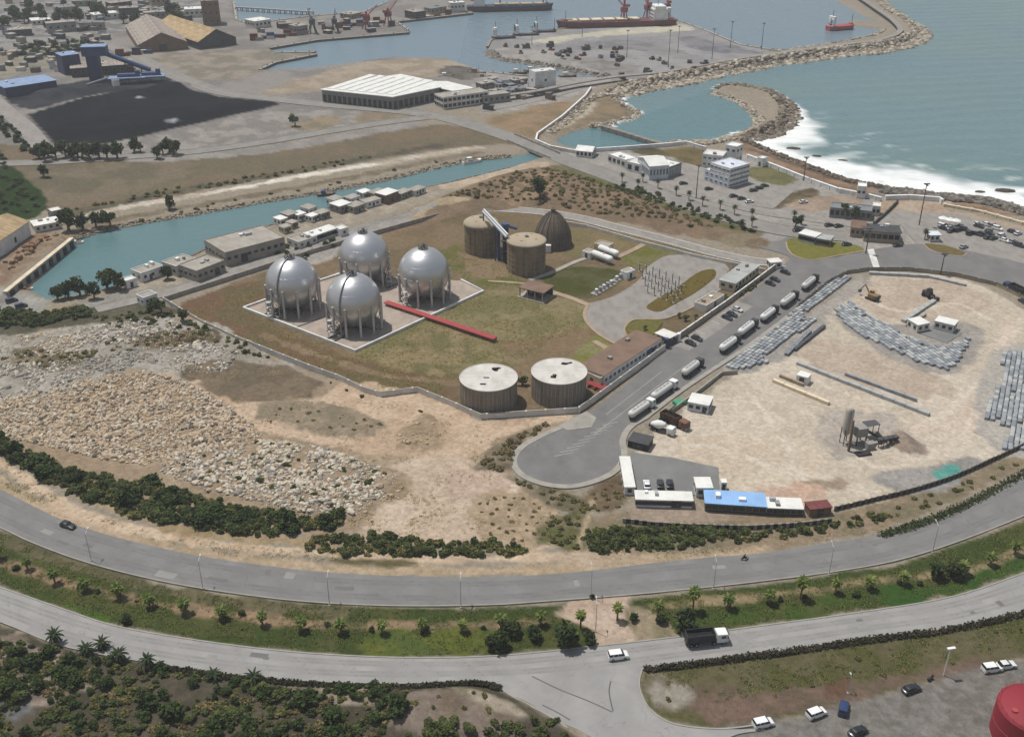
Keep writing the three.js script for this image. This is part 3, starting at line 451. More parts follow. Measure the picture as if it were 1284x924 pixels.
{
  const UA = [-160, 540, -60, 588, 0, 614, 78, 652, 140, 672, 244, 696, 330, 709, 412, 718, 534, 723, 630, 723, 716, 718, 820, 706, 890, 699, 954, 694, 1032, 682, 1107, 670, 1162, 653, 1214, 630, 1284, 596, 1360, 552, 1460, 490];
  const LA = [-160, 610, -60, 640, 0, 662, 34, 678, 104, 704, 208, 730, 330, 749, 404, 756, 508, 760, 630, 758, 672, 755, 778, 747, 864, 739, 954, 729, 1040, 718, 1120, 704, 1188, 684, 1284, 647, 1360, 612, 1460, 560];
  const a = roadBetween('road', UA, LA, 0.03, M.road, [0, 1]); const [u, l] = strip(UA, LA);
  dashes(a, between(u, l, 0.9), 0.034, 400, 1, 0.14, M.laneWorn);
  const UB = [-160, 688, 0, 737, 73, 762, 140, 784, 208, 797, 330, 814, 430, 822, 534, 825, 630, 822, 752, 810, 856, 798, 954, 785, 1092, 766, 1196, 748, 1284, 719, 1400, 674, 1500, 634];
  const LB = [-160, 728, 0, 780, 78, 810, 208, 834, 330, 850, 430, 856, 508, 857, 599, 854, 700, 850, 805, 838, 890, 827, 981, 815, 1090, 798, 1188, 787, 1284, 765, 1400, 728, 1500, 690];
  const b = roadBetween('road', UB, LB, 0.03, M.roadPale, [1, 0]); const [u2, l2] = strip(UB, LB);
  dashes(b, between(u2, l2, 0.88), 0.034, 400, 1, 0.14, M.laneWorn);
  for (const s of [[-160, 728, 0, 780, 78, 810, 208, 834, 330, 850, 430, 856, 508, 857, 599, 854, 622, 860], [806, 839, 890, 828, 981, 816, 1090, 799, 1188, 788, 1284, 766, 1400, 729]]) obj('kerb', ribbonGeo(smooth(pts(s), 6), 0.35, 0.75, -0.59), M.kerb, b);
  // worn wheel tracks and repair patches
  for (const t of [0.2, 0.3, 0.68, 0.78]) obj('wheel_track', ribbonGeo(between(u, l, t), 0.9, 0.05, -0.0165), M.track, a);
  for (const t of [0.22, 0.34, 0.62, 0.74]) obj('wheel_track', ribbonGeo(between(u2, l2, t), 0.8, 0.05, -0.0165), M.trackPale, b);
  seed = 66; for (let k = 0; k < 26; k++) { const q = k % 2 ? between(u, l, rr(0.15, 0.85)) : between(u2, l2, rr(0.2, 0.8)), i = 20 + Math.floor(rnd() * 215); obj('repair_patch', ribbonGeo(q.slice(i, i + 2 + Math.floor(rnd() * 3)), rr(0.6, 2.4), 0.05, -0.012 + k * 0.0001), rnd() < 0.5 ? M.patch : M.trackPale, k % 2 ? a : b); }
  // the side road that leaves the lower avenue towards the camera
  const j = structGroup('road');
  paved('surface', [...smooth(pts([590, 852, 612, 858, 640, 872, 700, 905, 740, 938, 770, 970]), 5), ...smooth(pts([900, 970, 915, 925, 960, 915, 905, 914, 840, 906, 814, 888, 803, 866, 803, 848, 812, 834]), 5)], 0.026, M.roadPale, j);
  obj('tar_joint', ribbonGeo(smooth(pts([667, 848, 700, 864, 740, 880, 768, 893]), 6), 0.3, 0.05, -0.016), M.tar, j); obj('tar_joint', ribbonGeo(smooth(pts([766, 854, 764, 866, 766, 880, 769, 892]), 6), 0.3, 0.05, -0.015), M.tar, j);
  obj('tar_joint', ribbonGeo(smooth(pts([680, 884, 700, 894, 715, 903]), 6), 0.3, 0.05, -0.016), M.tar, j);
  obj('kerb', ribbonGeo(smooth(pts([622, 860, 640, 872, 700, 905, 740, 938, 770, 970]), 6), 0.35, 0.7, -0.55), M.kerb, j); obj('kerb', ribbonGeo(smooth(pts([806, 839, 802, 852, 803, 866, 814, 888, 840, 906, 900, 914, 960, 908]), 6), 0.35, 0.7, -0.55), M.kerb, j);
}
{ // tanker road with its turning circle
  const outl = [...smooth(pts([640, 580, 650, 562, 672, 548, 705, 533, 735, 518, 790, 478, 835, 440, 905, 396, 975, 338, 990, 322, 960, 312, 905, 298, 940, 300, 975, 302, 990, 297, 1010, 322, 1050, 322, 1100, 312, 1160, 306, 1220, 316, 1284, 330, 1360, 350]), 5),
    ...smooth(pts([1360, 420, 1284, 372, 1250, 356, 1200, 344, 1140, 337, 1085, 338, 1050, 350, 1015, 374, 975, 405, 930, 438, 890, 464, 850, 492, 810, 522, 790, 536, 782, 552, 784, 572, 772, 590, 750, 602, 715, 610, 680, 607, 652, 596]), 5)];
  const r = structGroup('road'); paved('surface', outl, 0.04, M.roadDark, r);
  obj('pavement', ribbonGeo(smooth(pts([736, 520, 705, 535, 672, 550, 652, 563, 644, 580, 655, 596, 682, 607, 716, 610, 750, 602, 772, 590, 783, 572, 781, 553, 790, 536, 812, 522]), 8), 1.9, 0.75, -0.6), M.kerb, r);
  obj('pavement', ribbonGeo(smooth(pts([812, 522, 850, 493, 890, 466, 930, 440, 975, 407, 1015, 376]), 8), 1.6, 0.75, -0.58), M.kerb, r);
  obj('pavement', slabGeo(pts([700, 534, 735, 516, 748, 524, 742, 536, 712, 540]), 0.14, 0.7), M.kerb, r);
  for (let i = 0; i < 9; i++) { const x = 695 + i * 7.6, y = 576 - i * 4.8; obj('lane_marking', ribbonGeo(pts([x, y - 4, x + 24 - i * 0.6, y - 8.6]), 0.24, 0.05, -0.004), M.laneWorn, r); }
  obj('lane_marking', ribbonGeo(smooth(pts([745, 545, 800, 503, 860, 458]), 6), 0.22, 0.05, -0.005), M.laneWorn, r); obj('lane_marking', ribbonGeo(smooth(pts([760, 520, 800, 489, 830, 466]), 6), 0.22, 0.05, -0.005), M.laneWorn, r);
  obj('lane_marking', ribbonGeo(pts([940, 412, 1010, 362]), 0.22, 0.05, -0.005), M.laneWorn, r);
  obj('crosswalk', slabGeo(pts([1088, 313, 1096, 312, 1104, 336, 1096, 337]), 0.045, 0.05), M.paint, r);
  paved('parking_bay', pts([845, 434, 872, 416, 925, 378, 945, 384, 905, 412, 864, 440]), 0.046, M.pave, r, 0.3);
  for (const [x, y] of [[862, 430], [868, 426], [874, 422], [880, 417], [900, 405], [907, 400], [915, 395], [922, 390]]) obj('lane_marking', ribbonGeo(pts([x - 8, y - 3, x + 4, y + 2]), 0.14, 0.05, 0.0), M.paint, r);
}
{ // far roads, boulevard with its bridge, promenade
  const bl = roadLine('road', [40, 30, 140, 58, 200, 86, 240, 103, 285, 117, 330, 122, 400, 130, 470, 136, 520, 141, 560, 148, 600, 159, 640, 172, 680, 188, 720, 204, 780, 226, 840, 248, 900, 268, 960, 284, 1000, 291, 1060, 296], 13, 0.03, M.farRoad, M.kerb);
  dashes(bl.g, bl.c, 0.036, 500, 1, 0.5, M.kerb);
  const lane = roadLine('road', [760, 206, 800, 222, 850, 238, 905, 252, 960, 266, 1010, 273, 1080, 282], 8, 0.022, M.pave);
  roadLine('road', [-60, 206, 60, 203, 150, 197, 240, 190, 330, 178, 420, 163, 500, 151, 545, 146], 10, 0.024, M.farRoad, M.kerb);
  roadLine('road', [-120, 40, -40, 96, 0, 133, 30, 158, 55, 187, 66, 196], 11, 0.02, M.pave);
  roadLine('road', [540, 268, 600, 262, 660, 264, 720, 272, 780, 287, 840, 302, 900, 318, 950, 328, 985, 330], 7, 0.02, M.pave, M.wallWhite);
  roadLine('road', [120, 388, 180, 374, 240, 358, 300, 338, 400, 306, 480, 283, 545, 267], 6, 0.018, M.pave);
  roadLine('road', [600, 128, 660, 122, 720, 110, 770, 102, 830, 96, 930, 78, 1050, 62, 1105, 54, 1128, 44, 1122, 32, 1095, 12, 1070, -6, 1030, -50], 4.5, 3.4, M.pave);
  const qa = structGroup('quay_apron'); paved('surface', pts([598, 116, 700, 96, 740, 108, 690, 124, 640, 134, 605, 140]), 0.016, M.pave, qa);
  const pl = structGroup('parking_lot'); paved('surface', pts([800, 222, 860, 204, 960, 230, 1000, 236, 970, 262, 900, 250]), 0.016, M.pave, pl);
  const p2 = structGroup('parking_lot'); paved('surface', pts([1130, 282, 1150, 268, 1200, 268, 1290, 292, 1400, 322, 1400, 360, 1290, 332, 1210, 314, 1150, 306]), 0.016, M.pave, p2);
  const p3 = structGroup('plaza'); paved('surface', pts([1095, 274, 1130, 262, 1152, 268, 1130, 282, 1105, 292, 1085, 288]), 0.012, M.pave, p3);
  const c = structGroup('roundabout_island'); paved('surface', smooth(pts([986, 304, 998, 298, 1030, 302, 1075, 308, 1084, 314, 1050, 320, 1015, 325, 996, 320]), 5, true), 0.16, mat('#6c6a31', 0.97, 0, T.soil), c); obj('kerb', ribbonGeo(smooth(pts([986, 304, 988, 312, 996, 320.5, 1015, 325.8, 1050, 320.8, 1084, 314.6]), 6), 0.7, 0.75, -0.55), M.paveTan, c);
  const d = structGroup('traffic_island'); paved('surface', smooth(pts([1160, 306, 1185, 308, 1210, 317, 1205, 320, 1175, 315]), 5, true), 0.16, mat('#665a36', 0.97, 0, T.soil), d); obj('kerb', ribbonGeo(smooth(pts([1158, 306, 1172, 316, 1205, 321.5, 1214, 318]), 6), 0.6, 0.75, -0.55), M.paveTan, d);
}
{ // paved loop and paths of the terminal, pads
  const lp = structGroup('service_yard');
  paved('surface', [...smooth(pts([738, 380, 765, 373, 800, 352, 812, 335, 840, 320, 880, 322, 905, 328, 917, 345, 905, 362, 880, 380, 850, 395, 830, 401, 795, 402, 784, 412, 790, 424, 812, 428]), 5), ...smooth(pts([800, 440, 760, 424, 742, 410, 734, 396]), 5)], 0.02, M.pave, lp);
  obj('kerb', ribbonGeo(smooth(pts([814, 430, 790, 425, 783, 412, 795, 401, 830, 400, 850, 394, 880, 379]), 6), 0.8, 0.7, -0.5), M.paveTan, lp); obj('kerb', ribbonGeo(smooth(pts([738, 380, 733, 396, 742, 411, 762, 426, 786, 437]), 6), 1.3, 0.7, -0.52), M.paveTan, lp);
  const green = mat('#625f30', 0.97, 0, T.soil);
  const i1 = structGroup('planted_island'); paved('surface', smooth(pts([811, 386, 822, 376, 850, 360, 880, 340, 895, 338, 898, 345, 875, 365, 845, 382, 825, 391]), 4, true), 0.17, mat('#5f5226', 0.97, 0, T.soil), i1);
  const i2 = structGroup('planted_island'); paved('surface', smooth(pts([785, 410, 795, 403, 830, 402, 826, 412, 815, 422, 795, 422]), 4, true), 0.17, green, i2);
  roadLine('path', [690, 365, 715, 373, 740, 383], 2.6, 0.03, M.paveTan); roadLine('path', [612, 352, 660, 356, 690, 365], 1.6, 0.026, M.paveTan);
  roadLine('path', [775, 322, 800, 310, 812, 303], 2.6, 0.02, M.paveTan); roadLine('path', [724, 464, 742, 452, 762, 440, 745, 427], 2.2, 0.018, M.paveTan);
  roadLine('path', [664, 351, 690, 342, 724, 327, 740, 322], 2.2, 0.034, M.concrete);
  const sp = structGroup('tank_pad'); paved('surface', pts([305, 387, 385, 357, 440, 335, 500, 348, 578, 352, 606, 366, 445, 441]), 0.06, M.pad, sp);
  for (const w of [[305, 387, 445, 441, 606, 366, 578, 352], [305, 387, 390, 356, 460, 334]]) obj('bund_wall', ribbonGeo(pts(w), 0.6, 1.5, -0.7), M.white, sp);
  for (const w of [[370, 411, 420, 393], [484, 362, 500, 355]]) obj('drain', ribbonGeo(pts(w), 0.9, 0.2, -0.1), M.darkGrey, sp);
  for (const w of [[330, 396, 352, 386], [338, 399, 360, 389], [410, 426, 428, 417], [418, 429, 434, 421]]) obj('pipe', ribbonGeo(pts(w), 0.35, 0.5, 0.05), M.steelDark, sp);
  const dk = structGroup('parking_lot'); paved('surface', pts([791, 567, 843, 574, 901, 586, 903, 622, 794, 618, 792, 590]), 0.02, M.lot, dk);
  const yd = structGroup('yard_slab'); paved('surface', pts([1148, 416, 1180, 404, 1208, 418, 1188, 430]), 0.02, M.lot, yd);
}
// ---------------------------------------------------------------- the gas terminal
function wallThing(name, label, flat, w, h, m, cat = 'wall', capM = null) {
  const p = pts(flat), t = thing(name, label, cat, [p[0][0], 0, p[0][1]]);
  const q = p.map(([x, z]) => [x - p[0][0], z - p[0][1]]);
  obj('wall_body', ribbonGeo(q, w, h + 0.6, -0.6), m, t);
  if (capM) obj('coping', ribbonGeo(q, w + 0.12, 0.12, h), capM, t);
  // pillars along the wall
  let acc = 0; const g = new THREE.BoxGeometry(w + 0.16, h + 0.75, w + 0.16);
  for (let i = 1; i < q.length; i++) { const dx = q[i][0] - q[i - 1][0], dz = q[i][1] - q[i - 1][1], L = Math.hypot(dx, dz); for (; acc < L; acc += 6) { const k = acc / L; const b = obj('pillar', g, m, t); b.position.set(q[i - 1][0] + dx * k, (h + 0.75) / 2 - 0.6, q[i - 1][1] + dz * k); } acc -= L; }
  return t;
}
wallThing('perimeter_wall', 'long pale wall round the tank farm, bordering the sandy track', [205, 378, 250, 405, 300, 428, 388, 463, 425, 476, 456, 491, 477, 497, 523, 491, 560, 506, 603, 525, 630, 523, 724, 517], 0.4, 1.6, M.wallWhite, 'wall', M.kerb);
wallThing('perimeter_wall', 'white wall running up beside the tanker road from the turning circle', [726, 517, 758, 494, 800, 463, 834, 438], 0.4, 1.9, M.wallWhite, 'wall', M.kerb);
wallThing('perimeter_wall', 'dark shaded wall between the parking bays and terminal yard', [850, 425, 880, 404, 910, 383, 940, 361, 973, 336], 0.4, 1.9, M.concrete, 'wall', M.wallWhite);
wallThing('perimeter_wall', 'thin wall along the northern edge of the terminal by the canal lane', [207, 377, 300, 347, 395, 316, 480, 291, 552, 271], 0.35, 1.7, M.concrete);
wallThing('perimeter_wall', 'white kerbed wall following the upper service road behind the silos', [688, 277, 735, 285, 800, 304, 870, 322, 960, 341], 0.35, 1.3, M.wallWhite);

// four spherical gas holders
const sphereShell = new THREE.SphereGeometry(9.6, 64, 40);
const legGeo = bar([0, -0.1, 0], [0, 10.9, 0], 0.44, 10);
function gasSphere(px, py, label, riser, ladderTurn) {
  const c = G(px, py, 10.6), t = thing('gas_holder', label, 'gas tank', [c.x, 0.06, c.z], 0, 'spherical gas holders on legs');
  const sh = obj('shell', sphereShell, M.silver, t); sh.position.y = 10.6;
  for (const la of [-0.55, 0, 0.5, 1.0]) { const ring = obj('weld_seam', new THREE.TorusGeometry(9.6 * Math.cos(la), 0.035, 5, 64).rotateX(Math.PI / 2), M.silver, sh); ring.position.y = 9.6 * Math.sin(la); }
  for (let k = 0; k < 12; k++) {
    const a = (k + 0.35) / 12 * Math.PI * 2, l = obj('leg', legGeo, M.galv, t); l.position.set(Math.cos(a) * 9.75, 0, Math.sin(a) * 9.75);
    obj('foot', box(1.3, 0.35, 1.3), M.concrete, l);
    const b = (k + 1.35) / 12 * Math.PI * 2, p = q => [Math.cos(q) * 9.75, 0, Math.sin(q) * 9.75], A = p(a), B = p(b);
    const mk = (y0, y1) => bar([A[0], y0, A[2]], [B[0], y1, B[2]], 0.1, 5);
    obj('cross_brace', merge([mk(0.8, 7.2), mk(7.2, 0.8)]), M.steelDark, t);
  }
  const top = new THREE.Group(); top.name = 'top_platform'; top.position.y = 20.1; t.add(top);
  obj('deck', cyl(1.9, 1.9, 0.15, 0, 0, 0, 20), M.steelDark, top);
  obj('railing', merge([...Array.from({ length: 10 }, (_, k) => bar([1.8 * Math.cos(k * 0.628), 0.1, 1.8 * Math.sin(k * 0.628)], [1.8 * Math.cos(k * 0.628), 1.2, 1.8 * Math.sin(k * 0.628)], 0.05, 4)), new THREE.TorusGeometry(1.8, 0.05, 4, 20).rotateX(Math.PI / 2).translate(0, 1.2, 0).toNonIndexed()]), M.steelDark, top);
  for (const [x, z, h] of [[0.6, 0.2, 1.5], [-0.5, 0.5, 1.1], [0.1, -0.8, 1.3]]) obj('valve', merge([cyl(0.22, 0.22, h, x, 0.1, z, 8), cyl(0.4, 0.4, 0.25, x, h * 0.7, z, 8)]), M.steelDark, top);
  if (riser !== null) { // pipe that climbs over the shell from the ground
    const P = []; for (let e = -0.15; e < 1.5; e += 0.09) P.push(new THREE.Vector3(Math.cos(riser) * Math.cos(e) * 9.95, 10.6 + Math.sin(e) * 9.95, Math.sin(riser) * Math.cos(e) * 9.95));
    P.unshift(new THREE.Vector3(Math.cos(riser) * 9.95, 0, Math.sin(riser) * 9.95));
    obj('riser_pipe', new THREE.TubeGeometry(new THREE.CatmullRomCurve3(P), 60, 0.24, 6), M.legGrey, t);
  }
  // stair tower beside the legs
  const st = new THREE.Group(); st.name = 'stair_tower'; st.position.set(Math.cos(ladderTurn) * 11.2, 0, Math.sin(ladderTurn) * 11.2); t.add(st);
  for (const [x, z] of [[-0.8, -0.8], [0.8, -0.8], [-0.8, 0.8], [0.8, 0.8]]) obj('post', bar([x, 0, z], [x, 7, z], 0.09, 5), M.galv, st);
  for (let k = 0; k < 3; k++) obj('landing', box(1.8, 0.12, 1.8, 0, 1.9 + k * 2.2, 0), M.galv, st);
  obj('pipework', merge([cyl(1.2, 1.2, 1.6, 0, 0, 0, 14), bar([0, 0.8, 0], [8, 0.8, 4], 0.3), bar([0, 0.8, 0], [-7, 0.8, 5], 0.3), bar([0, 0.8, 0], [2, 0.8, -8], 0.3), bar([-3, 1.0, 1], [3, 1.0, 2.2], 0.25), bar([-3, 1.0, 1], [-3, 0, 1], 0.25), bar([0, 1.0, 1.6], [0, 2.6, 1.6], 0.3), bar([-4, 0.6, 3], [4, 0.6, 2.4], 0.18)]), M.steelDark, t);
  return t;
}
gasSphere(366, 354, 'leftmost silver gas sphere, nearest the canal, with a dark riser pipe', 1.95, 2.3);
gasSphere(443, 375.5, 'nearest silver gas sphere, at the front corner of the tank pad', 1.95, 2.3);
gasSphere(456.5, 320.5, 'silver gas sphere at the back of the tank pad, farthest from camera', null, 0.5);
gasSphere(531.5, 341, 'rightmost silver gas sphere, beside the red pipe rack', null, 2.2);

{ // red pipe rack
  const a = G(484, 382), b = G(621, 428), L = a.distanceTo(b), t = thing('pipe_rack', 'long red pipe rack running from the spheres across the grass', 'pipe rack', [a.x, 0, a.z], Math.atan2(-(b.z - a.z), b.x - a.x));
  for (const z of [-0.85, -0.28, 0.28, 0.85]) obj('pipe', bar([0, 1.15, z], [L, 1.15, z], 0.27, 10), M.red, t);
  for (let x = 1; x < L; x += 5) { const s = obj('support', merge([box(0.3, 1.7, 0.3, 0, -0.8, -1.1), box(0.3, 1.7, 0.3, 0, -0.8, 1.1), box(0.35, 0.25, 2.6, 0, 0.68, 0)]), M.red, t); s.position.x = x; }
  for (const z of [-1.2, 1.2]) obj('side_rail', box(L, 0.3, 0.12, L / 2, 1.0, z), M.red, t);
}
// two open-holed storage tanks
function holedTank(px, py, r, h, label, holes) {
  const c = G(px, py), t = thing('storage_tank', label, 'tank', [c.x, -0.3, c.z], 0, 'concrete storage tanks by the wall');
  const n = 40, th = 0.3, wall = [];
  const lathe = new THREE.LatheGeometry([[r, 0], [r, h], [r - th, h], [r - th, 0.3], [0.01, 0.3]].map(([x, y]) => new THREE.Vector2(x, y)), 72);
  const uv = lathe.attributes.uv, ps = lathe.attributes.position; for (let i = 0; i < ps.count; i++) uv.setXY(i, uv.getX(i) * 2 * Math.PI * r, ps.getY(i));
  obj('wall', toCreasedNormals(lathe, 0.6), M.tankWall, t);
  const rib = box(0.1, h, 0.4, 0, 0, 0);
  for (let k = 0; k < n; k++) { const a = k / n * Math.PI * 2, b = obj('rib', rib, M.tankWall, t); b.position.set(Math.cos(a) * (r + 0.05), 0, Math.sin(a) * (r + 0.05)); b.rotation.y = -a; }
  const s = new THREE.Shape(); s.absarc(0, 0, r + 0.25, 0, Math.PI * 2); for (const q of holes) { const p = new THREE.Path(); q.forEach(([x, y], i) => i ? p.lineTo(x, y) : p.moveTo(x, y)); p.closePath(); s.holes.push(p); }
  const roof = obj('roof', metric(new THREE.ExtrudeGeometry(s, { depth: 0.25, bevelEnabled: false, curveSegments: 72 }).rotateX(-Math.PI / 2).translate(0, h, 0)), M.tankRoof, t);
  obj('rim', new THREE.TorusGeometry(r + 0.22, 0.14, 6, 72).rotateX(Math.PI / 2).translate(0, h + 0.25, 0), M.tankRoof, roof);
  for (let k = 0; k < 18; k++) { const a = k / 18 * Math.PI * 2; obj('roof_seam', bar([Math.cos(a) * r * 0.12, h + 0.25, Math.sin(a) * r * 0.12], [Math.cos(a) * r, h + 0.25, Math.sin(a) * r], 0.035, 4), M.tankRoof, roof); }
  return t;
}
const R2 = (x, y, w, h, k = 0) => [[x - w / 2, y - h / 2], [x + w / 2 + k, y - h / 2], [x + w / 2, y + h / 2], [x - w / 2 - k, y + h / 2]];
holedTank(613, 503, 8.75, 8.6, 'round concrete tank with torn roof, left of the pair by the wall', [[[0.8, 5.2], [1.6, 4.1], [2.6, 3.6], [3.0, 5.0], [4.0, 5.9], [3.2, 6.6], [1.8, 6.3], [1.0, 6.4]], R2(-0.7, -0.3, 1.6, 0.8, 0.3), R2(-1.6, -4.4, 1.7, 1.0, 0.2)]);
holedTank(700.5, 495, 8.5, 8.6, 'round concrete tank with torn roof, right of the pair beside the road', [[[0.6, 4.6], [1.4, 4.2], [2.6, 4.0], [3.2, 4.7], [4.6, 5.2], [4.2, 6.2], [2.6, 5.6], [1.2, 5.9]], [[-2.9, -4.6], [-1.2, -4.8], [-0.8, -2.2], [-1.9, -1.9], [-2.2, -2.9], [-2.7, -3.0]]]);

// concrete silos with elevator, domed store
function silo(name, px, py, r, h, rise, label, m, mt, bullet) {
  const c = G(px, py), t = thing(name, label, 'silo', [c.x, -0.3, c.z]);
  const prof = []; if (bullet) { for (let k = 0; k <= 14; k++) { const q = k / 14; prof.push(new THREE.Vector2(r * Math.pow(1 - Math.pow(q, 2.3), 0.75) + 0.01, h * q)); } } else prof.push(new THREE.Vector2(r, 0), new THREE.Vector2(r, h));
  const g = new THREE.LatheGeometry(prof, 56), uv = g.attributes.uv, ps = g.attributes.position; for (let i = 0; i < ps.count; i++) uv.setXY(i, uv.getX(i) * 6.283 * r, ps.getY(i));
  const wall = obj('wall', g, m, t);
  const nb = bullet ? 4 : 6; for (let k = 1; k < nb; k++) { const y = h * k / nb, rad = bullet ? r * Math.pow(1 - Math.pow(k / nb, 2.3), 0.75) : r; obj('band', new THREE.TorusGeometry(rad, 0.08, 5, 56).rotateX(Math.PI / 2).translate(0, y, 0), m, wall); }
  if (!bullet) { const q = []; for (let k = 0; k <= 10; k++) { const a = k / 10; q.push(new THREE.Vector2((r + 0.3) * Math.cos(a * Math.PI / 2) + 0.01, h + rise * Math.sin(a * Math.PI / 2))); } q.unshift(new THREE.Vector2(r + 0.3, h - 0.5), new THREE.Vector2(r, h - 0.5)); const rf = obj('roof', new THREE.LatheGeometry(q.reverse().map(v => v), 56), mt, t); obj('vent', merge([cyl(0.7, 0.7, 0.9, 0, h + rise - 0.1, 0, 12), cyl(0.9, 0.2, 0.4, 0, h + rise + 0.8, 0, 12)]), M.concrete, rf); for (let k = 0; k < 4; k++) { const a = k * 1.57 + 0.5; obj('hatch', box(0.9, 0.3, 0.9, Math.cos(a) * r * 0.55, h + rise * 0.78, Math.sin(a) * r * 0.55), M.siloTop, rf); } }
  return t;
}
silo('silo', 603.5, 313, 7.1, 12.2, 2.4, 'concrete silo with domed top, left of the three, under the conveyor', M.silo, M.siloTop);
silo('silo', 660, 337, 7.7, 12.6, 1.5, 'stout concrete silo with flat domed top, nearest of the three', M.silo, M.siloTop);
{ const t = silo('domed_silo', 693, 306, 8, 15.2, 0, 'dark pointed dome silo standing behind the two concrete silos', M.dome, M.dome, true);
  for (let k = 0; k < 16; k++) { const a = k / 16 * Math.PI * 2, P = []; for (let q = 0; q <= 1.001; q += 0.1) { const rad = 8 * Math.pow(Math.max(0, 1 - Math.pow(q, 2.3)), 0.75) + 0.12; P.push(new THREE.Vector3(Math.cos(a) * rad, 15.5 * q, Math.sin(a) * rad)); } obj('rib', new THREE.TubeGeometry(new THREE.CatmullRomCurve3(P), 10, 0.13, 4), M.dome, t); }
  obj('cap', merge([cyl(1.1, 0.9, 1.3, 0, 15, 0, 12), cyl(1.2, 0.1, 0.8, 0, 16.2, 0, 12)]), M.dome, t); obj('door_hood', box(3, 3.2, 2.4, -2.5, 0, 8), M.white, t); }
{ const a = G(606, 265, 18), b = G(636, 294, 14.5), t = thing('conveyor', 'pale sloping conveyor gallery between the two concrete silos', 'conveyor', [b.x, 0, b.z]);
  const d = a.clone().sub(b); const dir = [d.x, a.y, d.z];
  obj('gallery', bar([0, b.y - 1, 0], [d.x, a.y, d.z], 0.85, 4), M.whiteBlue, t); obj('gallery_roof', bar([0.3, b.y, 0.3], [d.x + 0.3, a.y + 0.9, d.z + 0.3], 0.5, 4), M.galv, t);
  for (const k of [0, 0.5, 1]) obj('support', bar([d.x * k, -0.3, d.z * k], [d.x * k, b.y - 1.2 + (a.y - b.y) * k, d.z * k], 0.3, 6), M.steelDark, t); }
{ const c = G(634, 326), t = thing('bucket_elevator', 'tall blue elevator leg squeezed between the two concrete silos', 'elevator', [c.x, -0.3, c.z], 0.3);
  obj('casing', box(1.9, 14.6, 2.2), M.blueDark, t); obj('head', merge([box(2.6, 1.6, 2.6, 0, 14.6, 0), bar([0.4, 15.2, 0], [4.5, 14.0, 1.5], 0.6, 8)]), M.blue, t); obj('casing_slim', box(1.0, 13, 1.4, -2.6, 0, -1.4), M.blue, t); obj('walkway', merge([box(4.6, 0.2, 1.4, 0, 9.2, 1.6), box(4.6, 0.2, 1.4, 0, 4.6, 1.6)]), M.steelDark, t); }
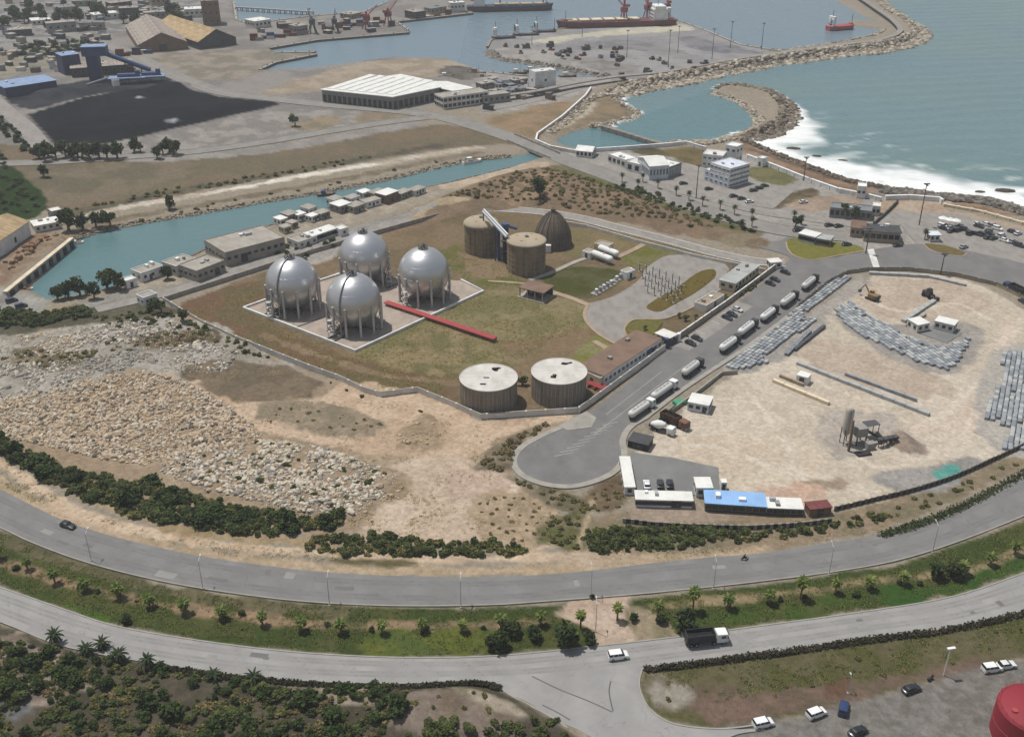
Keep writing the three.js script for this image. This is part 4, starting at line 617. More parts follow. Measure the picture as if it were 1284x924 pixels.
// small structures inside the terminal
function building(name, label, cat, [ax, ay, bx, by], depth, h, o = {}) {
  const a = G(ax, ay), b = G(bx, by), L = Math.hypot(b.x - a.x, b.z - a.z), t = thing(name, label, cat, [a.x, o.y ?? 0, a.z], Math.atan2(-(b.z - a.z), b.x - a.x), o.group);
  const wm = o.wall || M.white, rm = o.roof || M.concrete, D = depth;
  if (o.gable) { // ridge along local x (gable = rise), or across when o.across
    const prof = o.across ? [[0, -0.5], [L, -0.5], [L, h], [L / 2, h + o.gable], [0, h]] : [[0, -0.5], [D, -0.5], [D, h], [D / 2, h + o.gable], [0, h]];
    const s = new THREE.Shape(); prof.forEach(([x, y], i) => i ? s.lineTo(x, y) : s.moveTo(x, y));
    let g = new THREE.ExtrudeGeometry(s, { depth: o.across ? D : L, bevelEnabled: false }); if (o.across) g.translate(0, 0, -D); else g.rotateY(Math.PI / 2).translate(0, 0, 0);
    obj('wall', metric(g), wm, t);
    const run = (o.across ? L : D) / 2, ov = 0.5, sl = Math.hypot(run, o.gable), ang = Math.atan2(o.gable, run);
    for (const sgn of [-1, 1]) { const len = (o.across ? D : L) + 0.8; const r = obj('roof', metric(new THREE.BoxGeometry(o.across ? sl + ov : len, 0.22, o.across ? len : sl + ov)), rm, t); r.position.set(o.across ? L / 2 + sgn * (run + 0.2) / 2 : L / 2, h + o.gable / 2 + 0.14, o.across ? -D / 2 : -D / 2 + sgn * (run + 0.2) / 2); if (o.across) r.rotation.z = -sgn * ang; else r.rotation.x = sgn * ang; }
  } else {
    obj('wall', box(L, h + 0.5, D, L / 2, -0.5, -D / 2), wm, t);
    const r = obj('roof', box(L + (o.eave ?? -0.5), 0.2, D + (o.eave ?? -0.5), L / 2, h + 0.003, -D / 2), rm, t);
    if (o.eave === undefined) obj('parapet', merge([box(L, 0.5, 0.24, L / 2, h + 0.002, -0.12), box(L, 0.5, 0.24, L / 2, h + 0.002, -D + 0.12), box(0.24, 0.5, D - 0.48, 0.12, h + 0.002, -D / 2), box(0.24, 0.5, D - 0.48, L - 0.12, h + 0.002, -D / 2)]), wm, r);
  }
  if (o.win) { // rows of framed windows on the long front, back and both ends
    const [rows, cols, ww, wh] = o.win, fr = new THREE.BoxGeometry(ww + 0.25, wh + 0.25, 0.12), pn = new THREE.BoxGeometry(ww, wh, 0.14);
    const put = (x, y, z, ry) => { const f = obj('window', fr, o.frame || M.grey, t); f.position.set(x, y, z); f.rotation.y = ry; obj('pane', pn, o.pane || M.glass, f).position.z = 0.03; };
    for (let r = 0; r < rows; r++) { const y = h * (r + 0.55) / rows; for (let c = 0; c < cols; c++) put(L * (c + 0.5) / cols, y, 0.03, 0); const e = Math.max(1, Math.round(cols * D / L)); for (let c = 0; c < e; c++) { const z = -D * (c + 0.5) / e; put(L + 0.03, y, z, Math.PI / 2); put(-0.03, y, z, -Math.PI / 2); } }
  }
  if (o.door) { const d = obj('door', box(o.door[1] || 1.2, o.door[2] || 2.2, 0.14, L * o.door[0], 0, 0.04), o.doorMat || M.darkGrey, t); obj('handle', box(0.12, 0.3, 0.1, L * o.door[0] + 0.3, 1, 0.15), M.steel, d); }
  const nu = o.units ?? (!o.gable && L > 9 ? 2 : 0);
  if (nu) for (let k = 0; k < nu; k++) obj('roof_unit', box(rr(0.8, 2), rr(0.5, 1.2), rr(0.8, 2), L * rr(0.15, 0.85), h + 0.2, -D * rr(0.2, 0.8)), pick([M.grey, M.steel, M.white]), t);
  t.userData.size = undefined; delete t.userData.size;
  t.user = { L, D, h }; return t;
}
{ // open shed by the path
  const a = G(652, 372), b = G(680, 379), L = a.distanceTo(b), t = thing('open_shed', 'open brown roofed pump shed on posts between the silos and grass', 'shed', [a.x, 0, a.z], Math.atan2(-(b.z - a.z), b.x - a.x));
  obj('roof', box(L + 1.2, 0.3, 8.5, L / 2, 3.6, -4), M.roofBrown, t); obj('floor_slab', box(L + 2, 0.7, 9.5, L / 2, -0.55, -4), M.concrete, t);
  for (const x of [0, L / 3, 2 * L / 3, L]) for (const z of [0, -7.8]) obj('post', box(0.35, 3.6, 0.35, x, 0.1, z), M.concrete, t);
  for (let k = 0; k < 4; k++) obj('pump', merge([cyl(0.5, 0.5, 1.2, 1.5 + k * 2, 0.15, -4, 10), box(1.2, 0.6, 0.8, 1.5 + k * 2, 0.15, -3)]), M.steelDark, t); obj('back_wall', box(L, 3.5, 0.2, L / 2, 0.1, -7.5), M.darkGrey, t);
}
function bullet(px, py, label) {
  const c = onGround(px, py), t = thing('bullet_tank', label, 'tank', c, facing(740, 318, 772, 330), 'horizontal white tanks');
  obj('vessel', new THREE.CapsuleGeometry(1.35, 8.5, 8, 24).rotateZ(Math.PI / 2).translate(0, 2.3, 0), M.white, t);
  for (const x of [-3, 3]) obj('saddle', box(0.6, 2.0, 2.3, x, -0.3, 0), M.concrete, t); obj('manway', cyl(0.4, 0.4, 0.5, 0.8, 3.5, 0, 10), M.steel, t);
}
bullet(755, 327, 'white horizontal tank in the front of the pair beside the lawn'); bullet(763, 320, 'white horizontal tank in the rear of the pair beside the lawn');
building('plant_room', 'small pale plant room behind the two white horizontal tanks', 'shed', [745, 314, 762, 318], 5, 2.8, { wall: M.cream, door: [0.5] });
building('plant_room', 'tiny white valve house at the end of the silo path', 'shed', [730, 322, 740, 325], 4, 2.2, { wall: M.white, door: [0.5] });
for (const [x, y, k] of [[757, 362, 'nearer'], [782, 346, 'farther']]) { const t = thing('skid_unit', `${k} grey process skid of pipes beside the terminal loop`, 'process skid', onGround(x, y), facing(735, 375, 795, 340)); obj('base', box(14, 0.3, 3.2), M.concrete, t); for (let k2 = 0; k2 < 5; k2++) obj('vessel', merge([cyl(0.6, 0.6, 1.8, -5.5 + k2 * 2.6, 0.3, 0.3, 10), box(1.4, 0.9, 0.9, -4.4 + k2 * 2.6, 0.3, -0.8)]), k2 % 2 ? M.steel : M.white, t); obj('pipe', merge([bar([-6.5, 1.6, -0.6], [6.5, 1.6, -0.6], 0.16), bar([-6.5, 1.1, 1], [6.5, 1.1, 1], 0.14), ...[-6, -2, 2, 6].map(q => bar([q, 0, 1], [q, 1.7, -0.6], 0.1))]), M.steelDark, t); }
building('control_hut', 'white box hut at the end of the process skids', 'hut', [786, 351, 796, 347], 3.5, 2.6, { wall: M.white, door: [0.5] });
{ // loading posts in rows
  let n = 0; for (let r = 0; r < 4; r++) for (let c = 0; c < 7; c++) {
    const x = 802 + c * 8.2 + r * 3.4, y = 336 + c * 3.2 + r * 9.2 - 0; if (x > 862 - r * 4) continue;
    const t = thing('loading_post', 'grey loading post with crossarm in the rows beside the terminal loop', 'post', onGround(x, y + 4), facing(800, 336, 850, 356), 'loading posts in rows');
    obj('column', bar([0, -0.1, 0], [0, 4.2, 0], 0.16, 6), M.steelDark, t); obj('crossarm', box(2.2, 0.22, 0.3, 0, 3.4, 0), M.steel, t); obj('footing', box(1, 0.3, 1), M.concrete, t);
  }
}
{ // long roofed building along the tanker road, white facade
  const t = building('terminal_building', 'long low brown roofed building with white facade by the tanker road', 'building', [757, 485, 829, 437], 10.5, 3.8, { wall: M.whiteBlue, roof: M.roofBrown, eave: 0.2, win: [1, 14, 1.2, 1.0], frame: M.steel, door: [0.86, 1.4, 2.3] });
  obj('blue_panel', box(3.6, 2.0, 0.15, t.user.L * 0.78, 1.0, 0.1), M.blue, t); obj('fascia', box(t.user.L, 0.7, 0.16, t.user.L / 2, 3.1, 0.1), M.white, t);
}
building('gatehouse', 'small flat white gatehouse canopy at the terminal gate', 'gatehouse', [823, 427, 838, 433], 4, 2.8, { wall: M.white, roof: M.wallWhite, eave: 1.2, win: [1, 3, 1, 1] });
{ const t = thing('gate_portal', 'blue and white gate pillar at the end of the long facade', 'gate', onGround(836, 436), facing(829, 437, 850, 425)); obj('pillar', box(1.6, 3.6, 1.4), M.blueDark, t); obj('pillar', box(1.2, 3.2, 1.2, 7, 0, 0), M.white, t); obj('sliding_gate', box(5.6, 1.7, 0.12, 3.8, 0.2, 0), M.steelDark, t); }
building('pump_house', 'pale small block with red awning behind the right torn tank', 'shed', [735, 478, 752, 486], 5, 3, { wall: M.cream, roof: M.kerb, door: [0.4] });
{ const t = thing('pipe_manifold', 'dark red pipe manifold beside the right torn roof tank', 'pipes', onGround(748, 486), facing(735, 480, 760, 490)); for (let k = 0; k < 4; k++) obj('pipe', bar([-3, 1 + 0.1 * k, -1.4 + k * 0.9], [4, 1 + 0.1 * k, -1.4 + k * 0.9], 0.25, 8), M.red, t); for (const x of [-2, 0.5, 3]) obj('support', box(0.3, 1.4, 4, x, -0.3, 0), M.red, t); }
building('office_block', 'long grey roofed office between hedges inside the terminal gate', 'building', [921, 366, 951, 343], 6.5, 3.4, { wall: M.cream, roof: M.precastPale, eave: 0.8, win: [1, 7, 1.4, 1.1], door: [0.2] });
building('guard_kiosk', 'white guard kiosk at the upper corner of the terminal wall', 'kiosk', [966, 337, 980, 336], 4, 2.6, { wall: M.white, roof: M.wallWhite, eave: 0.6, win: [1, 2, 1.2, 1] });
building('garden_store', 'pale flat store with planter wall beside the parking bays', 'shed', [885, 392, 908, 378], 5, 2.4, { wall: M.wallWhite, roof: M.concreteTan, door: [0.5] });
// ---------------------------------------------------------------- vehicles (local +x is forward, wheels on y = 0)
const wheelGeo = (r, w) => new THREE.CylinderGeometry(r, r, w, 14).rotateX(Math.PI / 2);
const tyreS = wheelGeo(0.33, 0.24), rimS = wheelGeo(0.19, 0.26), tyreL = wheelGeo(0.52, 0.32), rimL = wheelGeo(0.28, 0.34);
function wheel(t, x, z, big) { const w = new THREE.Group(); w.name = 'wheel'; w.position.set(x, big ? 0.52 : 0.33, z); t.add(w); obj('tyre', big ? tyreL : tyreS, M.tyre, w); obj('rim', big ? rimL : rimS, M.rim, w); }
function profile(p, w, bev = 0.06) { const s = new THREE.Shape(); p.forEach(([x, y], i) => i ? s.lineTo(x, y) : s.moveTo(x, y)); s.closePath(); return toCreasedNormals(new THREE.ExtrudeGeometry(s, { depth: w - 2 * bev, bevelEnabled: true, bevelSize: bev, bevelThickness: bev, bevelSegments: 2 }).translate(0, 0, -w / 2 + bev), 0.7); }
const CARG = {
  hatch: { body: profile([[-2.0, 0.32], [2.0, 0.32], [2.08, 0.6], [1.95, 0.78], [1.0, 0.95], [-1.85, 0.98], [-2.06, 0.85]], 1.72), cabin: profile([[-1.85, 0.95], [1.0, 0.92], [0.3, 1.42], [-1.5, 1.46]], 1.46), roof: profile([[-1.45, 1.44], [0.25, 1.42], [0.15, 1.49], [-1.3, 1.52]], 1.36, 0.02) },
  van: { body: profile([[-2.1, 0.32], [2.1, 0.32], [2.15, 0.7], [1.9, 0.95], [1.35, 1.05], [0.75, 1.1], [-2.1, 1.1]], 1.8), cabin: profile([[-2.06, 1.08], [1.3, 1.04], [0.75, 1.66], [-1.95, 1.7]], 1.66), roof: profile([[-1.98, 1.68], [0.72, 1.65], [0.6, 1.76], [-1.9, 1.79]], 1.6, 0.02) },
};
const carPaint = {}; const paintOf = hex => carPaint[hex] ??= new THREE.MeshPhysicalMaterial({ color: hex, roughness: 0.35, clearcoat: 0.6, clearcoatRoughness: 0.15 });
function makeCar(hex, kind = 'hatch') {
  const t = new THREE.Group(), g = CARG[kind], m = paintOf(hex), h = kind === 'van';
  obj('body', g.body, m, t); obj('cabin_glass', g.cabin, M.glass, t); obj('roof', g.roof, m, t);
  obj('pillars', merge([-1, 1].flatMap(s => [bar([-1.2, 0.95, s * (h ? 0.84 : 0.76)], [-1.15, h ? 1.7 : 1.46, s * (h ? 0.8 : 0.66)], 0.09, 4), bar([-0.2, 0.95, s * (h ? 0.84 : 0.76)], [-0.2, h ? 1.7 : 1.46, s * (h ? 0.8 : 0.66)], 0.06, 4)])), m, t);
  for (const s of [-1, 1]) { obj('headlight', box(0.14, 0.16, 0.36, 2.02, 0.6, s * 0.58), M.lampGlass, t); obj('tail_light', box(0.12, 0.18, 0.28, -2.04, 0.66, s * 0.66), M.tail, t); wheel(t, 1.28, s * 0.8); wheel(t, -1.28, s * 0.8); }
  obj('bumper', merge([box(0.16, 0.2, 1.6, 2.06, 0.34, 0), box(0.16, 0.2, 1.6, -2.06, 0.34, 0)]), M.darkGrey, t);
  return t;
}
function car(px, py, turn, hex, label, group, kind = 'hatch', name = 'parked_car', sc = 1) { const t = makeCar(hex, kind); t.name = numbered(name); scene.add(t); t.position.copy(onGround(px, py)); t.rotation.y = turn; t.scale.setScalar(sc); return tag(t, label, kind === 'van' ? 'van' : 'car', group); }
M.tankerGrime = mat('#d2d0ca', 0.5, 0, T.streak);
const tankG = new THREE.CapsuleGeometry(1.22, 8.0, 6, 20).rotateZ(Math.PI / 2).scale(1, 0.98, 1);
function tanker(ax, ay, bx, by, label, cabMat) {
  const a = onGround(ax, ay), b = onGround(bx, by), t = thing('tanker_truck', label, 'tanker truck', [(a.x + b.x) / 2, a.y, (a.z + b.z) / 2], Math.atan2(-(b.z - a.z), b.x - a.x), 'white tankers queued along the road');
  obj('tank', tankG.clone().translate(-1.2, 2.35, 0), [M.white, M.wallWhite, M.tankerGrime][Math.floor(hash(ax, 3) * 3)], t); obj('chassis', box(12.2, 0.35, 1.1, 0.2, 0.85, 0), M.steelDark, t);
  obj('walkway', box(8.2, 0.1, 0.5, -1.2, 3.55, 0), M.galv, t); for (let k = 0; k < 4; k++) obj('hatch', cyl(0.28, 0.28, 0.2, -4 + k * 1.9, 3.6, 0, 10), M.steel, t);
  const c = new THREE.Group(); c.name = 'cab'; t.add(c); c.position.x = 5.6; obj('cab_shell', profile([[-1.1, 0.7], [1.1, 0.7], [1.15, 1.7], [0.85, 3.0], [-1.1, 3.05]], 2.4, 0.1), cabMat, c); obj('windscreen', box(0.1, 0.95, 2.05, 1.02, 1.85, 0), M.glass, c); for (const s of [-1, 1]) { obj('side_window', box(0.9, 0.75, 0.08, 0.2, 1.95, s * 1.2), M.glass, c); obj('headlight', box(0.1, 0.22, 0.4, 1.18, 0.85, s * 0.85), M.lampGlass, c); }
  for (const s of [-1, 1]) { for (const x of [5.9, 3.6, -3.2, -4.5]) wheel(t, x, s * 1.02, true); obj('mudguard', box(3.2, 0.1, 0.5, -3.8, 1.12, s * 1.05), M.steelDark, t); }
  t.scale.set(0.92 + 0.12 * hash(ax, ay), 0.95 + 0.08 * hash(ay, ax), 1); return t;
}
const TK = [[792, 527, 815, 511, 'tanker truck at the front of the queue, nearest the turning circle', M.white], [820, 504, 844, 487, 'second tanker truck up from the turning circle', M.white], [857, 475, 878, 459, 'third tanker truck from the turning circle, alone after a gap', M.darkGrey], [905, 444, 924, 430, 'fourth tanker truck up from the circle, beside the concrete blocks', M.darkGrey], [928, 424, 946, 410, 'fifth tanker truck up the queue, dark cab uphill', M.darkGrey], [955, 406, 973, 392, 'sixth tanker truck up the queue, opposite the parking bays', M.black], [980, 388, 998, 374, 'seventh tanker truck up the queue, just below the last one', M.black], [1006, 367, 1024, 352, 'last tanker truck at the top of the queue by the bend', M.black]];
TK.forEach(([a, b, c, d, l, m]) => tanker(a, b, c, d, l, m));
function tipper(px, py, turn, label, boxM, cabM, name = 'tipper_truck', group) {
  const t = thing(name, label, 'truck', onGround(px, py), turn, group);
  obj('chassis', box(9.6, 0.4, 1.2, 0, 0.8, 0), M.steelDark, t);
  const b = obj('cargo_box', box(6.4, 0.25, 2.5, -1.5, 1.25, 0), boxM, t);
  for (const s of [-1, 1]) { obj('side_panel', box(6.4, 1.75, 0.14, -1.5, 1.5, s * 1.24), boxM, b); for (let k = 0; k < 6; k++) obj('rib', box(0.14, 1.7, 0.1, -4.4 + k * 1.16, 1.5, s * 1.35), boxM, b); }
  obj('tailgate', box(0.14, 1.7, 2.34, -4.6, 1.5, 0), boxM, b); obj('headboard', box(0.14, 2.0, 2.34, 1.6, 1.5, 0), boxM, b); obj('load', box(5.8, 0.8, 2.2, -1.5, 1.5, 0), mat('#2b2a2a', 0.98, 0, T.soil), b);
  const c = new THREE.Group(); c.name = 'cab'; c.position.x = 3.35; t.add(c);
  obj('cab_shell', profile([[-1.1, 0.7], [1.45, 0.7], [1.5, 1.6], [1.15, 2.75], [-1.1, 2.85]], 2.4, 0.1), cabM, c); obj('windscreen', box(0.1, 0.9, 2.0, 1.32, 1.7, 0, 0).translate(0, 0, 0), M.glass, c); obj('sun_visor', box(0.4, 0.1, 2.1, 1.4, 2.66, 0), M.darkGrey, c); obj('bumper', box(0.25, 0.5, 2.4, 1.55, 0.45, 0), M.grey, c);
  for (const s of [-1, 1]) { obj('side_window', box(1.0, 0.7, 0.08, 0.3, 1.8, s * 1.2), M.glass, c); obj('headlight', box(0.12, 0.25, 0.4, 1.62, 0.75, s * 0.85), M.lampGlass, c); obj('mirror', box(0.12, 0.6, 0.25, 1.25, 1.8, s * 1.42), M.black, c); for (const x of [3.7, 1.6, -2.4, -3.6]) wheel(t, x, s * 1.02, true); }
  return t;
}
tipper(885, 806, facing(858, 808, 914, 802), 'dark tipper truck with white cab driving on the lower avenue', mat('#23262e', 0.6, 0, T.metal), M.white);
car(775, 825, facing(764, 827, 787, 824), '#d9d9d6', 'white van driving past the junction on the lower avenue', null, 'van', 'moving_car', 1.05);
car(85, 661, facing(74, 658, 94, 664), '#17181b', 'black car driving alone on the upper avenue at far left', null, 'hatch', 'moving_car');
{ const t = thing('motorcycle', 'small dark motorcycle with rider on the upper avenue', 'motorcycle', onGround(934, 702), facing(930, 703, 938, 702));
  for (const x of [-0.7, 0.7]) obj('wheel', new THREE.TorusGeometry(0.27, 0.07, 8, 16).translate(x, 0.34, 0), M.tyre, t); obj('frame', merge([bar([-0.7, 0.34, 0], [0.1, 0.55, 0], 0.08), bar([0.1, 0.55, 0], [0.7, 0.34, 0], 0.06), bar([0.5, 0.5, 0], [0.35, 1.0, 0], 0.05), bar([0.35, 1.0, -0.3], [0.35, 1.0, 0.3], 0.03)]), M.black, t); obj('seat', box(0.9, 0.16, 0.3, -0.3, 0.66, 0), M.black, t); obj('fuel_tank', new THREE.SphereGeometry(0.2, 10, 8).scale(1.3, 0.9, 0.8).translate(0.2, 0.8, 0), M.redShip, t); }
{ // rider: one continuous figure from lathe-like sections, seated and leaning forward
  const rings = [[-0.3, 0.78, 0.2], [-0.32, 0.95, 0.2], [-0.25, 1.2, 0.23], [-0.15, 1.42, 0.22], [-0.08, 1.5, 0.09], [-0.04, 1.56, 0.09], [0, 1.64, 0.14], [0.01, 1.76, 0.14], [0.01, 1.86, 0.05]], n = 10, pos = [], idx = [];
  rings.forEach(([x, y, r]) => { for (let k = 0; k < n; k++) pos.push(x + Math.cos(k / n * 6.283) * r * 0.8, y, Math.sin(k / n * 6.283) * r); });
  for (let i = 0; i < rings.length - 1; i++) for (let k = 0; k < n; k++) { const a = i * n + k, b = i * n + (k + 1) % n; idx.push(a, a + n, b, b, a + n, b + n); }
  const g = new THREE.BufferGeometry(); g.setAttribute('position', new THREE.Float32BufferAttribute(pos, 3)); g.setIndex(idx); g.computeVertexNormals(); const q = g.toNonIndexed(); q.setAttribute('uv', new THREE.Float32BufferAttribute(q.attributes.position.count * 2, 2));
  const limbs = [-1, 1].flatMap(s => [bar([-0.15, 1.36, s * 0.2], [0.12, 1.12, s * 0.3], 0.07, 8, 0.055), bar([0.12, 1.12, s * 0.3], [0.36, 1.02, s * 0.28], 0.055, 8, 0.04), bar([-0.3, 0.82, s * 0.12], [0.18, 0.72, s * 0.22], 0.1, 8, 0.075), bar([0.18, 0.72, s * 0.22], [0.02, 0.32, s * 0.2], 0.075, 8, 0.05)]);
  const p = tag(obj('person', merge([q, ...limbs]), mat('#2a2c30', 0.9)), 'rider in dark clothes sitting on the motorcycle', 'person'); p.position.copy(onGround(934, 702)); p.rotation.y = facing(930, 703, 938, 702);
}
// cars on the gravel at bottom right
car(957, 909, facing(944, 912, 970, 906), '#d4d5d6', 'white car at the left end of the gravel parking lot', 'cars on the gravel lot', 'van');
car(1024, 896, facing(1012, 899, 1036, 890), '#d8d8d6', 'white car in the middle of the gravel lot edge, left of the blue pickup', 'cars on the gravel lot', 'van');
car(1058, 890, facing(1056, 900, 1060, 880) , '#1f3158', 'blue pickup parked between white car and black cars on gravel', 'cars on the gravel lot', 'van');
car(1076, 919, facing(1064, 924, 1088, 912), '#15161a', 'black car at the bottom edge of the gravel lot', 'cars on the gravel lot');
car(1143, 866, facing(1130, 870, 1154, 862), '#17181c', 'black car parked alone below the white lamp post', 'cars on the gravel lot');
car(1244, 840, facing(1230, 842, 1258, 838), '#d6d6d2', 'white pickup parked at the right of gravel lot above the red tank', 'cars on the gravel lot', 'van');
car(1262, 836, facing(1250, 838, 1276, 834), '#c9cac8', 'pale car at the far right end of the gravel lot', 'cars on the gravel lot');
{ const t = thing('dark_scooter', 'dark scooter standing on the gravel left of the lamp post', 'scooter', onGround(1167, 852), 0.6); obj('body', profile([[-0.7, 0.3], [0.5, 0.3], [0.8, 1.0], [0.6, 1.05], [0.3, 0.5], [-0.2, 0.8], [-0.8, 0.75]], 0.5, 0.05), M.black, t); for (const x of [-0.55, 0.65]) obj('wheel', new THREE.TorusGeometry(0.22, 0.08, 6, 14).translate(x, 0.28, 0), M.tyre, t); }
{ // red cylindrical tank at the corner
  const c = G(1288, 922), t = thing('red_tank', 'red painted cylindrical tank on gravel at bottom right corner', 'tank', [c.x, -0.3, c.z]);
  const g = new THREE.LatheGeometry([[0.01, 0.05], [6.9, 0.05], [6.9, 7.3], [6.6, 7.7], [4, 8.1], [0.01, 8.4]].map(([x, y]) => new THREE.Vector2(x, y)), 48); obj('shell', toCreasedNormals(g, 0.5), mat('#8f1d2c', 0.55, 0, T.streak), t);
  for (const y of [3.6]) obj('band', new THREE.TorusGeometry(6.9, 0.07, 5, 48).rotateX(Math.PI / 2).translate(0, y, 0), mat('#8f1d2c', 0.55), t);
  obj('roof_hatch', cyl(0.6, 0.6, 0.5, -4.5, 7.8, 1, 14), M.red, t); obj('railing', new THREE.TorusGeometry(6.6, 0.05, 4, 48).rotateX(Math.PI / 2).translate(0, 8.5, 0), M.red, t);
  for (let k = 0; k < 24; k++) { const a = k / 24 * 6.283; obj('rail_post', bar([6.6 * Math.cos(a), 7.6, 6.6 * Math.sin(a)], [6.6 * Math.cos(a), 8.5, 6.6 * Math.sin(a)], 0.04, 4), M.red, t); }
}
// ---------------------------------------------------------------- construction yard
building('site_office', 'narrow white prefab office at the left end of the dark parking lot', 'prefab', [783, 620, 796, 620], 15, 2.3, { wall: M.white, roof: M.roofWhite, eave: 0.3, win: [1, 1, 1, 1] });
building('site_office', 'long white prefab block along the front of the dark parking lot', 'prefab', [797, 635, 868, 637], 4, 2.2, { wall: M.whiteBlue, roof: M.roofWhite, eave: 0.4, win: [1, 12, 1.3, 1.1], door: [0.72, 2.6, 2.3] });
building('site_cabin', 'square white cabin at the right end of the dark parking lot', 'prefab', [873, 623, 893, 623], 5, 2.8, { wall: M.white, roof: M.roofWhite, eave: 0.3, win: [1, 2, 1, 1] });
building('site_cabin', 'tiny white cabin standing behind the blue roofed workshop', 'prefab', [904, 615, 911, 615], 1.8, 2.4, { wall: M.white, roof: M.roofWhite, eave: 0.1, door: [0.5, 0.8, 2] });
building('workshop', 'long workshop with light blue metal roof along the yard fence', 'workshop', [884, 640, 960, 645], 6, 2.3, { wall: M.darkGrey, roof: M.roofSky, eave: 0.5, win: [1, 9, 1.6, 1.3] });
building('workshop', 'white roofed workshop continuing right of the light blue roof', 'workshop', [961, 645, 1006, 647], 4.6, 2.1, { wall: M.darkGrey, roof: M.roofWhite, eave: 0.5, win: [1, 6, 1.4, 1.1] });
building('lean_to', 'small dark red lean-to shed at the right end of the workshops', 'shed', [1015, 648, 1042, 645], 3.2, 2.2, { wall: M.brown, roof: M.redShip, eave: 0.4, door: [0.5, 1.6, 2] });
building('storage_shed', 'low black covered store by the edge of the turning circle', 'shed', [787, 560, 812, 566], 5, 2.0, { wall: M.black, roof: M.darkGrey, eave: 0.4, door: [0.5, 3, 1.6] });
building('site_cabin', 'white flat roofed cabin behind the parked mixer truck', 'prefab', [862, 514, 888, 519], 6, 2.8, { wall: M.whiteBlue, roof: M.roofWhite, eave: 0.3, win: [1, 3, 1.2, 1], door: [0.8] });
building('site_cabin', 'left of the two white roofed huts amid the concrete blocks', 'prefab', [1150, 417, 1165, 414], 5.5, 2.8, { wall: M.wallWhite, roof: M.roofWhite, eave: 0.3, win: [1, 2, 1, 1] });
building('site_cabin', 'right of the two white roofed huts amid the concrete blocks', 'prefab', [1171, 412, 1195, 418], 5, 3.0, { wall: M.wallWhite, roof: M.roofWhite, eave: 0.4, win: [1, 3, 1, 1] });
building('site_container', 'small white container beside the long pale beams', 'container', [998, 479, 1012, 483], 3.5, 2.5, { wall: M.white, roof: M.roofWhite, eave: 0.1, door: [0.5, 1.6, 2.2] });
car(811, 610, 1.55, '#d5d6d8', 'white topped car, leftmost of three on the dark lot', 'three cars on the dark lot'); car(828, 609, 1.5, '#26282c', 'dark car in the middle of three on the dark lot', 'three cars on the dark lot'); car(840, 609, 1.5, '#1a1b1f', 'black car, rightmost of three on the dark lot', 'three cars on the dark lot');
{ const t = thing('mixer_truck', 'white concrete mixer truck parked by the yard edge', 'mixer truck', onGround(830, 541), facing(816, 536, 845, 546)); obj('chassis', box(8.4, 0.4, 1.2, 0, 0.8, 0), M.steelDark, t); const dr = new THREE.LatheGeometry([[0.01, -2.6], [0.55, -2.6], [1.25, -0.6], [1.25, 0.6], [0.7, 2.2], [0.01, 2.2]].map(([x, y]) => new THREE.Vector2(x, y)), 20).rotateZ(-Math.PI / 2 + 0.22); obj('drum', dr.translate(-1.1, 2.3, 0), M.white, t); const c = new THREE.Group(); c.name = 'cab'; c.position.x = 3; t.add(c); obj('cab_shell', profile([[-0.9, 0.7], [1.1, 0.7], [1.1, 1.6], [0.85, 2.6], [-0.9, 2.6]], 2.3, 0.1), M.white, c); obj('windscreen', box(0.1, 0.8, 1.9, 0.98, 1.65, 0), M.glass, c); obj('chute', bar([-3.6, 2.6, 0], [-4.4, 1.4, 0.3], 0.3, 8), M.steel, t); for (const s of [-1, 1]) for (const x of [3.1, -1.6, -2.8]) wheel(t, x, s * 1.0, true); }
tipper(846, 532, facing(836, 527, 856, 536), 'rusty brown tipper truck parked behind the white mixer truck', mat('#5c4536', 0.9, 0, T.streak), mat('#6d4a38', 0.8), 'parked_truck');
{ const t = thing('site_fence', 'green netted fence along the yard edge beside the tanker road', 'fence', onGround(826, 530), facing(826, 530, 842, 517)); for (let k = 0; k < 5; k++) obj('post', box(0.12, 2, 0.12, k * 2.6, -0.1, 0), M.steel, t); for (let k = 0; k < 4; k++) obj('net_panel', box(2.5, 1.7, 0.04, 1.3 + k * 2.6, 0.1, 0), M.greenNet, t); }
{ const t = thing('tarpaulin_stack', 'stack of goods under green sheet beside white cabin', 'stack', onGround(852, 506), 0.5); obj('sheet', box(3.4, 1.2, 2.6, 0, -0.1, 0), M.greenNet, t); obj('pallet', box(3.6, 0.2, 2.8, 0, -0.15, 0), M.wood, t); }
function excavator(px, py, turn, label) {
  const t = thing('excavator', label, 'excavator', onGround(px, py), turn); const y = mat('#8a6a3f', 0.8, 0, T.streak);
  for (const s of [-1, 1]) obj('track', profile([[-2, 0.1], [2, 0.1], [2.3, 0.5], [2, 0.9], [-2, 0.9], [-2.3, 0.5]], 0.6, 0.05).translate(0, -0.1, s * 1.2), M.black, t);
  obj('house', box(3.4, 1.3, 2.6, -0.4, 0.95, 0), y, t); const c = obj('cab', box(1.4, 1.5, 1.0, 0.9, 1.6, 0.8), y, t); obj('window', box(1.0, 0.8, 1.06, 1.0, 2.1, 0.8), M.glass, c); obj('counterweight', box(0.8, 1.2, 2.6, -2.3, 1.0, 0), M.darkGrey, t);
  const b = obj('boom', bar([1.0, 1.8, -0.3], [3.6, 5.0, -0.3], 0.32, 6, 0.25), y, t); obj('arm', bar([3.6, 5.0, -0.3], [5.6, 2.2, -0.3], 0.25, 6, 0.18), y, b); obj('bucket', box(0.9, 0.9, 1.1, 5.6, 1.3, -0.3), M.steelDark, b);
}
excavator(1094, 375, 2.2, 'brown crawler excavator with raised arm, upper middle of the yard');
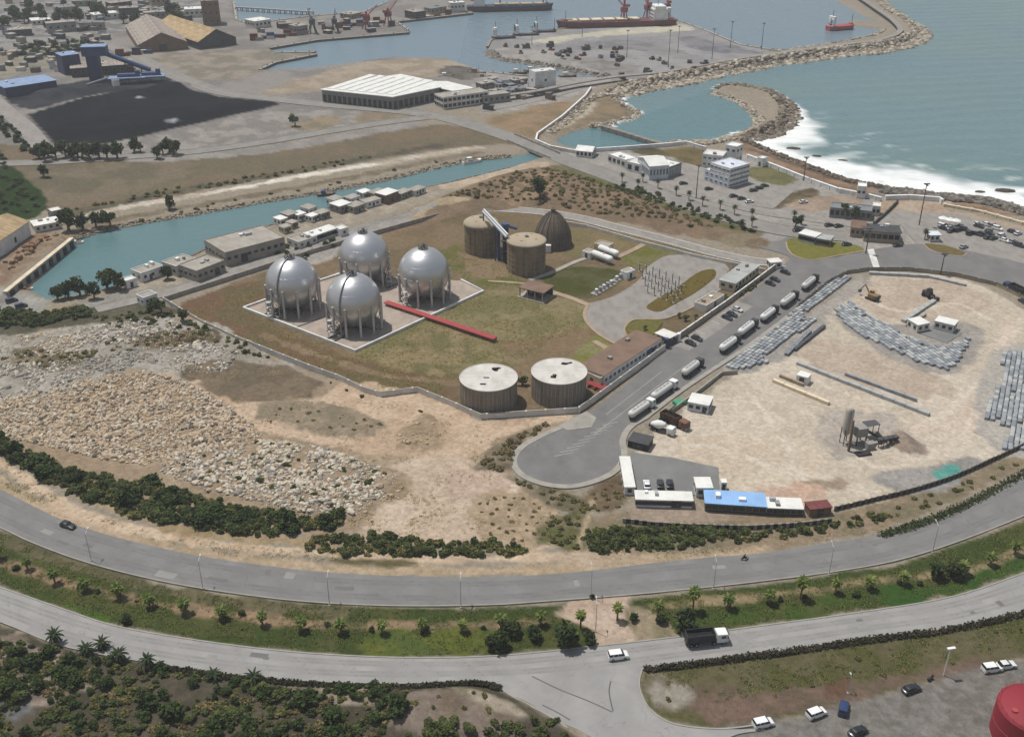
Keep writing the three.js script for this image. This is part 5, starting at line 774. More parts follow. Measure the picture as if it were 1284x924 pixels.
{ const t = thing('loader', 'dark wheel loader at the top end of the low block wall', 'loader', onGround(1165, 372), facing(1156, 367, 1176, 377)); obj('body', box(3.6, 1.4, 2.0, -0.8, 0.9, 0), M.darkGrey, t); obj('cab', box(1.6, 1.4, 1.6, 0, 2.2, 0), M.glass, t); obj('bucket', box(1.2, 1.2, 2.6, 3.6, 0.1, 0), M.black, t); obj('lift_arm', bar([0.5, 1.5, 0], [3.2, 0.8, 0], 0.2), M.steelDark, t); for (const s of [-1, 1]) for (const x of [1.3, -1.7]) { const w = obj('wheel', wheelGeo(0.75, 0.5), M.tyre, t); w.position.set(x, 0.75, s * 1.1); } }
{ // concrete batching plant
  const t = thing('batching_plant', 'dark concrete batching plant with hoppers and pale silo mast', 'batching plant', onGround(1072, 560), 0.25); t.scale.setScalar(0.86);
  const g = new THREE.LatheGeometry([[0.01, 4], [0.4, 4], [1.5, 6], [1.5, 14], [0.01, 15]].map(([x, y]) => new THREE.Vector2(x, y)), 20);
  const s0 = obj('cement_silo', g.translate(-2, -1, -3), mat('#b4aea4', 0.8, 0, T.streak), t); for (const [x, z] of [[-1.2, -1.2], [1.2, -1.2], [-1.2, 1.2], [1.2, 1.2]]) obj('silo_leg', bar([-2 + x, -0.2, -3 + z], [-2 + x, 6, -3 + z], 0.16), M.steelDark, s0);
  obj('mast', box(0.6, 12, 0.6, -3.2, -0.2, 1.5), M.brown, t); obj('mixer_tower', box(4, 3.2, 3.6, 2.5, 3.4, -2), M.grey, t); for (const [x, z] of [[0.8, -3.6], [4.2, -3.6], [0.8, -0.4], [4.2, -0.4]]) obj('tower_leg', box(0.35, 3.8, 0.35, x, -0.2, z), M.steelDark, t);
  obj('belt', bar([3.5, 5.6, -2], [10.5, 1.6, 0], 0.6, 4), M.black, t); for (let k = 0; k < 4; k++) obj('hopper', merge([new THREE.CylinderGeometry(1.3, 0.4, 1.5, 4, 1).rotateY(0.785).translate(8 + k * 2.0, 2.2, 2 - k * 0.1).toNonIndexed(), box(1.7, 0.5, 1.7, 8 + k * 2, 2.9, 2 - k * 0.1), box(0.2, 1.6, 0.2, 7.3 + k * 2, -0.1, 1.4), box(0.2, 1.6, 0.2, 7.3 + k * 2, -0.1, 2.7)]), k % 2 ? M.steelDark : M.darkGrey, t); obj('control_cabin', box(3, 2.6, 2.2, 4.5, -0.1, 2), M.grey, t); obj('roof_sheet', box(5, 0.15, 3.5, 8.5, 5.2, -5), M.steelDark, t); for (const [x, z] of [[6.3, -6.5], [10.7, -6.5], [6.3, -3.5], [10.7, -3.5]]) obj('roof_post', box(0.2, 5.4, 0.2, x, -0.2, z), M.steelDark, t); obj('rust_skirt', box(5, 0.7, 2.6, 0.5, -0.1, 4.6), M.black, t); obj('ladder', box(0.5, 9, 0.1, -3.2, 0, 2), M.steelDark, t);
}
// long precast beams
const beamLabels = [[1000, 456, 1166, 521, 'longest pale concrete beam lying across the middle of the yard', 1.4, M.precastPale], [1060, 470, 1150, 503, 'thin dark edged concrete beam just above the longest one', 0.8, M.precast], [970, 478, 1040, 507, 'pale beam with dark side left of the longest beam', 1.3, M.cream], [978, 472, 1008, 484, 'short stained beam beside the small white container', 0.9, M.concreteTan], [986, 446, 1016, 416, 'dark topped beam beside the lower corner of the block stack', 1.3, M.precastDim], [996, 440, 1034, 410, 'second dark beam beside the corner of the block stack', 1.1, M.steelDark], [1133, 404, 1172, 378, 'low pale block wall climbing to the dark loader', 1.6, M.precastPale], [1138, 410, 1160, 395, 'short pale beam below the low block wall', 1.2, M.concrete], [1090, 343, 1165, 347, 'long flat strip of slabs along the top edge of the yard', 1.6, M.precastPale], [1165, 347, 1212, 358, 'strip of slabs curving along the upper right edge', 1.6, M.precastPale]];
for (const [a, b, c, d, l, w, m] of beamLabels) { const A = onGround(a, b), B = G(c, d), L = Math.hypot(B.x - A.x, B.z - A.z), t = thing('concrete_beam', l, 'beam', [A.x, A.y - 0.1, A.z], Math.atan2(-(B.z - A.z), B.x - A.x), 'long precast beams in the yard'); const n = Math.max(2, Math.round(L / 4)); for (let k = 0; k < n; k++) obj('segment', box(L / n - 0.12, 1.1 + 0.1 * hash(k, a), w, L * (k + 0.5) / n, 0, 0.08 * (hash(k, b) - 0.5)), m, t); }
// rows of precast blocks: the largest as things, the rest as one mass
const blockG = [0, 1, 2].map(k => { const w = 1.86 + 0.06 * k, s = profile([[-w / 2, 0], [w / 2, 0], [w / 2 - 0.1, 0.8], [-w / 2 + 0.1, 0.88]], 1.25, 0.08); return metric(s, 1); });
{
  const list = [], rowsIn = (flat, dirA, dirB, sx, sz, skip, zone) => { const a = area(flat), A = G(dirA[0], dirA[1]), B = G(dirB[0], dirB[1]), th = Math.atan2(B.z - A.z, B.x - A.x), c = Math.cos(th), s = Math.sin(th), cx = (a.x0 + a.x1) / 2, cz = (a.z0 + a.z1) / 2, R = Math.hypot(a.x1 - a.x0, a.z1 - a.z0) / 2; for (let u = -R; u < R; u += sx) for (let v = -R; v < R; v += sz) { const uu = u + rr(-0.12, 0.12), vv = v + rr(-0.1, 0.1), x = cx + c * uu - s * vv, z = cz + s * uu + c * vv; if (sd(a, x, z) < -0.6 && hash(Math.round(u * 3), Math.round(v * 3)) > skip) list.push({ x, z, t: -th + rr(-0.05, 0.05), d: Math.hypot(x, z), zone }); } };
  rowsIn([907, 460, 925, 466, 968, 455, 957, 448, 986, 429, 1009, 414, 1030, 402, 1010, 396, 1035, 377, 1072, 348, 1060, 345, 1022, 362, 1005, 381, 960, 420], [907, 460], [1000, 390], 2.05, 1.42, 0.04, 'along the tanker road');
  rowsIn([1044, 389, 1066, 378, 1097, 398, 1125, 413, 1143, 424, 1183, 436, 1221, 421, 1203, 455, 1193, 468, 1151, 455, 1107, 434, 1068, 416], [1044, 389], [1107, 434], 2.05, 1.45, 0.06, 'in the middle of the yard');
  rowsIn([1255, 442, 1300, 436, 1330, 440, 1330, 575, 1250, 562, 1268, 538, 1228, 522, 1255, 475], [1262, 442], [1240, 560], 2.0, 1.5, 0.02, 'at the right edge of the yard');
  list.sort((a, b) => a.d - b.d);
  const mats = [M.precast, M.precastPale, M.precastDim, M.precast];
  const rest = [];
  list.forEach((b, i) => { const y = landHeight(b.x, b.z) - 0.05; if (i < 300) { const m = obj('concrete_block', blockG[i % 3], mats[Math.floor(hash(i, 5) * 4)]); m.position.set(b.x, y, b.z); m.rotation.y = b.t; tag(m, `grey precast concrete block in the tight rows ${b.zone}`, 'concrete block', `precast blocks ${b.zone}`); } else rest.push([b, y]); });
  const im = new THREE.InstancedMesh(blockG[0], mat('#ffffff', 0.9, 0, T.concrete), rest.length), mm = new THREE.Matrix4(), c = new THREE.Color();
  rest.forEach(([b, y], i) => { mm.makeRotationY(b.t).setPosition(b.x, y, b.z); im.setMatrixAt(i, mm); im.setColorAt(i, c.set(['#8f9396', '#a5a7a5', '#7c8185'][Math.floor(hash(i, 9) * 3)])); });
  im.name = 'concrete_blocks'; im.userData = { kind: 'stuff', label: 'remaining tight rows of grey precast concrete blocks in the yard', category: 'concrete blocks' }; shadows(im); scene.add(im);
}
// yard fence at the front: pale posts, dark panels
function panelFence(label, flat, h, pm, dm, step) { const p = smooth(pts(flat), 6), t = thing('panel_fence', label, 'fence', [p[0][0], 0, p[0][1]]); let acc = 0; for (let i = 1; i < p.length; i++) { const dx = p[i][0] - p[i - 1][0], dz = p[i][1] - p[i - 1][1], L = Math.hypot(dx, dz), th = Math.atan2(-dz, dx); for (; acc < L; acc += step) { const k = acc / L, x = p[i - 1][0] + dx * k - p[0][0], z = p[i - 1][1] + dz * k - p[0][1], y = landHeight(x + p[0][0], z + p[0][1]); const a = obj('post', new THREE.BoxGeometry(step * 0.42, h + 0.4, 0.34), pm, t); a.position.set(x, y + h / 2 - 0.1, z); a.rotation.y = th; const b = obj('panel', new THREE.BoxGeometry(step * 0.56, h * (0.8 + 0.3 * hash(Math.round(x * 7), 3)), 0.2), dm, t); b.position.set(x + Math.cos(th) * step * 0.5, y + h * 0.45, z - Math.sin(th) * step * 0.5); b.rotation.y = th; } acc -= L; } return t; }
panelFence('fence of pale posts and black panels below the workshops', [783, 655, 830, 660, 880, 662, 940, 663, 1000, 660, 1042, 655], 1.4, M.kerb, M.black, 2.1);
panelFence('dark net fence of posts along the lower right yard edge', [1048, 640, 1090, 630, 1150, 615, 1200, 598, 1245, 578, 1284, 560, 1340, 530], 1.4, M.rockDark, M.black, 1.9);
wallThing('yard_wall', 'curved low wall with dark coping round the top of the yard', [1000, 386, 1040, 354, 1062, 343, 1090, 339, 1140, 339, 1200, 346, 1250, 358, 1284, 374, 1360, 424], 0.4, 1.2, M.concreteTan, 'wall', M.darkGrey);
wallThing('yard_wall', 'straight low wall between yard and queue of tankers', [842, 517, 870, 497, 905, 470, 925, 468], 0.35, 1.1, M.concrete, 'wall', M.kerb);
tipper(1272, 366, facing(1290, 378, 1258, 362), 'dark tipper truck on the bend at the right edge', M.black, M.blueDark, 'tipper_truck');
car(1284, 379, facing(1290, 382, 1276, 374), '#20283a', 'dark blue car behind the tipper truck on the bend', null, 'van', 'moving_car');
// cars in the bays beside the terminal wall
[[866, 432, '#14161d', 'black car in the lower bays beside the terminal gate, lower one'], [874, 426, '#20232b', 'black car in the lower bays beside the terminal gate, upper one'], [912, 400, '#1b2234', 'dark blue car in the upper bays along the terminal wall'], [918, 396, '#23242a', 'dark car beside the blue one in the upper bays'], [925, 390, '#b9bbbd', 'pale car at the end of the upper bays'], [966, 357, '#181a20', 'black car parked just below the guard kiosk'], [972, 352, '#26282d', 'second dark car parked below the guard kiosk'], [985, 343, '#15161a', 'black car on the brown paving beside the guard kiosk']].forEach(([x, y, c, l]) => car(x, y, facing(850, 425, 862, 430), c, l, 'cars by the terminal wall'));
// ---------------------------------------------------------------- canal side
building('canal_warehouse', 'large pale flat roofed warehouse block on the canal bank', 'warehouse', [284, 334, 358, 314], 19, 5.6, { wall: M.concrete, roof: M.concrete, win: [1, 9, 1.6, 1.2], units: 3, door: [0.3, 3, 3.6] });
building('canal_warehouse', 'lower pale block left of the large canal warehouse', 'warehouse', [248, 354, 283, 340], 11, 4.4, { wall: M.concrete, roof: M.concrete, win: [1, 5, 1.4, 1.1], door: [0.7, 2.4, 2.6] });
building('canal_warehouse', 'narrow cream block behind the lower canal building', 'warehouse', [222, 347, 248, 337], 9, 4, { wall: M.wallWhite, roof: M.concrete, win: [1, 3, 1.3, 1.1] });
building('canal_house', 'small white house with terrace at the canal edge', 'house', [178, 354, 206, 344], 7, 3.4, { wall: M.white, roof: M.concrete, win: [1, 3, 1, 1], door: [0.4] });
building('canal_house', 'tiny white hut with flat roof among the canal trees', 'hut', [159, 362, 172, 358], 4, 2.8, { wall: M.white, roof: M.wallWhite, door: [0.5] });
building('canal_house', 'white gate lodge on the lane by the rubble ground', 'hut', [181, 384, 198, 378], 5, 3, { wall: M.white, roof: M.kerb, win: [1, 2, 0.9, 0.9], door: [0.5] });
building('walled_yard', 'low pale block beside the lane behind the leftmost sphere', 'shed', [375, 312, 398, 304], 8, 2.6, { wall: M.wallWhite, roof: M.concrete, win: [1, 3, 1, 0.8] });
building('pump_station', 'long white shed with dark openings behind the spheres', 'shed', [392, 305, 424, 294], 6, 3, { wall: M.white, roof: M.roofWhite, eave: 0.4, win: [1, 7, 1.9, 1.6] });
building('pump_station', 'small white hut at the right end of the dark windowed shed', 'hut', [427, 297, 437, 294], 5, 3, { wall: M.white, roof: M.wallWhite, win: [1, 1, 1, 1] });
const shack = [[352, 284, 361, 281, 5, 3, 'white'], [356, 293, 366, 290, 4, 2.6, 'cream'], [362, 279, 374, 275, 6, 3.2, 'grey'], [374, 278, 384, 275, 5, 3, 'white'], [366, 287, 374, 284, 4, 2.4, 'tan'], [388, 271, 398, 267, 6, 3.2, 'white'], [391, 279, 401, 275, 4, 2.6, 'white'], [402, 276, 414, 272, 5, 2.8, 'grey'], [419, 260, 431, 256, 6, 3.2, 'white'], [426, 268, 441, 263, 7, 3.4, 'grey'], [440, 258, 452, 254, 5, 3.2, 'white'], [444, 268, 458, 263, 6, 3, 'concrete'], [455, 250, 466, 247, 5, 3, 'white'], [459, 261, 478, 256, 5, 2.6, 'white'], [472, 252, 486, 247, 6, 3.2, 'tan'], [484, 256, 500, 250, 7, 4.2, 'brown'], [503, 250, 516, 245, 5, 2.6, 'concrete'], [520, 246, 534, 241, 5, 2.4, 'wallWhite']];
const shackWords = ['with a flat roof at the left end of the canal hamlet', 'set back from the water behind the first hamlet shacks', 'with a broad roof, third along the canal hamlet', 'beside the broad grey one in the canal hamlet', 'facing the lane below the canal hamlet', 'at the water edge, left middle of the canal hamlet', 'on the lane side, left middle of the canal hamlet', 'low and long before the sandy gap in the hamlet', 'just right of the sandy gap, by the water', 'with a large pale yard wall right of the sandy gap', 'close to the canal, middle of the right hamlet cluster', 'on the lane, middle of the right hamlet cluster', 'bright and small at the water, right cluster', 'with a bright long roof along the lane', 'behind the bright long roof, by the water', 'tall and brown at the right end of the cluster', 'low by the lane, right of the brown house', 'last and lowest, at the right end of the hamlet'];
shack.forEach(([a, b, c, d, e, h, m], i) => building('shack', `${{ white: 'white', cream: 'cream', grey: 'grey', tan: 'tan', concrete: 'concrete', brown: 'dark', wallWhite: 'pale' }[m]} shack ${shackWords[i]}`, 'house', [a, b, c, d], e, h, { wall: M[m], roof: [M.roofWhite, M.concrete, M.kerb][i % 3], eave: 0.5, win: [1, 2, 0.9, 0.9], door: [0.5, 1, 2], group: 'shacks of the canal hamlet' }));
// left quay with white shed, nets and gear
building('quay_shed', 'large white shed with tan pitched roof on the left quay', 'shed', [-40, 356, 40, 300], 18, 8, { wall: M.white, roof: M.roofTan, gable: 3.2, win: [1, 2, 1.4, 2.2] });
building('quay_annex', 'low white roofed annex at the inner end of the quay', 'shed', [44, 292, 76, 286], 8, 3, { wall: M.wallWhite, roof: M.roofWhite, eave: 0.4, win: [1, 4, 1, 1] });
building('quay_hut', 'small grey hut beside the white annex near the tree', 'hut', [66, 277, 80, 274], 6, 4, { wall: M.grey, roof: M.wallWhite, win: [1, 2, 1, 1] });
{ const t = thing('quay_wall', 'concrete quay wall with fender recesses along the canal end', 'quay', [G(5, 366).x, 0, G(5, 366).z], 0); const a = G(5, 367, 2), b = G(89, 299, 2), L = a.distanceTo(b); t.position.set(a.x, 0, a.z); t.rotation.y = Math.atan2(-(b.z - a.z), b.x - a.x);
  obj('wall', box(L, 6, 1.2, L / 2, -4, 0.4), M.concrete, t); obj('coping', box(L, 0.5, 1.9, L / 2, 2.0, 0.2), M.cream, t); for (let k = 0; k < 9; k++) obj('fender', box(L / 22, 3.2, 0.5, L * (k + 0.5) / 9, -1.7, 1.25), M.black, t); }
for (let i = 0; i < 26; i++) { const f = rnd(), s = rr(-1, 1), x = 12 + f * 62 + s * 3 - 6, y = 346 - f * 46 + s * 6 - 5; const p = onGround(x, y), r = rr(0.9, 2.3); const kinds = [['net_heap', 'net heap', M.rust, 'rusty brown'], ['crate_stack', 'crates', M.wood, 'wooden'], ['gear_heap', 'gear', M.brown, 'brown'], ['drum', 'drum', M.rockGrey, 'grey']], [nm, ct, m, w] = kinds[i % 4];
  let g; if (nm === 'crate_stack') g = merge([box(r, r * 0.5, r, 0, -0.15, 0), box(r * 0.7, r * 0.45, r * 0.8, 0.1, r * 0.35 + 0.003, 0, 0.3)]); else if (nm === 'drum') g = merge([cyl(0.45, 0.45, 1.1, 0, -0.1, 0, 12), cyl(0.45, 0.45, 1.1, 1, -0.1, 0.3, 12)]); else { g = new THREE.IcosahedronGeometry(r, 2); const q = g.attributes.position; for (let k = 0; k < q.count; k++) { const n = 0.7 + 0.6 * vnoise(q.getX(k) * 1.7 + i, q.getZ(k) * 1.7 + q.getY(k)); q.setXYZ(k, q.getX(k) * n, q.getY(k) * n * 0.6, q.getZ(k) * n); } g.computeVertexNormals(); }
  const o = obj(nm, g, m); o.position.copy(p); o.rotation.y = rr(0, 6); tag(o, `${w} ${ct} among the fishing gear littering the left quay`, ct, `${ct} on the left quay`); }
for (const [x, y, l] of [[26, 385, 'dark blue skip lorry on the left concrete apron'], [14, 378, 'grey car on the left concrete apron above the hedge']]) car(x, y, 0.7, '#2b3350', l, null, 'van');
// ---------------------------------------------------------------- boats
function hullGeo(L, B, H, bow = 0.28, sheer = 0.25) { // closed hull, +x is the bow, waterline y = 0
  const n = 16, sec = [[-1, 1], [-0.92, 0.35], [-0.6, 0], [0.6, 0], [0.92, 0.35], [1, 1]], pos = [], idx = [];
  for (let i = 0; i <= n; i++) { const u = i / n, x = (u - 0.5) * L, w = (u < 0.12 ? 0.75 + u * 2.08 : u > 1 - bow ? Math.sqrt(Math.max(0.0004, 1 - ((u - (1 - bow)) / bow) ** 2)) : 1) * B / 2, h = H * (1 + sheer * Math.pow(Math.max(0, (u - 0.6) / 0.4), 2)); for (const [s, v] of sec) pos.push(x + (v - 1) * (u > 0.8 ? L * 0.03 : 0), -0.6 + v * (h + 0.6), s * w); }
  const m = sec.length; for (let i = 0; i < n; i++) for (let k = 0; k < m - 1; k++) { const a = i * m + k, b = a + m; idx.push(a, a + 1, b, a + 1, b + 1, b); } for (let i = 0; i < n; i++) { const a = i * m, b = a + m - 1; idx.push(a, a + m, b, b, a + m, b + m); }
  for (let k = 1; k < m - 1; k++) idx.push(0, k + 1, k, n * m, n * m + k, n * m + k + 1);
  const g = new THREE.BufferGeometry(); g.setAttribute('position', new THREE.Float32BufferAttribute(pos, 3)); g.setIndex(idx); return toCreasedNormals(metric((g.computeVertexNormals(), g)), 0.5);
}
function boat(px, py, turn, L, hullM, topM, label, name = 'fishing_boat', cat = 'boat', group) { const p = G(px, py, WATER), t = thing(name, label, cat, p, turn, group), B = L * 0.3, H = L * 0.12; const h = obj('hull', hullGeo(L, B, H), hullM, t); obj('gunwale', box(L * 0.8, 0.12, B * 0.9, -L * 0.06, H - 0.02, 0), M.wood, h); const w = obj('wheelhouse', box(L * 0.25, L * 0.16, B * 0.6, -L * 0.15, H + 0.1, 0), topM, t); obj('window', box(L * 0.26, L * 0.05, B * 0.5, -L * 0.15, H + L * 0.1, 0), M.glass, w); obj('mast', bar([L * 0.1, H, 0], [L * 0.1, H + L * 0.35, 0], 0.08), M.steelDark, t); return t; }
boat(592, 204, 0.5, 11, M.white, M.white, 'white motor boat moored near the bridge in the canal'); boat(409, 245, 0.3, 9, M.blueDark, M.blue, 'small dark blue boat in the middle of the canal'); boat(96, 306, 0.6, 6, M.white, M.white, 'little white boat at the end of the left quay');
boat(33, 364, 0.5, 5, M.wallWhite, M.wood, 'pale rowing boat below the foot of the left quay');
boat(560, 97, 0.3, 12, M.darkGrey, M.white, 'dark boat lying in the scrapyard slip by the white shed'); boat(598, 93, -0.3, 14, M.blueDark, M.grey, 'dark trawler nearest the water at the scrapyard slip'); boat(607, 98, 0.4, 11, M.black, M.grey, 'black trawler beside the end of the scrapyard slip');
for (const [x, y, l] of [[650, 93, 'left'], [668, 90, 'middle'], [712, 97, 'right']]) boat(x, y, 0.2, 13, M.darkGrey, M.wallWhite, `dark fishing boat moored in the inner basin, ${l} of three`, 'fishing_boat', 'boat', 'boats in the inner basin');
function ship(px, py, turn, L, B, H, hullM, label, o = {}) {
  const t = thing('ship', label, 'ship', G(px, py, WATER), turn); const h = obj('hull', hullGeo(L, B, H, 0.18, 0.2), hullM, t); obj('boot_stripe', hullGeo(L * 0.992, B * 1.01, H * 0.22, 0.18, 0.2), o.stripe || M.redShip, h);
  const n = o.hatches || 0; for (let k = 0; k < n; k++) { const c = obj('hatch_cover', box(L * 0.62 / n * 0.8, 1.6, B * 0.6, -L * 0.2 + L * 0.62 * (k + 0.5) / n, H, 0), o.hatchM || M.rockTan, t); obj('coaming', box(L * 0.62 / n * 0.86, 0.7, B * 0.68, -L * 0.2 + L * 0.62 * (k + 0.5) / n, H - 0.01, 0), hullM, c); }
  const s = obj('superstructure', merge([box(L * 0.12, H * 1.5, B * 0.8, -L * 0.36, H, 0), box(L * 0.09, 2.6, B * 0.9, -L * 0.355, H * 2.5, 0)]), M.white, t); for (let k = 0; k < 3; k++) obj('window_row', box(L * 0.122, 0.8, B * 0.7, -L * 0.36, H + 1 + k * H * 0.48, 0), M.glass, s); obj('funnel', box(L * 0.04, 4, B * 0.25, -L * 0.44, H + H * 0.9, 0), o.funnel || M.red, t); obj('foredeck', box(L * 0.08, 1, B * 0.4, L * 0.4, H * 1.1, 0), hullM, t); obj('mast', merge([bar([L * 0.42, H, 0], [L * 0.42, H + 9, 0], 0.3), bar([-L * 0.35, H * 2.6, 0], [-L * 0.35, H * 2.6 + 7, 0], 0.3)]), M.grey, t);
  for (let k = 0; k < (o.gear || 0); k++) { const x = -L * 0.12 + L * 0.5 * k / Math.max(1, o.gear - 1); obj('deck_crane', merge([bar([x, H, 0], [x, H + 9, 0], 0.7), box(2.2, 2.4, 2.2, x, H + 8, 0), bar([x, H + 9.5, 0], [x + 12, H + 12, 0], 0.4)]), M.crane, t); }
  return t;
}
ship(772, 34, 0.16 + Math.PI, 106, 17, 6, M.redShip, 'red brown bulk carrier lying at the outer quay under the cranes', { hatches: 6, hatchM: M.cream, stripe: M.black, funnel: M.white });
ship(640, 13, 0.12, 82, 14, 5, mat('#2a2d38', 0.7), 'black cargo ship at the far quay near the top edge', { hatches: 4, gear: 2 });
ship(632, 50, 0.2, 20, 6, 3, mat('#2c2f38', 0.7), 'black and white trawler at the left tip of the outer quay', { funnel: M.white });
ship(660, 46, 0.15, 22, 6, 2.8, mat('#333438', 0.7), 'dark workboat behind the trawler at the outer quay', { funnel: M.green });
ship(683, 42, 0.15, 20, 6, 2.8, mat('#30343c', 0.7), 'dark workboat closest to the bulk carrier bow', { funnel: M.green });
ship(1054, 37, 0.35, 26, 9, 3.6, M.red, 'red hulled tug with white superstructure at the breakwater pier', { stripe: M.redShip, funnel: M.white, gear: 0 });
// ---------------------------------------------------------------- port
function portCrane(px, py, turn, label, h = 20, m = M.crane) { const t = thing('harbour_crane', label, 'crane', onGround(px, py), turn, 'harbour cranes'); t.position.y -= 0.1; for (const [x, z] of [[-3, -3], [3, -3], [-3, 3], [3, 3]]) obj('leg', bar([x, 0, z], [x * 0.4, h * 0.5, z * 0.4], 0.5), m, t); const c = obj('cab', box(5, 4, 4, 0, h * 0.5, 0), m, t); obj('window', box(5.1, 1.2, 3, 0, h * 0.5 + 2, 0), M.glass, c); obj('tower', bar([0, h * 0.5, 0], [0, h * 0.95, 0], 0.9, 6), m, t); obj('jib', merge([bar([0, h * 0.7, -0.6], [h * 0.75, h * 1.25, 0], 0.35), bar([0, h * 0.7, 0.6], [h * 0.75, h * 1.25, 0], 0.35), bar([0, h * 0.95, 0], [h * 0.75, h * 1.25, 0], 0.15)]), m, t); obj('counterweight', box(3, 2, 3, -3.5, h * 0.72, 0), m, t); }
portCrane(782, 31, 2.4, 'red quay crane left of three working the bulk carrier', 22); portCrane(811, 28, 2.0, 'red quay crane in the middle of three at the bulk carrier', 22); portCrane(836, 27, 1.8, 'red quay crane right of three at the bulk carrier stern', 23);
portCrane(460, 36, 0.6, 'left red crane on the inner quay', 15); portCrane(487, 32, 0.9, 'right red crane on the inner quay', 16); portCrane(392, 41, 2, 'dark crane on the inner quay, leftmost', 14, M.steelDark); portCrane(420, 40, 1.6, 'dark crane on the inner quay beside the leftmost', 14, M.steelDark);
function mast(px, py, h, label, group, m = M.steelDark) { const t = thing('light_mast', label, 'light mast', onGround(px, py), 0, group); obj('pole', bar([0, -0.3, 0], [0, h, 0], 0.28, 6, 0.15), m, t); obj('lamp_head', merge([box(2.6, 0.4, 0.7, 0, h - 0.2, 0), box(0.7, 0.4, 2.6, 0, h - 0.62, 0)]), m, t); }
[[786, 72, 20], [838, 84, 26], [850, 66, 20], [893, 74, 22], [916, 60, 20], [955, 62, 20], [390, 42, 20], [667, 56, 14], [730, 46, 12]].forEach(([x, y, h], i) => mast(x, y, h, `tall thin light mast on the port quay, ${['left of middle', 'tallest, in the middle', 'right of the tallest', 'right half by the dark coal patch', 'near the outer edge', 'rightmost by the breakwater', 'among the dark cranes', 'near the dark workboats', 'below the bulk carrier bow'][i]}`, 'port light masts'));
mast(873, 248, 16, 'tall lamp mast in front of the white office block', null); mast(1153, 282, 19, 'tall lamp mast in the square beside the beach car park', null); mast(1008, 226, 12, 'lamp mast on the promenade behind the planted strip', null); mast(1086, 318, 11, 'lamp mast at the tip of the green roundabout', null); mast(1180, 344, 9, 'lamp pole on the bend above the yard wall', null);
{ // big white-roofed hall
  const t = thing('market_hall', 'large hall with broad white stepped roof in the port', 'hall', onGround(401, 127), 0); const L = p => { const g = G(p[0], p[1], 7.4); return [g.x - t.position.x, g.z - t.position.z]; };
  const outline = [[400, 113], [455, 101], [502, 93.5], [538, 101], [553, 110], [492, 122.5]].map(L), out2 = [[538.5, 101], [560, 101], [594, 109], [575, 115], [553.5, 110.3]].map(L);
  const r1 = obj('roof', slabGeo(outline, 7.9, 0.5), M.roofWhite, t), r2 = obj('roof', slabGeo(out2, 7.1, 0.5), M.roofWhite, t);
  const a = L([405, 112.5]), b = L([492, 121]); for (let k = 0; k < 7; k++) { const q = (k + 0.5) / 7, x = a[0] + (b[0] - a[0]) * q, z = a[1] + (b[1] - a[1]) * q, e = L([502, 94.5]), l2 = 52; const m = obj('roof_ridge', box(5.4, 0.3, 46, 0, 7.88, -25), M.roofWhite, r1); m.position.set(x, 0, z); m.rotation.y = -0.52; m.position.y = 0; }
  const shrink = (o, k) => { const cx = o.reduce((s, p) => s + p[0], 0) / o.length, cz = o.reduce((s, p) => s + p[1], 0) / o.length; return o.map(([x, z]) => [cx + (x - cx) * k, cz + (z - cz) * k]); };
  const w1 = shrink(outline, 0.965), w2 = shrink(out2, 0.94); obj('wall', slabGeo(w1, 7.4, 7.9), M.grey, t); obj('wall', slabGeo(w2, 6.6, 7.1), M.darkGrey, t);
  for (const [p, q, n, h] of [[w1[0], w1[5], 14, 4.4], [w1[5], w1[4], 9, 4.4], [w2[3], w2[2], 4, 4]]) { const dx = q[0] - p[0], dz = q[1] - p[1], l = Math.hypot(dx, dz), th = Math.atan2(-dz, dx); for (let k = 0; k < n; k++) { const f = (k + 0.5) / n; const d = obj('bay_opening', new THREE.BoxGeometry(l / n * 0.62, h, 0.4), M.glass, t); d.position.set(p[0] + dx * f, h / 2 + 0.2, p[1] + dz * f); d.rotation.y = th; } }
}
building('port_office', 'long grey port building with arched bays right of the white hall', 'building', [556, 137, 612, 129], 12, 7, { wall: M.wallWhite, roof: M.concrete, win: [2, 10, 2.2, 1.8], units: 4 });
building('port_office', 'flat grey sheds behind the inner basin beside the white tower block', 'building', [606, 131, 640, 127], 10, 5, { wall: M.grey, roof: M.concrete, win: [1, 5, 1.8, 1.6], units: 2 });
building('ice_plant', 'tall white windowless block by the inner basin', 'building', [671, 115, 697, 112], 9, 12.5, { wall: M.white, roof: M.wallWhite, win: [1, 1, 1.4, 1.4], units: 2 });
[[604, 112, 622, 109, 7, 3.5], [625, 112, 642, 109, 6, 3.2], [612, 122, 636, 118, 6, 3], [640, 120, 662, 116, 8, 3.4], [645, 107, 662, 104, 6, 3.2]].forEach(([a, b, c, d, e, h], i) => building('port_shed', `low grey port shed ${['nearest the slip', 'second from the slip', 'in the front row by the road', 'beside the white tower block', 'at the basin edge behind the others'][i]}`, 'shed', [a, b, c, d], e, h, { wall: [M.grey, M.wallWhite][i % 2], roof: [M.concrete, M.precastDim][i % 2], eave: 0.6, win: [1, 4, 1.4, 1.2], group: 'port sheds by the basin' }));
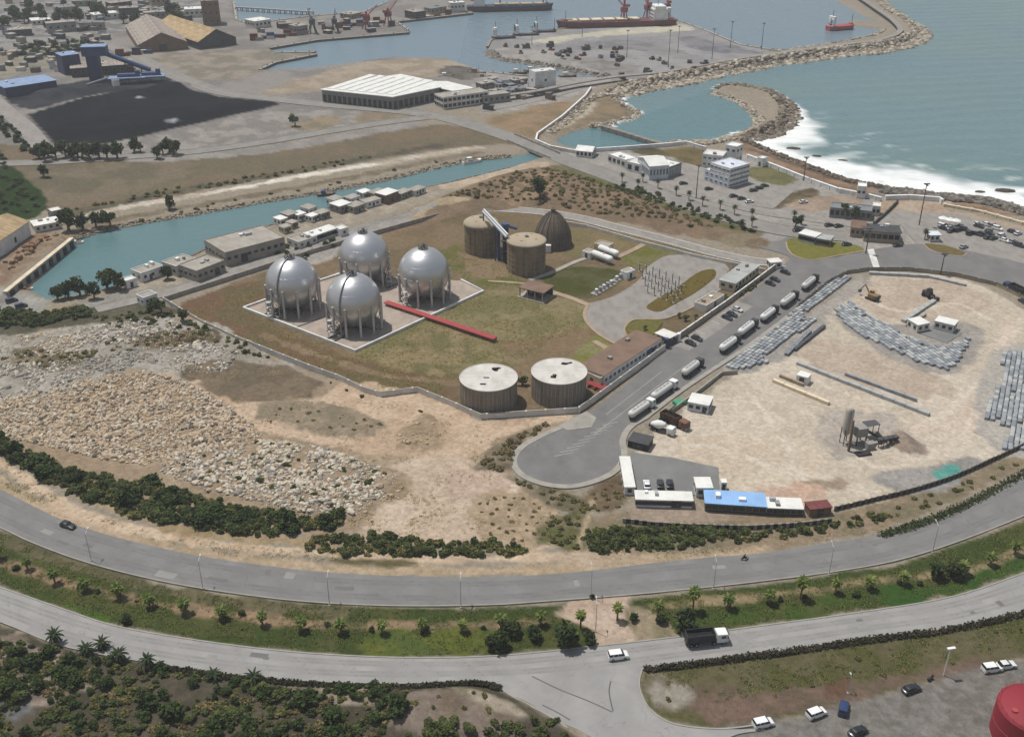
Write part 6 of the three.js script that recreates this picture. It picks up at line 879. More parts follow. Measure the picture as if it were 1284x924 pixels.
// coal terminal, warehouses
building('coal_store', 'long shed with blue grey roof at the left of the coal yard', 'warehouse', [8, 122, 72, 112], 22, 6, { wall: M.blueDark, roof: M.roofBlue, eave: 1.2 });
building('coal_store', 'long pale roofed shed behind the blue conveyor tower', 'warehouse', [90, 97, 168, 91], 20, 6, { wall: M.darkGrey, roof: M.roofGreyTan, eave: 1, win: [1, 8, 2, 1.6] });
building('screen_house', 'dark blue box building on a raised frame left of the tower', 'tower', [81, 94, 103, 91], 14, 13, { wall: M.blueDark, roof: M.roofBlue, eave: 0.4 });
{ const p = onGround(121, 100), t = thing('transfer_tower', 'tall blue transfer tower with overhanging head in the coal yard', 'tower', p, 0.15); obj('shaft', box(8, 17, 8), M.blueDark, t); obj('head', box(16, 6, 10, 2, 17, 0), M.blue, t); obj('head_roof', box(16.6, 0.4, 10.6, 2, 23.01, 0), M.roofBlue, t); obj('gallery', bar([8, 18, 0], [36, 5, -4], 1.6, 4), M.blue, t); obj('trestle', merge([bar([20, 0, -2], [20, 12, -2], 0.5), bar([30, 0, -3], [30, 8, -3], 0.5)]), M.steelDark, t); }
for (const [x, y, l, w] of [[160, 104, 'left', 24], [188, 102, 'right', 20]]) { const t = thing('conveyor_deck', `blue grey covered machinery deck, ${l} of two above the coal heap`, 'machinery', onGround(x, y), 0.2); obj('deck', box(w, 0.5, 10, 0, 4, 0), M.roofBlue, t); for (const q of [-0.4, 0, 0.4]) for (const z of [-4, 4]) obj('post', box(0.5, 4, 0.5, w * q, -0.2, z), M.steelDark, t); obj('machine', merge([box(w * 0.5, 2, 4, 0, 4.5, 0), box(3, 4, 3, w * 0.3, 4.5, 0)]), M.blue, t); obj('belt', bar([-w / 2, 4.5, 2], [-w / 2 - 14, 1, 4], 0.9, 4), M.precastDim, t); }
building('coal_hut', 'small white hut on the strip before the coal heap', 'hut', [142, 108, 150, 107], 5, 3.4, { wall: M.white, roof: M.wallWhite });
building('warehouse', 'tan gabled warehouse left of two at the top left', 'warehouse', [174, 66, 232, 67], 92, 5.5, { wall: M.brown, roof: M.roofGreyTan, gable: 8, across: true, door: [0.5, 6, 5] }).rotation.y += 0.5;
building('warehouse', 'tan gabled warehouse right of two at the top left', 'warehouse', [249, 62, 302, 60], 86, 5.5, { wall: M.darkGrey, roof: M.roofTan, gable: 8, across: true, door: [0.5, 6, 5] }).rotation.y += 0.5;
building('grain_tower', 'tall tan tower block behind the right warehouse', 'tower', [255, 32, 277, 31], 18, 20, { wall: M.brown, roof: M.tan, win: [3, 3, 1.6, 1.6] });
const far = [[20, 24, 34], [70, 20, 26], [118, 26, 30], [150, 22, 24], [182, 25, 26], [205, 18, 22], [232, 22, 24], [10, 46, 30], [60, 42, 36], [100, 38, 30], [40, 32, 24], [140, 14, 26], [90, 8, 30], [190, 8, 24], [320, 36, 20], [350, 36, 18], [372, 44, 14], [540, 18, 20], [565, 15, 18], [520, 24, 14], [440, 24, 14]];
const farWord = ['low grey depot in the hazy far left corner', 'small works shed near the white plume', 'grey depot behind the dark tree clump', 'narrow store behind the left warehouse', 'pale store beyond the left warehouse', 'small far depot left of the grain tower', 'depot just left of the grain tower', 'pale yard building on the far left edge', 'long hazy shed above the field strip', 'hazy shed between plume and warehouses', 'squat far hut left of the plume', 'faint far shed on the top edge', 'faint long shed behind the plume', 'faint shed at the top, left of dock', 'pale office on the inner quay root', 'second pale office on the inner quay', 'low store beside the dark quay cranes', 'white store on the far quay, left', 'white store on the far quay, right', 'small white hut at the far quay knuckle', 'small store behind the red cranes'];
far.forEach(([x, y, w], i) => building('depot', farWord[i], 'building', [x, y, x + w, y - 1 - (i % 3)], 8 + (i * 7) % 9, 4 + (i * 3) % 5, { wall: [M.grey, M.tan, M.wallWhite, M.darkGrey][i % 4], roof: [M.concrete, M.roofGreyTan, M.roofWhite, M.precastDim][(i * 3) % 4], eave: 0.6, win: [1, 4, 1.8, 1.5], group: 'distant depots' }));
seed = 555; for (let i = 0; i < 170; i++) { const z = [[0, 240, 8, 34], [0, 130, 36, 60], [300, 505, 30, 50], [0, 200, 4, 30], [90, 240, 14, 40], [610, 690, 100, 128], [0, 70, 60, 92]][i % 7], x = rr(z[0], z[1]), y = rr(z[2], z[3]), g = G(x, y), w = WATERS.some(q => near(q, g.x, g.z, 6) && sd(q, g.x, g.z) < 6); if (w) continue; building('depot', 'indistinct small depot hut scattered over the distant port ground', 'building', [x, y, x + rr(3, 10), y - rr(0, 1.5)], rr(3, 8), rr(2, 4.5), { wall: pick([M.grey, M.tan, M.wallWhite, M.darkGrey, M.brown, M.precastDim]), roof: pick([M.concrete, M.roofGreyTan, M.precastDim, M.darkGrey]), eave: 0.4, group: 'scattered port huts' }); }
function quayEdge(label, flat, top = 0.35) { const p = pts(flat, 0), t = thing('quay_wall', label, 'quay', [p[0][0], 0, p[0][1]], 0, 'harbour quay walls'); const q = p.map(([x, z]) => [x - p[0][0], z - p[0][1]]); obj('wall', ribbonGeo(q, 1.6, 3.4 + top - 0.3, -3.4), M.rockDark, t); obj('coping', ribbonGeo(q, 2.0, 0.3, top - 0.3), M.concrete, t); let n = 0; for (let i = 1; i < q.length; i++) for (let k = 0; k < 3; k++) { const f = (k + 0.5) / 3; obj('bollard', cyl(0.35, 0.45, 0.7, q[i - 1][0] + (q[i][0] - q[i - 1][0]) * f, top, q[i - 1][1] + (q[i][1] - q[i - 1][1]) * f, 8), M.black, t); } }
quayEdge('long dark quay wall of the inner quay with red cranes', [338, 60, 398, 50, 512, 40.5, 512, 37, 497, 27, 545, 21.5, 593, 16]); quayEdge('quay wall of the outer coal quay along the bulk carrier', [611, 58, 615, 50, 640, 44, 700, 36, 845, 24, 873, 33, 930, 56, 979, 64]); quayEdge('low jetty wall left of the scrapyard water', [325, 87, 345, 78, 396, 68, 396, 65, 345, 66]); quayEdge('quay wall round the top left dock', [293, 2, 296, 24, 310, 30, 388, 20, 455, 15, 486, 2]); quayEdge('stone quay edge in front of the scrapyard spit', [612, 90, 650, 94, 693, 97]);
{ const a = G(296, 11), b = G(392, 17), L = a.distanceTo(b), t = thing('pier', 'thin trestle pier crossing the dock at the top', 'pier', [a.x, 0, a.z], Math.atan2(-(b.z - a.z), b.x - a.x)); obj('deck', box(L, 0.7, 4, L / 2, 1.2, 0), M.concrete, t); for (let k = 0; k <= 14; k++) for (const z of [-1.5, 1.5]) obj('pile', bar([L * k / 14, -5, z], [L * k / 14, 1.2, z], 0.4), M.rockDark, t); obj('pipe', bar([0, 2.2, 1.2], [L, 2.2, 1.2], 0.3), M.steel, t); }
for (const [x0, y0, n, l] of [[318, 50, 9, 'inner quay row'], [430, 34, 8, 'row behind the red cranes'], [520, 23, 7, 'row on the far quay'], [150, 70, 6, 'row between the warehouses and tower']]) for (let k = 0; k < n; k++) { const t = thing('container', `shipping container in the ${l}`, 'container', onGround(x0 + k * 7, y0 - k * 0.9 + (k % 2)), 0.15, `containers, ${l}`); obj('box', box(6.1, 2.6, 2.44), [M.redShip, M.blue, M.grey, M.wallWhite, M.rust][(k * 3 + n) % 5], t); obj('door_frame', box(0.1, 2.5, 2.3, 3.06, 0.05, 0), M.steelDark, t); if (k % 3 === 0) obj('second_tier', box(6.1, 2.6, 2.44, 0.1, 2.605, 0), [M.rust, M.blueDark, M.tan][k % 2], t); }
// boulevard bridge parapets
wallThing('bridge_parapet', 'pale parapet on the canal side of the bridge', [636, 177, 660, 187, 690, 199], 0.5, 1.1, M.kerb); wallThing('bridge_parapet', 'pale parapet on the lagoon side of the bridge', [646, 169, 672, 180, 702, 193], 0.5, 1.1, M.kerb);
// seawall and shore
wallThing('seawall', 'white sea wall beside the track down to the lagoon', [741, 112, 734, 122, 705, 148, 674, 170, 672, 178, 690, 186, 722, 192], 0.9, 1.6, M.wallWhite, 'wall', M.white);
wallThing('seawall', 'white wall along the basin behind the offices', [745, 190, 790, 187, 830, 184, 860, 181, 885, 188], 0.9, 1.8, M.white, 'wall', M.white);
wallThing('seawall', 'long white promenade wall above the surf', [938, 198, 970, 210, 1010, 226, 1050, 240, 1090, 248, 1105, 252], 1.2, 1.8, M.white, 'wall', M.white);
wallThing('seawall', 'white wall stretch right of the white cube kiosk', [1112, 250, 1140, 249, 1178, 252, 1182, 255], 1.2, 1.9, M.white, 'wall', M.white);
wallThing('seawall', 'tan low wall curving along the beach at the right edge', [1185, 258, 1230, 266, 1284, 281, 1380, 310], 1.4, 1.0, M.cream);
wallThing('mole', 'stone mole between lagoon and outer basin', [756, 160, 790, 170, 832, 183], 2.4, 1.2, M.rockGrey);
building('beach_kiosk', 'white cube kiosk on the promenade wall', 'kiosk', [1074, 248, 1085, 249], 6, 5.5, { wall: M.white, roof: M.white, win: [1, 2, 1, 1] });
building('beach_kiosk', 'tiny white kiosk on the promenade near the office block', 'kiosk', [949, 207, 956, 209], 4, 4, { wall: M.white, roof: M.white, door: [0.5] });
// offices
building('office_block', 'white modern office block with banded windows near the sea', 'office', [914, 236, 938, 229], 13, 9.5, { wall: M.white, roof: M.whiteBlue, win: [4, 6, 2.1, 0.9], units: 2, pane: M.pane, frame: M.white });
building('office_block', 'lower white wing left of the banded office block', 'office', [883, 226, 913, 236], 11, 5.5, { wall: M.whiteBlue, roof: M.white, win: [2, 5, 1.6, 1], units: 2, pane: M.pane, frame: M.white });
building('office_block', 'stepped white wing at the back of the office group', 'office', [880, 209, 905, 212], 10, 6.5, { wall: M.white, roof: M.wallWhite, win: [2, 4, 1.6, 1], units: 1, pane: M.pane, frame: M.white });
building('office_block', 'white tower element behind the banded office block', 'office', [908, 203, 922, 206], 7, 9, { wall: M.white, roof: M.white, win: [2, 2, 1.4, 1] });
building('fish_hall', 'white ribbed hall left of the office group', 'hall', [814, 226, 838, 224], 17, 7, { wall: M.whiteBlue, roof: M.roofWhite, gable: 2, win: [1, 6, 1, 3], pane: M.pane, frame: M.white });
building('fish_hall', 'grey facade annex on the right side of the ribbed hall', 'hall', [838, 224, 854, 218], 10, 5.5, { wall: M.grey, roof: M.white, win: [1, 5, 1, 3], pane: M.pane, frame: M.white });
building('fish_hall', 'low white building with two dark doors beside ribbed hall', 'hall', [785, 214, 812, 220], 9, 4.5, { wall: M.white, roof: M.wallWhite, win: [1, 3, 2.2, 2.4] });
building('fish_hall', 'domed white pavilion beside the boulevard bridge', 'pavilion', [722, 196, 742, 198], 9, 3.2, { wall: M.white, roof: M.white, gable: 1.6, win: [1, 4, 1.2, 1.6] });
building('customs_shed', 'low white building at the left of the office car park', 'building', [762, 203, 784, 211], 8, 4, { wall: M.wallWhite, roof: M.white, win: [1, 4, 2, 1.8] });
building('bus_station', 'long white roofed shelter on the green roundabout, left piece', 'shelter', [1001, 302, 1021, 307], 6, 3.4, { wall: M.whiteBlue, roof: M.roofWhite, eave: 0.6, win: [1, 5, 1.6, 1.6] });
building('bus_station', 'long white roofed shelter on the green roundabout, right piece', 'shelter', [1023, 307, 1040, 310], 6, 3.0, { wall: M.grey, roof: M.precastPale, eave: 0.6, win: [1, 4, 1.6, 1.4] });
building('gate_hall', 'dark roofed port gate building beside the roundabout', 'gatehouse', [1083, 302, 1128, 305], 9, 4.5, { wall: M.tan, roof: M.darkGrey, eave: 1, win: [1, 6, 2, 2] });
building('gate_hall', 'tan domed wing at the left of the port gate building', 'gatehouse', [1066, 296, 1084, 298], 8, 4, { wall: M.tan, roof: M.roofBrown, gable: 2, win: [1, 3, 1, 1.4] });
building('cafe', 'row of grey and white cafe stalls by the promenade', 'cafe', [1040, 272, 1092, 277], 8, 4.2, { wall: M.grey, roof: M.precastDim, win: [1, 8, 1.6, 2.2], units: 4 });
building('cafe', 'small cream building at the right end of the cafe row', 'cafe', [1093, 270, 1103, 271], 6, 4.2, { wall: M.wallWhite, roof: M.wallWhite, win: [1, 2, 1, 1.4] });
building('kiosk', 'small canopy kiosk at the end of the traffic island', 'kiosk', [1166, 303, 1178, 303], 4, 3, { wall: M.wallWhite, roof: M.whiteBlue, eave: 1.2, win: [1, 2, 1, 1.2] });
wallThing('ramp_wall', 'dark ramp wall cutting down to the promenade wall', [1096, 282, 1110, 270, 1126, 254], 0.6, 1.4, M.darkGrey);
seed = 808; for (let i = 0; i < 34; i++) { const x = rr(630, 900), y = 42 + (x - 630) * 0.13 + rr(0, 24), g = G(x, y); if (WATERS.some(q => near(q, g.x, g.z, 8) && sd(q, g.x, g.z) < 8)) continue; const t = thing('quay_machine', 'small dark machine or bulk pile standing about the outer quay', 'machinery', onGround(x, y), rr(0, 6), 'machines on the outer quay'); const w = rr(2.5, 6); obj('body', box(w, rr(1.2, 2.6), rr(2, 3.4), 0, -0.2, 0), pick([M.darkGrey, M.rockDark, M.steelDark, M.rust, M.grey]), t); obj('upper_part', box(w * 0.4, 1.4, 1.8, w * 0.2, 1.2, 0), pick([M.darkGrey, M.grey, M.black]), t); }
// ---------------------------------------------------------------- cars in the shore car parks
const tones = ['#d8d8d6', '#16171a', '#23262b', '#c9cacb', '#1c2028', '#8d9093', '#2a2c30', '#14161a'];
[[1182, 285], [1192, 287], [1206, 286], [1201, 290], [1184, 288], [1193, 291], [1209, 289], [1226, 282], [1238, 283], [1245, 284], [1228, 285], [1240, 291], [1233, 296], [1239, 299], [1241, 294], [1256, 297], [1260, 303], [1270, 304], [1278, 309], [1246, 300], [1226, 295], [1217, 294], [1270, 292], [1277, 294], [1251, 288], [1209, 311]].forEach(([x, y], i) => car(x, y, facing(1180, 285, 1190, 288) + (i % 2) * 1.5, tones[(i * 5) % 8], `${['white', 'black', 'dark', 'silver', 'dark', 'grey', 'dark', 'black'][(i * 5) % 8]} car in the scattered rows of the beach car park`, 'cars in the beach car park', i % 3 ? 'hatch' : 'van', 'parked_car', 1.05));
for (const [x, y] of [[1182, 281], [1191, 283], [1198, 284]]) { const t = thing('beach_umbrella', `white sunshade ${x === 1182 ? 'left' : x === 1191 ? 'middle' : 'right'} of three at the car park edge`, 'umbrella', onGround(x, y), 0, 'white sunshades'); obj('pole', bar([0, -0.1, 0], [0, 3.4, 0], 0.08), M.steel, t); obj('canopy', new THREE.ConeGeometry(2.2, 1.1, 8).translate(0, 3.4, 0), M.white, t); }
[[857, 231, '#15161a', 'black car on the road before the office car park'], [945, 240, '#15161a', 'black car at the left of the dark row behind the office'], [952, 237, '#1c2028', 'black car in the middle of the dark row behind the office'], [959, 234, '#202328', 'dark car at the right of the row behind the office'], [920, 247, '#26282c', 'dark car in the middle of the office car park'], [930, 250, '#1a1b1e', 'dark car right of the middle in the office car park'], [889, 238, '#1c1e22', 'dark car beside the lamp mast at the office'], [940, 254, '#d3d3d0', 'white car at the right of the office car park'], [1008, 254, '#cfd0d0', 'white car beside the planted sandy island'], [1040, 283, '#17181b', 'black car left of two near the port gate'], [1052, 284, '#15161a', 'black car right of two near the port gate'], [1000, 290, '#1a1c20', 'dark car at the roundabout entry'], [1062, 308, '#2a2c30', 'dark car on the road by the shelter'], [1126, 309, '#16171a', 'black car leaving the port gate']].forEach(([x, y, c, l]) => car(x, y, 0.3, c, l, 'cars near the offices'));
[[660, 60], [712, 66], [735, 62], [690, 58], [776, 76], [768, 71], [780, 98], [812, 92], [690, 124], [612, 137]].forEach(([x, y], i) => { const t = thing('cargo_heap', `dark machine or cargo stack on the outer quay, ${['left end', 'left middle', 'behind the rocks', 'beside the pale strip', 'big stack right', 'big stack left', 'by the breakwater road', 'near the breakwater bend', 'beside the basin road', 'at the road bend'][i]}`, 'cargo', onGround(x, y), 0.3 * i, 'cargo on the quay'); obj('stack', merge([box(6, 2.6, 3.5, 0, -0.2, 0), box(3, 1.6, 3, 1, 2.41, 0)]), i % 2 ? M.darkGrey : M.rockDark, t); obj('tarpaulin', box(4, 0.5, 3.2, -2, 2.42, 0.1), M.steelDark, t); });
// ---------------------------------------------------------------- plants
function leafGeo(n, rx, ry, rz, leaf, seedN, tones, opt = {}) { // many small leaf faces through an uneven crown; +y up from 0
  seed = seedN; const pos = [], nor = [], col = [], c = new THREE.Color(), lob = Array.from({ length: opt.lobes ?? 6 }, () => [rr(-0.6, 0.6) * rx, rr(0.25, 1.25) * ry, rr(-0.6, 0.6) * rz, rr(0.38, 0.62)]);
  const up = new THREE.Vector3(), q = new THREE.Quaternion(), e = new THREE.Euler(), P = new THREE.Vector3();
  for (let i = 0; i < n; i++) {
    const L = lob[i % lob.length], th = rr(0, 6.283), ph = Math.acos(rr(-0.7, 1)), r = Math.pow(rnd(), 0.4) * L[3];
    P.set(L[0] + Math.sin(ph) * Math.cos(th) * r * rx, L[1] + Math.cos(ph) * r * ry, L[2] + Math.sin(ph) * Math.sin(th) * r * rz); if (P.y < 0.02) P.y = rr(0.02, 0.3 * ry);
    e.set(rr(-1.2, 1.2), rr(0, 6.28), rr(-1.2, 1.2)); q.setFromEuler(e); const s = leaf * rr(0.6, 1.35); c.set(pick(tones)).multiplyScalar(rr(0.75, 1.25));
    const v = [[-0.5, 0, -0.35], [0.5, 0, -0.3], [0.35, 0.1, 0.55], [-0.3, 0.05, 0.5]].map(a => new THREE.Vector3(...a).multiplyScalar(s).applyQuaternion(q).add(P));
    up.set(0, 1, 0).applyQuaternion(q); if (up.y < 0) up.negate();
    for (const k of [0, 2, 1, 0, 3, 2]) { pos.push(v[k].x, v[k].y, v[k].z); nor.push(up.x, up.y, up.z); col.push(c.r, c.g, c.b); }
  }
  const g = new THREE.BufferGeometry(); g.setAttribute('position', new THREE.Float32BufferAttribute(pos, 3)); g.setAttribute('normal', new THREE.Float32BufferAttribute(nor, 3)); g.setAttribute('color', new THREE.Float32BufferAttribute(col, 3)); g.setAttribute('uv', new THREE.Float32BufferAttribute(pos.length / 3 * 2, 2)); return g;
}
const leafMat = new THREE.MeshPhysicalMaterial({ vertexColors: true, roughness: 0.9, side: THREE.DoubleSide, transmission: 0.3, thickness: 0, specularIntensity: 0.25 }); const dryMat = new THREE.MeshPhysicalMaterial({ vertexColors: true, roughness: 0.95, specularIntensity: 0.2, side: THREE.DoubleSide });
const GT = ['#445227', '#394621', '#4f5c2c', '#5f6436', '#4b4a2c'], OT = ['#585a2c', '#6a6838', '#4a522a', '#786f44'], DT = ['#6b5e40', '#7d6c4a', '#564c34', '#4c4a2e'], KT = ['#34441f', '#3c4c22', '#475528', '#2f3d1e'], YT = ['#5a6a2c', '#6a7638', '#485a24', '#7a7c44'];
const bushG = [0, 1, 2, 3].map(k => leafGeo(330, 1.5, 1.15, 1.4, 0.42, 100 + k * 7, GT, { lobes: 5 + k })), oliveG = [0, 1, 2].map(k => leafGeo(260, 1.25, 0.85, 1.2, 0.36, 200 + k * 7, OT, { lobes: 5 })), dryG = [0, 1, 2].map(k => leafGeo(200, 1.2, 0.6, 1.2, 0.32, 300 + k * 7, DT, { lobes: 5 })), darkG = [0, 1, 2].map(k => leafGeo(520, 1.8, 2.0, 1.8, 0.5, 400 + k * 7, KT, { lobes: 7 }));
seed = 4242;
const PLANTS = []; // gathered first: the 300 that show largest become things, the rest one mass for each kind
function plant(kind, x, z, s, label, group) { PLANTS.push({ kind, x, y: topAt(x, z) - 0.12 * s, z, s, t: rr(0, 6.28), k: [rr(0.85, 1.25), rr(0.62, 0.95), rr(0.85, 1.25)], label, group, v: rnd(), size: s * (kind === darkG ? 1.5 : 1) / Math.hypot(x, z, CAM_HEIGHT) }); }
function scatter(flat, spacing, fn, o = {}) { // roughly even random cover of an outline
  const a = area(flat, { soft: 0 }), got = []; let tries = 0; const want = Math.round(Math.abs(a.p.reduce((s, q, i) => { const b = a.p[(i + 1) % a.n]; return s + q[0] * b[1] - b[0] * q[1]; }, 0)) / 2 / (spacing * spacing * 0.8));
  while (got.length < want && tries++ < want * 12) { const x = rr(a.x0, a.x1), z = rr(a.z0, a.z1); if (sd(a, x, z) > 0) continue; if (o.min !== 0 && got.some(q => (q[0] - x) ** 2 + (q[1] - z) ** 2 < (spacing * 0.55) ** 2)) continue; got.push([x, z]); fn(x, z, got.length); }
  return got.length;
}
// dense belts along the upper avenue
scatter([-60, 520, 0, 548, 40, 568, 90, 590, 150, 600, 215, 612, 290, 632, 350, 645, 430, 652, 432, 660, 380, 668, 300, 672, 230, 660, 160, 645, 90, 620, 40, 590, 0, 570, -60, 545], 2.1, (x, z) => plant(pick([bushG, bushG, bushG, oliveG, darkG]), x, z, 0.6 + 1.05 * rnd() * rnd() + 0.15, 'dark green shrub in the dense belt left, below the boulders', 'shrubs of the left belt'));
scatter([375, 676, 430, 672, 500, 676, 560, 680, 655, 682, 658, 692, 600, 698, 500, 698, 420, 694, 380, 686], 2.0, (x, z) => plant(pick([bushG, bushG, oliveG]), x, z, rr(0.7, 1.3), 'dark green shrub in the middle belt above the avenue', 'shrubs of the middle belt'));
scatter([740, 670, 760, 662, 820, 662, 905, 664, 910, 676, 880, 685, 800, 692, 745, 690], 2.0, (x, z) => plant(rnd() < 0.85 ? bushG : oliveG, x, z, rr(0.7, 1.4), 'dark green shrub in the belt below the panel fence', 'shrubs below the fence'));
scatter([915, 666, 1000, 664, 1060, 654, 1110, 640, 1120, 648, 1060, 664, 1000, 674, 920, 680], 3.0, (x, z) => plant(rnd() < 0.6 ? bushG : oliveG, x, z, rr(0.8, 1.3), 'green shrub in the thin strip right of the panel fence', 'shrubs right of the fence'));
scatter([1060, 650, 1120, 632, 1200, 610, 1284, 575, 1284, 585, 1200, 622, 1110, 658], 3.4, (x, z) => plant(oliveG, x, z, rr(0.5, 0.9), 'olive scrub on the bank between yard fence and avenue', 'scrub on the bank'));
scatter([680, 655, 735, 645, 745, 690, 725, 692, 680, 682], 3.2, (x, z) => plant(oliveG, x, z, rr(0.6, 1.0), 'olive scrub beside the footpath to the turning circle', 'scrub by the footpath'));
scatter([600, 585, 650, 545, 690, 530, 645, 562, 640, 582, 625, 592], 2.6, (x, z) => plant(dryG, x, z, rr(0.8, 1.3), 'dry brown scrub left of the turning circle', 'dry scrub by the circle'));
scatter([638, 598, 660, 604, 720, 620, 745, 635, 735, 648, 690, 628, 655, 610], 2.6, (x, z) => plant(rnd() < 0.5 ? oliveG : dryG, x, z, rr(0.5, 1.0), 'scrub along the lower rim of the turning circle', 'scrub below the circle'));
scatter([735, 622, 783, 592, 783, 634, 745, 640], 3.2, (x, z) => plant(dryG, x, z, rr(0.5, 0.9), 'brown scrub between turning circle and narrow prefab', 'scrub by the prefab'));
// scrub in the left rubble
scatter([-40, 385, 60, 392, 110, 384, 116, 394, 60, 406, -40, 412], 2.6, (x, z) => plant(bushG, x, z, rr(0.9, 1.5), 'dark shrub in the hedge below the left apron', 'hedge shrubs at the left'));
scatter([115, 398, 200, 388, 230, 400, 330, 440, 320, 450, 210, 412, 130, 415], 4.6, (x, z) => plant(rnd() < 0.5 ? bushG : oliveG, x, z, rr(0.6, 1.2), 'shrub scattered over the grey rubble near the terminal corner', 'shrubs in the rubble'));
scatter([150, 425, 270, 415, 280, 432, 160, 442, 60, 462, 0, 460, 10, 440, 100, 445], 4.2, (x, z) => plant(rnd() < 0.6 ? dryG : oliveG, x, z, rr(0.7, 1.2), 'low brown scrub between the rubble heaps', 'scrub between heaps'));
scatter([215, 395, 300, 432, 420, 480, 470, 502, 600, 530, 600, 534, 470, 505, 300, 438, 210, 402], 3.6, (x, z) => plant(bushG, x, z, rr(0.4, 0.8), 'small dark bush at the foot of the terminal wall', 'bushes along the wall'));
scatter([330, 510, 480, 530, 480, 548, 330, 530], 5, (x, z) => plant(dryG, x, z, rr(0.4, 0.8), 'low dry tuft on the sandy mound', 'tufts on the mound'));
scatter([600, 620, 690, 626, 715, 665, 700, 680, 605, 678], 3.6, (x, z) => plant(dryG, x, z, rr(0.35, 0.65), 'small dry tuft on the sandy slope above the avenue', 'tufts on the slope'));
scatter([190, 590, 330, 552, 450, 580, 490, 592, 440, 640, 330, 625], 5.5, (x, z) => plant(rnd() < 0.5 ? oliveG : bushG, x, z, rr(0.35, 0.8), 'small bush growing in the white rubble patch', 'bushes in the white rubble'));
// bottom-left scrub
scatter([-40, 792, 78, 822, 208, 842, 330, 858, 500, 866, 500, 890, 480, 935, -40, 935], 1.95, (x, z) => { if (fbm(x / 9, z / 9, 2) > 0.3) plant(pick([bushG, bushG, oliveG, oliveG, dryG, darkG]), x, z, 0.42 + 0.9 * rnd() * rnd() + (rnd() < 0.12 ? 0.45 : 0), 'dark scrub bush on the slope below the lower avenue', 'scrub of the lower slope'); });
scatter([500, 905, 600, 915, 690, 905, 735, 935, 500, 940], 3.2, (x, z) => plant(bushG, x, z, rr(0.7, 1.2), 'green bush along the bottom edge left of the side road', 'bushes at the bottom edge'));
scatter([500, 866, 600, 866, 640, 884, 620, 900, 500, 895], 4.4, (x, z) => plant(oliveG, x, z, rr(0.45, 0.8), 'small bush on the rubble mound by the junction', 'bushes on the junction mound'));
scatter([820, 848, 900, 838, 1000, 826, 1150, 806, 1284, 786, 1284, 815, 1150, 840, 1000, 868, 900, 890, 850, 895], 6.5, (x, z) => plant(rnd() < 0.5 ? oliveG : dryG, x, z, rr(0.35, 0.7), 'low tuft on the grass verge above the gravel lot', 'tufts on the right verge'));
// median bushes
scatter([0, 700, 80, 724, 180, 752, 330, 773, 520, 784, 690, 780, 690, 790, 520, 794, 330, 784, 180, 764, 80, 738, 0, 714], 5.2, (x, z) => plant(rnd() < 0.4 ? oliveG : darkG, x, z, rr(0.3, 0.5), 'small dark bush under the palms of the left median', 'bushes of the left median'));
scatter([840, 762, 960, 750, 1100, 732, 1284, 694, 1284, 706, 1100, 744, 960, 762, 850, 778], 5.2, (x, z) => plant(rnd() < 0.5 ? oliveG : darkG, x, z, rr(0.3, 0.5), 'small dark bush under the palms of the right median', 'bushes of the right median'));
for (const [x, y, s, l] of [[625, 812, 1.35, 'dark round tree left of the big one at the sandy crossing'], [708, 806, 1.75, 'big dark round tree beside the sandy crossing'], [738, 806, 0.9, 'low green bush between the big tree and crossing'], [858, 790, 1.5, 'dark bushy palm clump behind the tipper truck'], [828, 780, 0.7, 'dark bush right of the sandy crossing'], [668, 800, 1.0, 'pale green bush between the two dark median trees'], [645, 795, 1.1, 'leafy bush beside the left dark tree'], [795, 778, 0.6, 'small bush at the crossing edge'], [1175, 722, 1.3, 'dark shrub clump in the right median'], [1195, 722, 1.2, 'second dark shrub clump in the right median'], [1207, 716, 1.0, 'rounded shrub right of the dark clump'], [742, 750, 0.35, 'tiny planted bush at the top of the crossing'], [158, 780, 0.7, 'small dark bush in the green left median']]) { const p = G(x, y); const t = thing('median_tree', l, s > 1.2 ? 'tree' : 'bush', [p.x, topAt(p.x, p.z), p.z], rr(0, 6)); const cr = obj('crown', pick(darkG), leafMat, t); cr.scale.setScalar(s); cr.position.y = 0.25 * s; obj('trunk', bar([0, -0.3, 0], [0.05, 1.6 * s, 0], 0.14 * s, 7, 0.08 * s), M.wood, t); }
// ---------------------------------------------------------------- palms
function palmCrown(seedN, n, len, droop, tones, w = 0.34) {
  seed = seedN; const pos = [], col = [], c = new THREE.Color();
  for (let i = 0; i < n; i++) { const a = i * 2.399 + rr(-0.2, 0.2), el = 1.25 - 1.9 * (i / n), L = len * rr(0.8, 1.1); c.set(pick(tones)).multiplyScalar(rr(0.8, 1.2)); let p = [0, 0], ang = el, prev = null; const K = 6;
    for (let k = 0; k <= K; k++) { const q = k / K, ww = w * Math.sin(Math.PI * Math.min(0.97, 0.12 + q * 0.85)) * (1.05 - 0.35 * q), cx = Math.cos(a) * p[0], cz = Math.sin(a) * p[0], s = [[cx - Math.sin(a) * ww, p[1] - ww * 0.45, cz + Math.cos(a) * ww], [cx, p[1], cz], [cx + Math.sin(a) * ww, p[1] - ww * 0.45, cz - Math.cos(a) * ww]];
      if (prev) for (const [u, v] of [[0, 1], [1, 2]]) { pos.push(...prev[u], ...s[u], ...s[v], ...prev[u], ...s[v], ...prev[v]); for (let e = 0; e < 6; e++) col.push(c.r, c.g, c.b); }
      prev = s; p = [p[0] + Math.cos(ang) * L / K, p[1] + Math.sin(ang) * L / K]; ang -= droop / K; } }
  const g = new THREE.BufferGeometry(); g.setAttribute('position', new THREE.Float32BufferAttribute(pos, 3)); g.setAttribute('color', new THREE.Float32BufferAttribute(col, 3)); g.setAttribute('uv', new THREE.Float32BufferAttribute(pos.length / 3 * 2, 2)); g.computeVertexNormals(); return g;
}
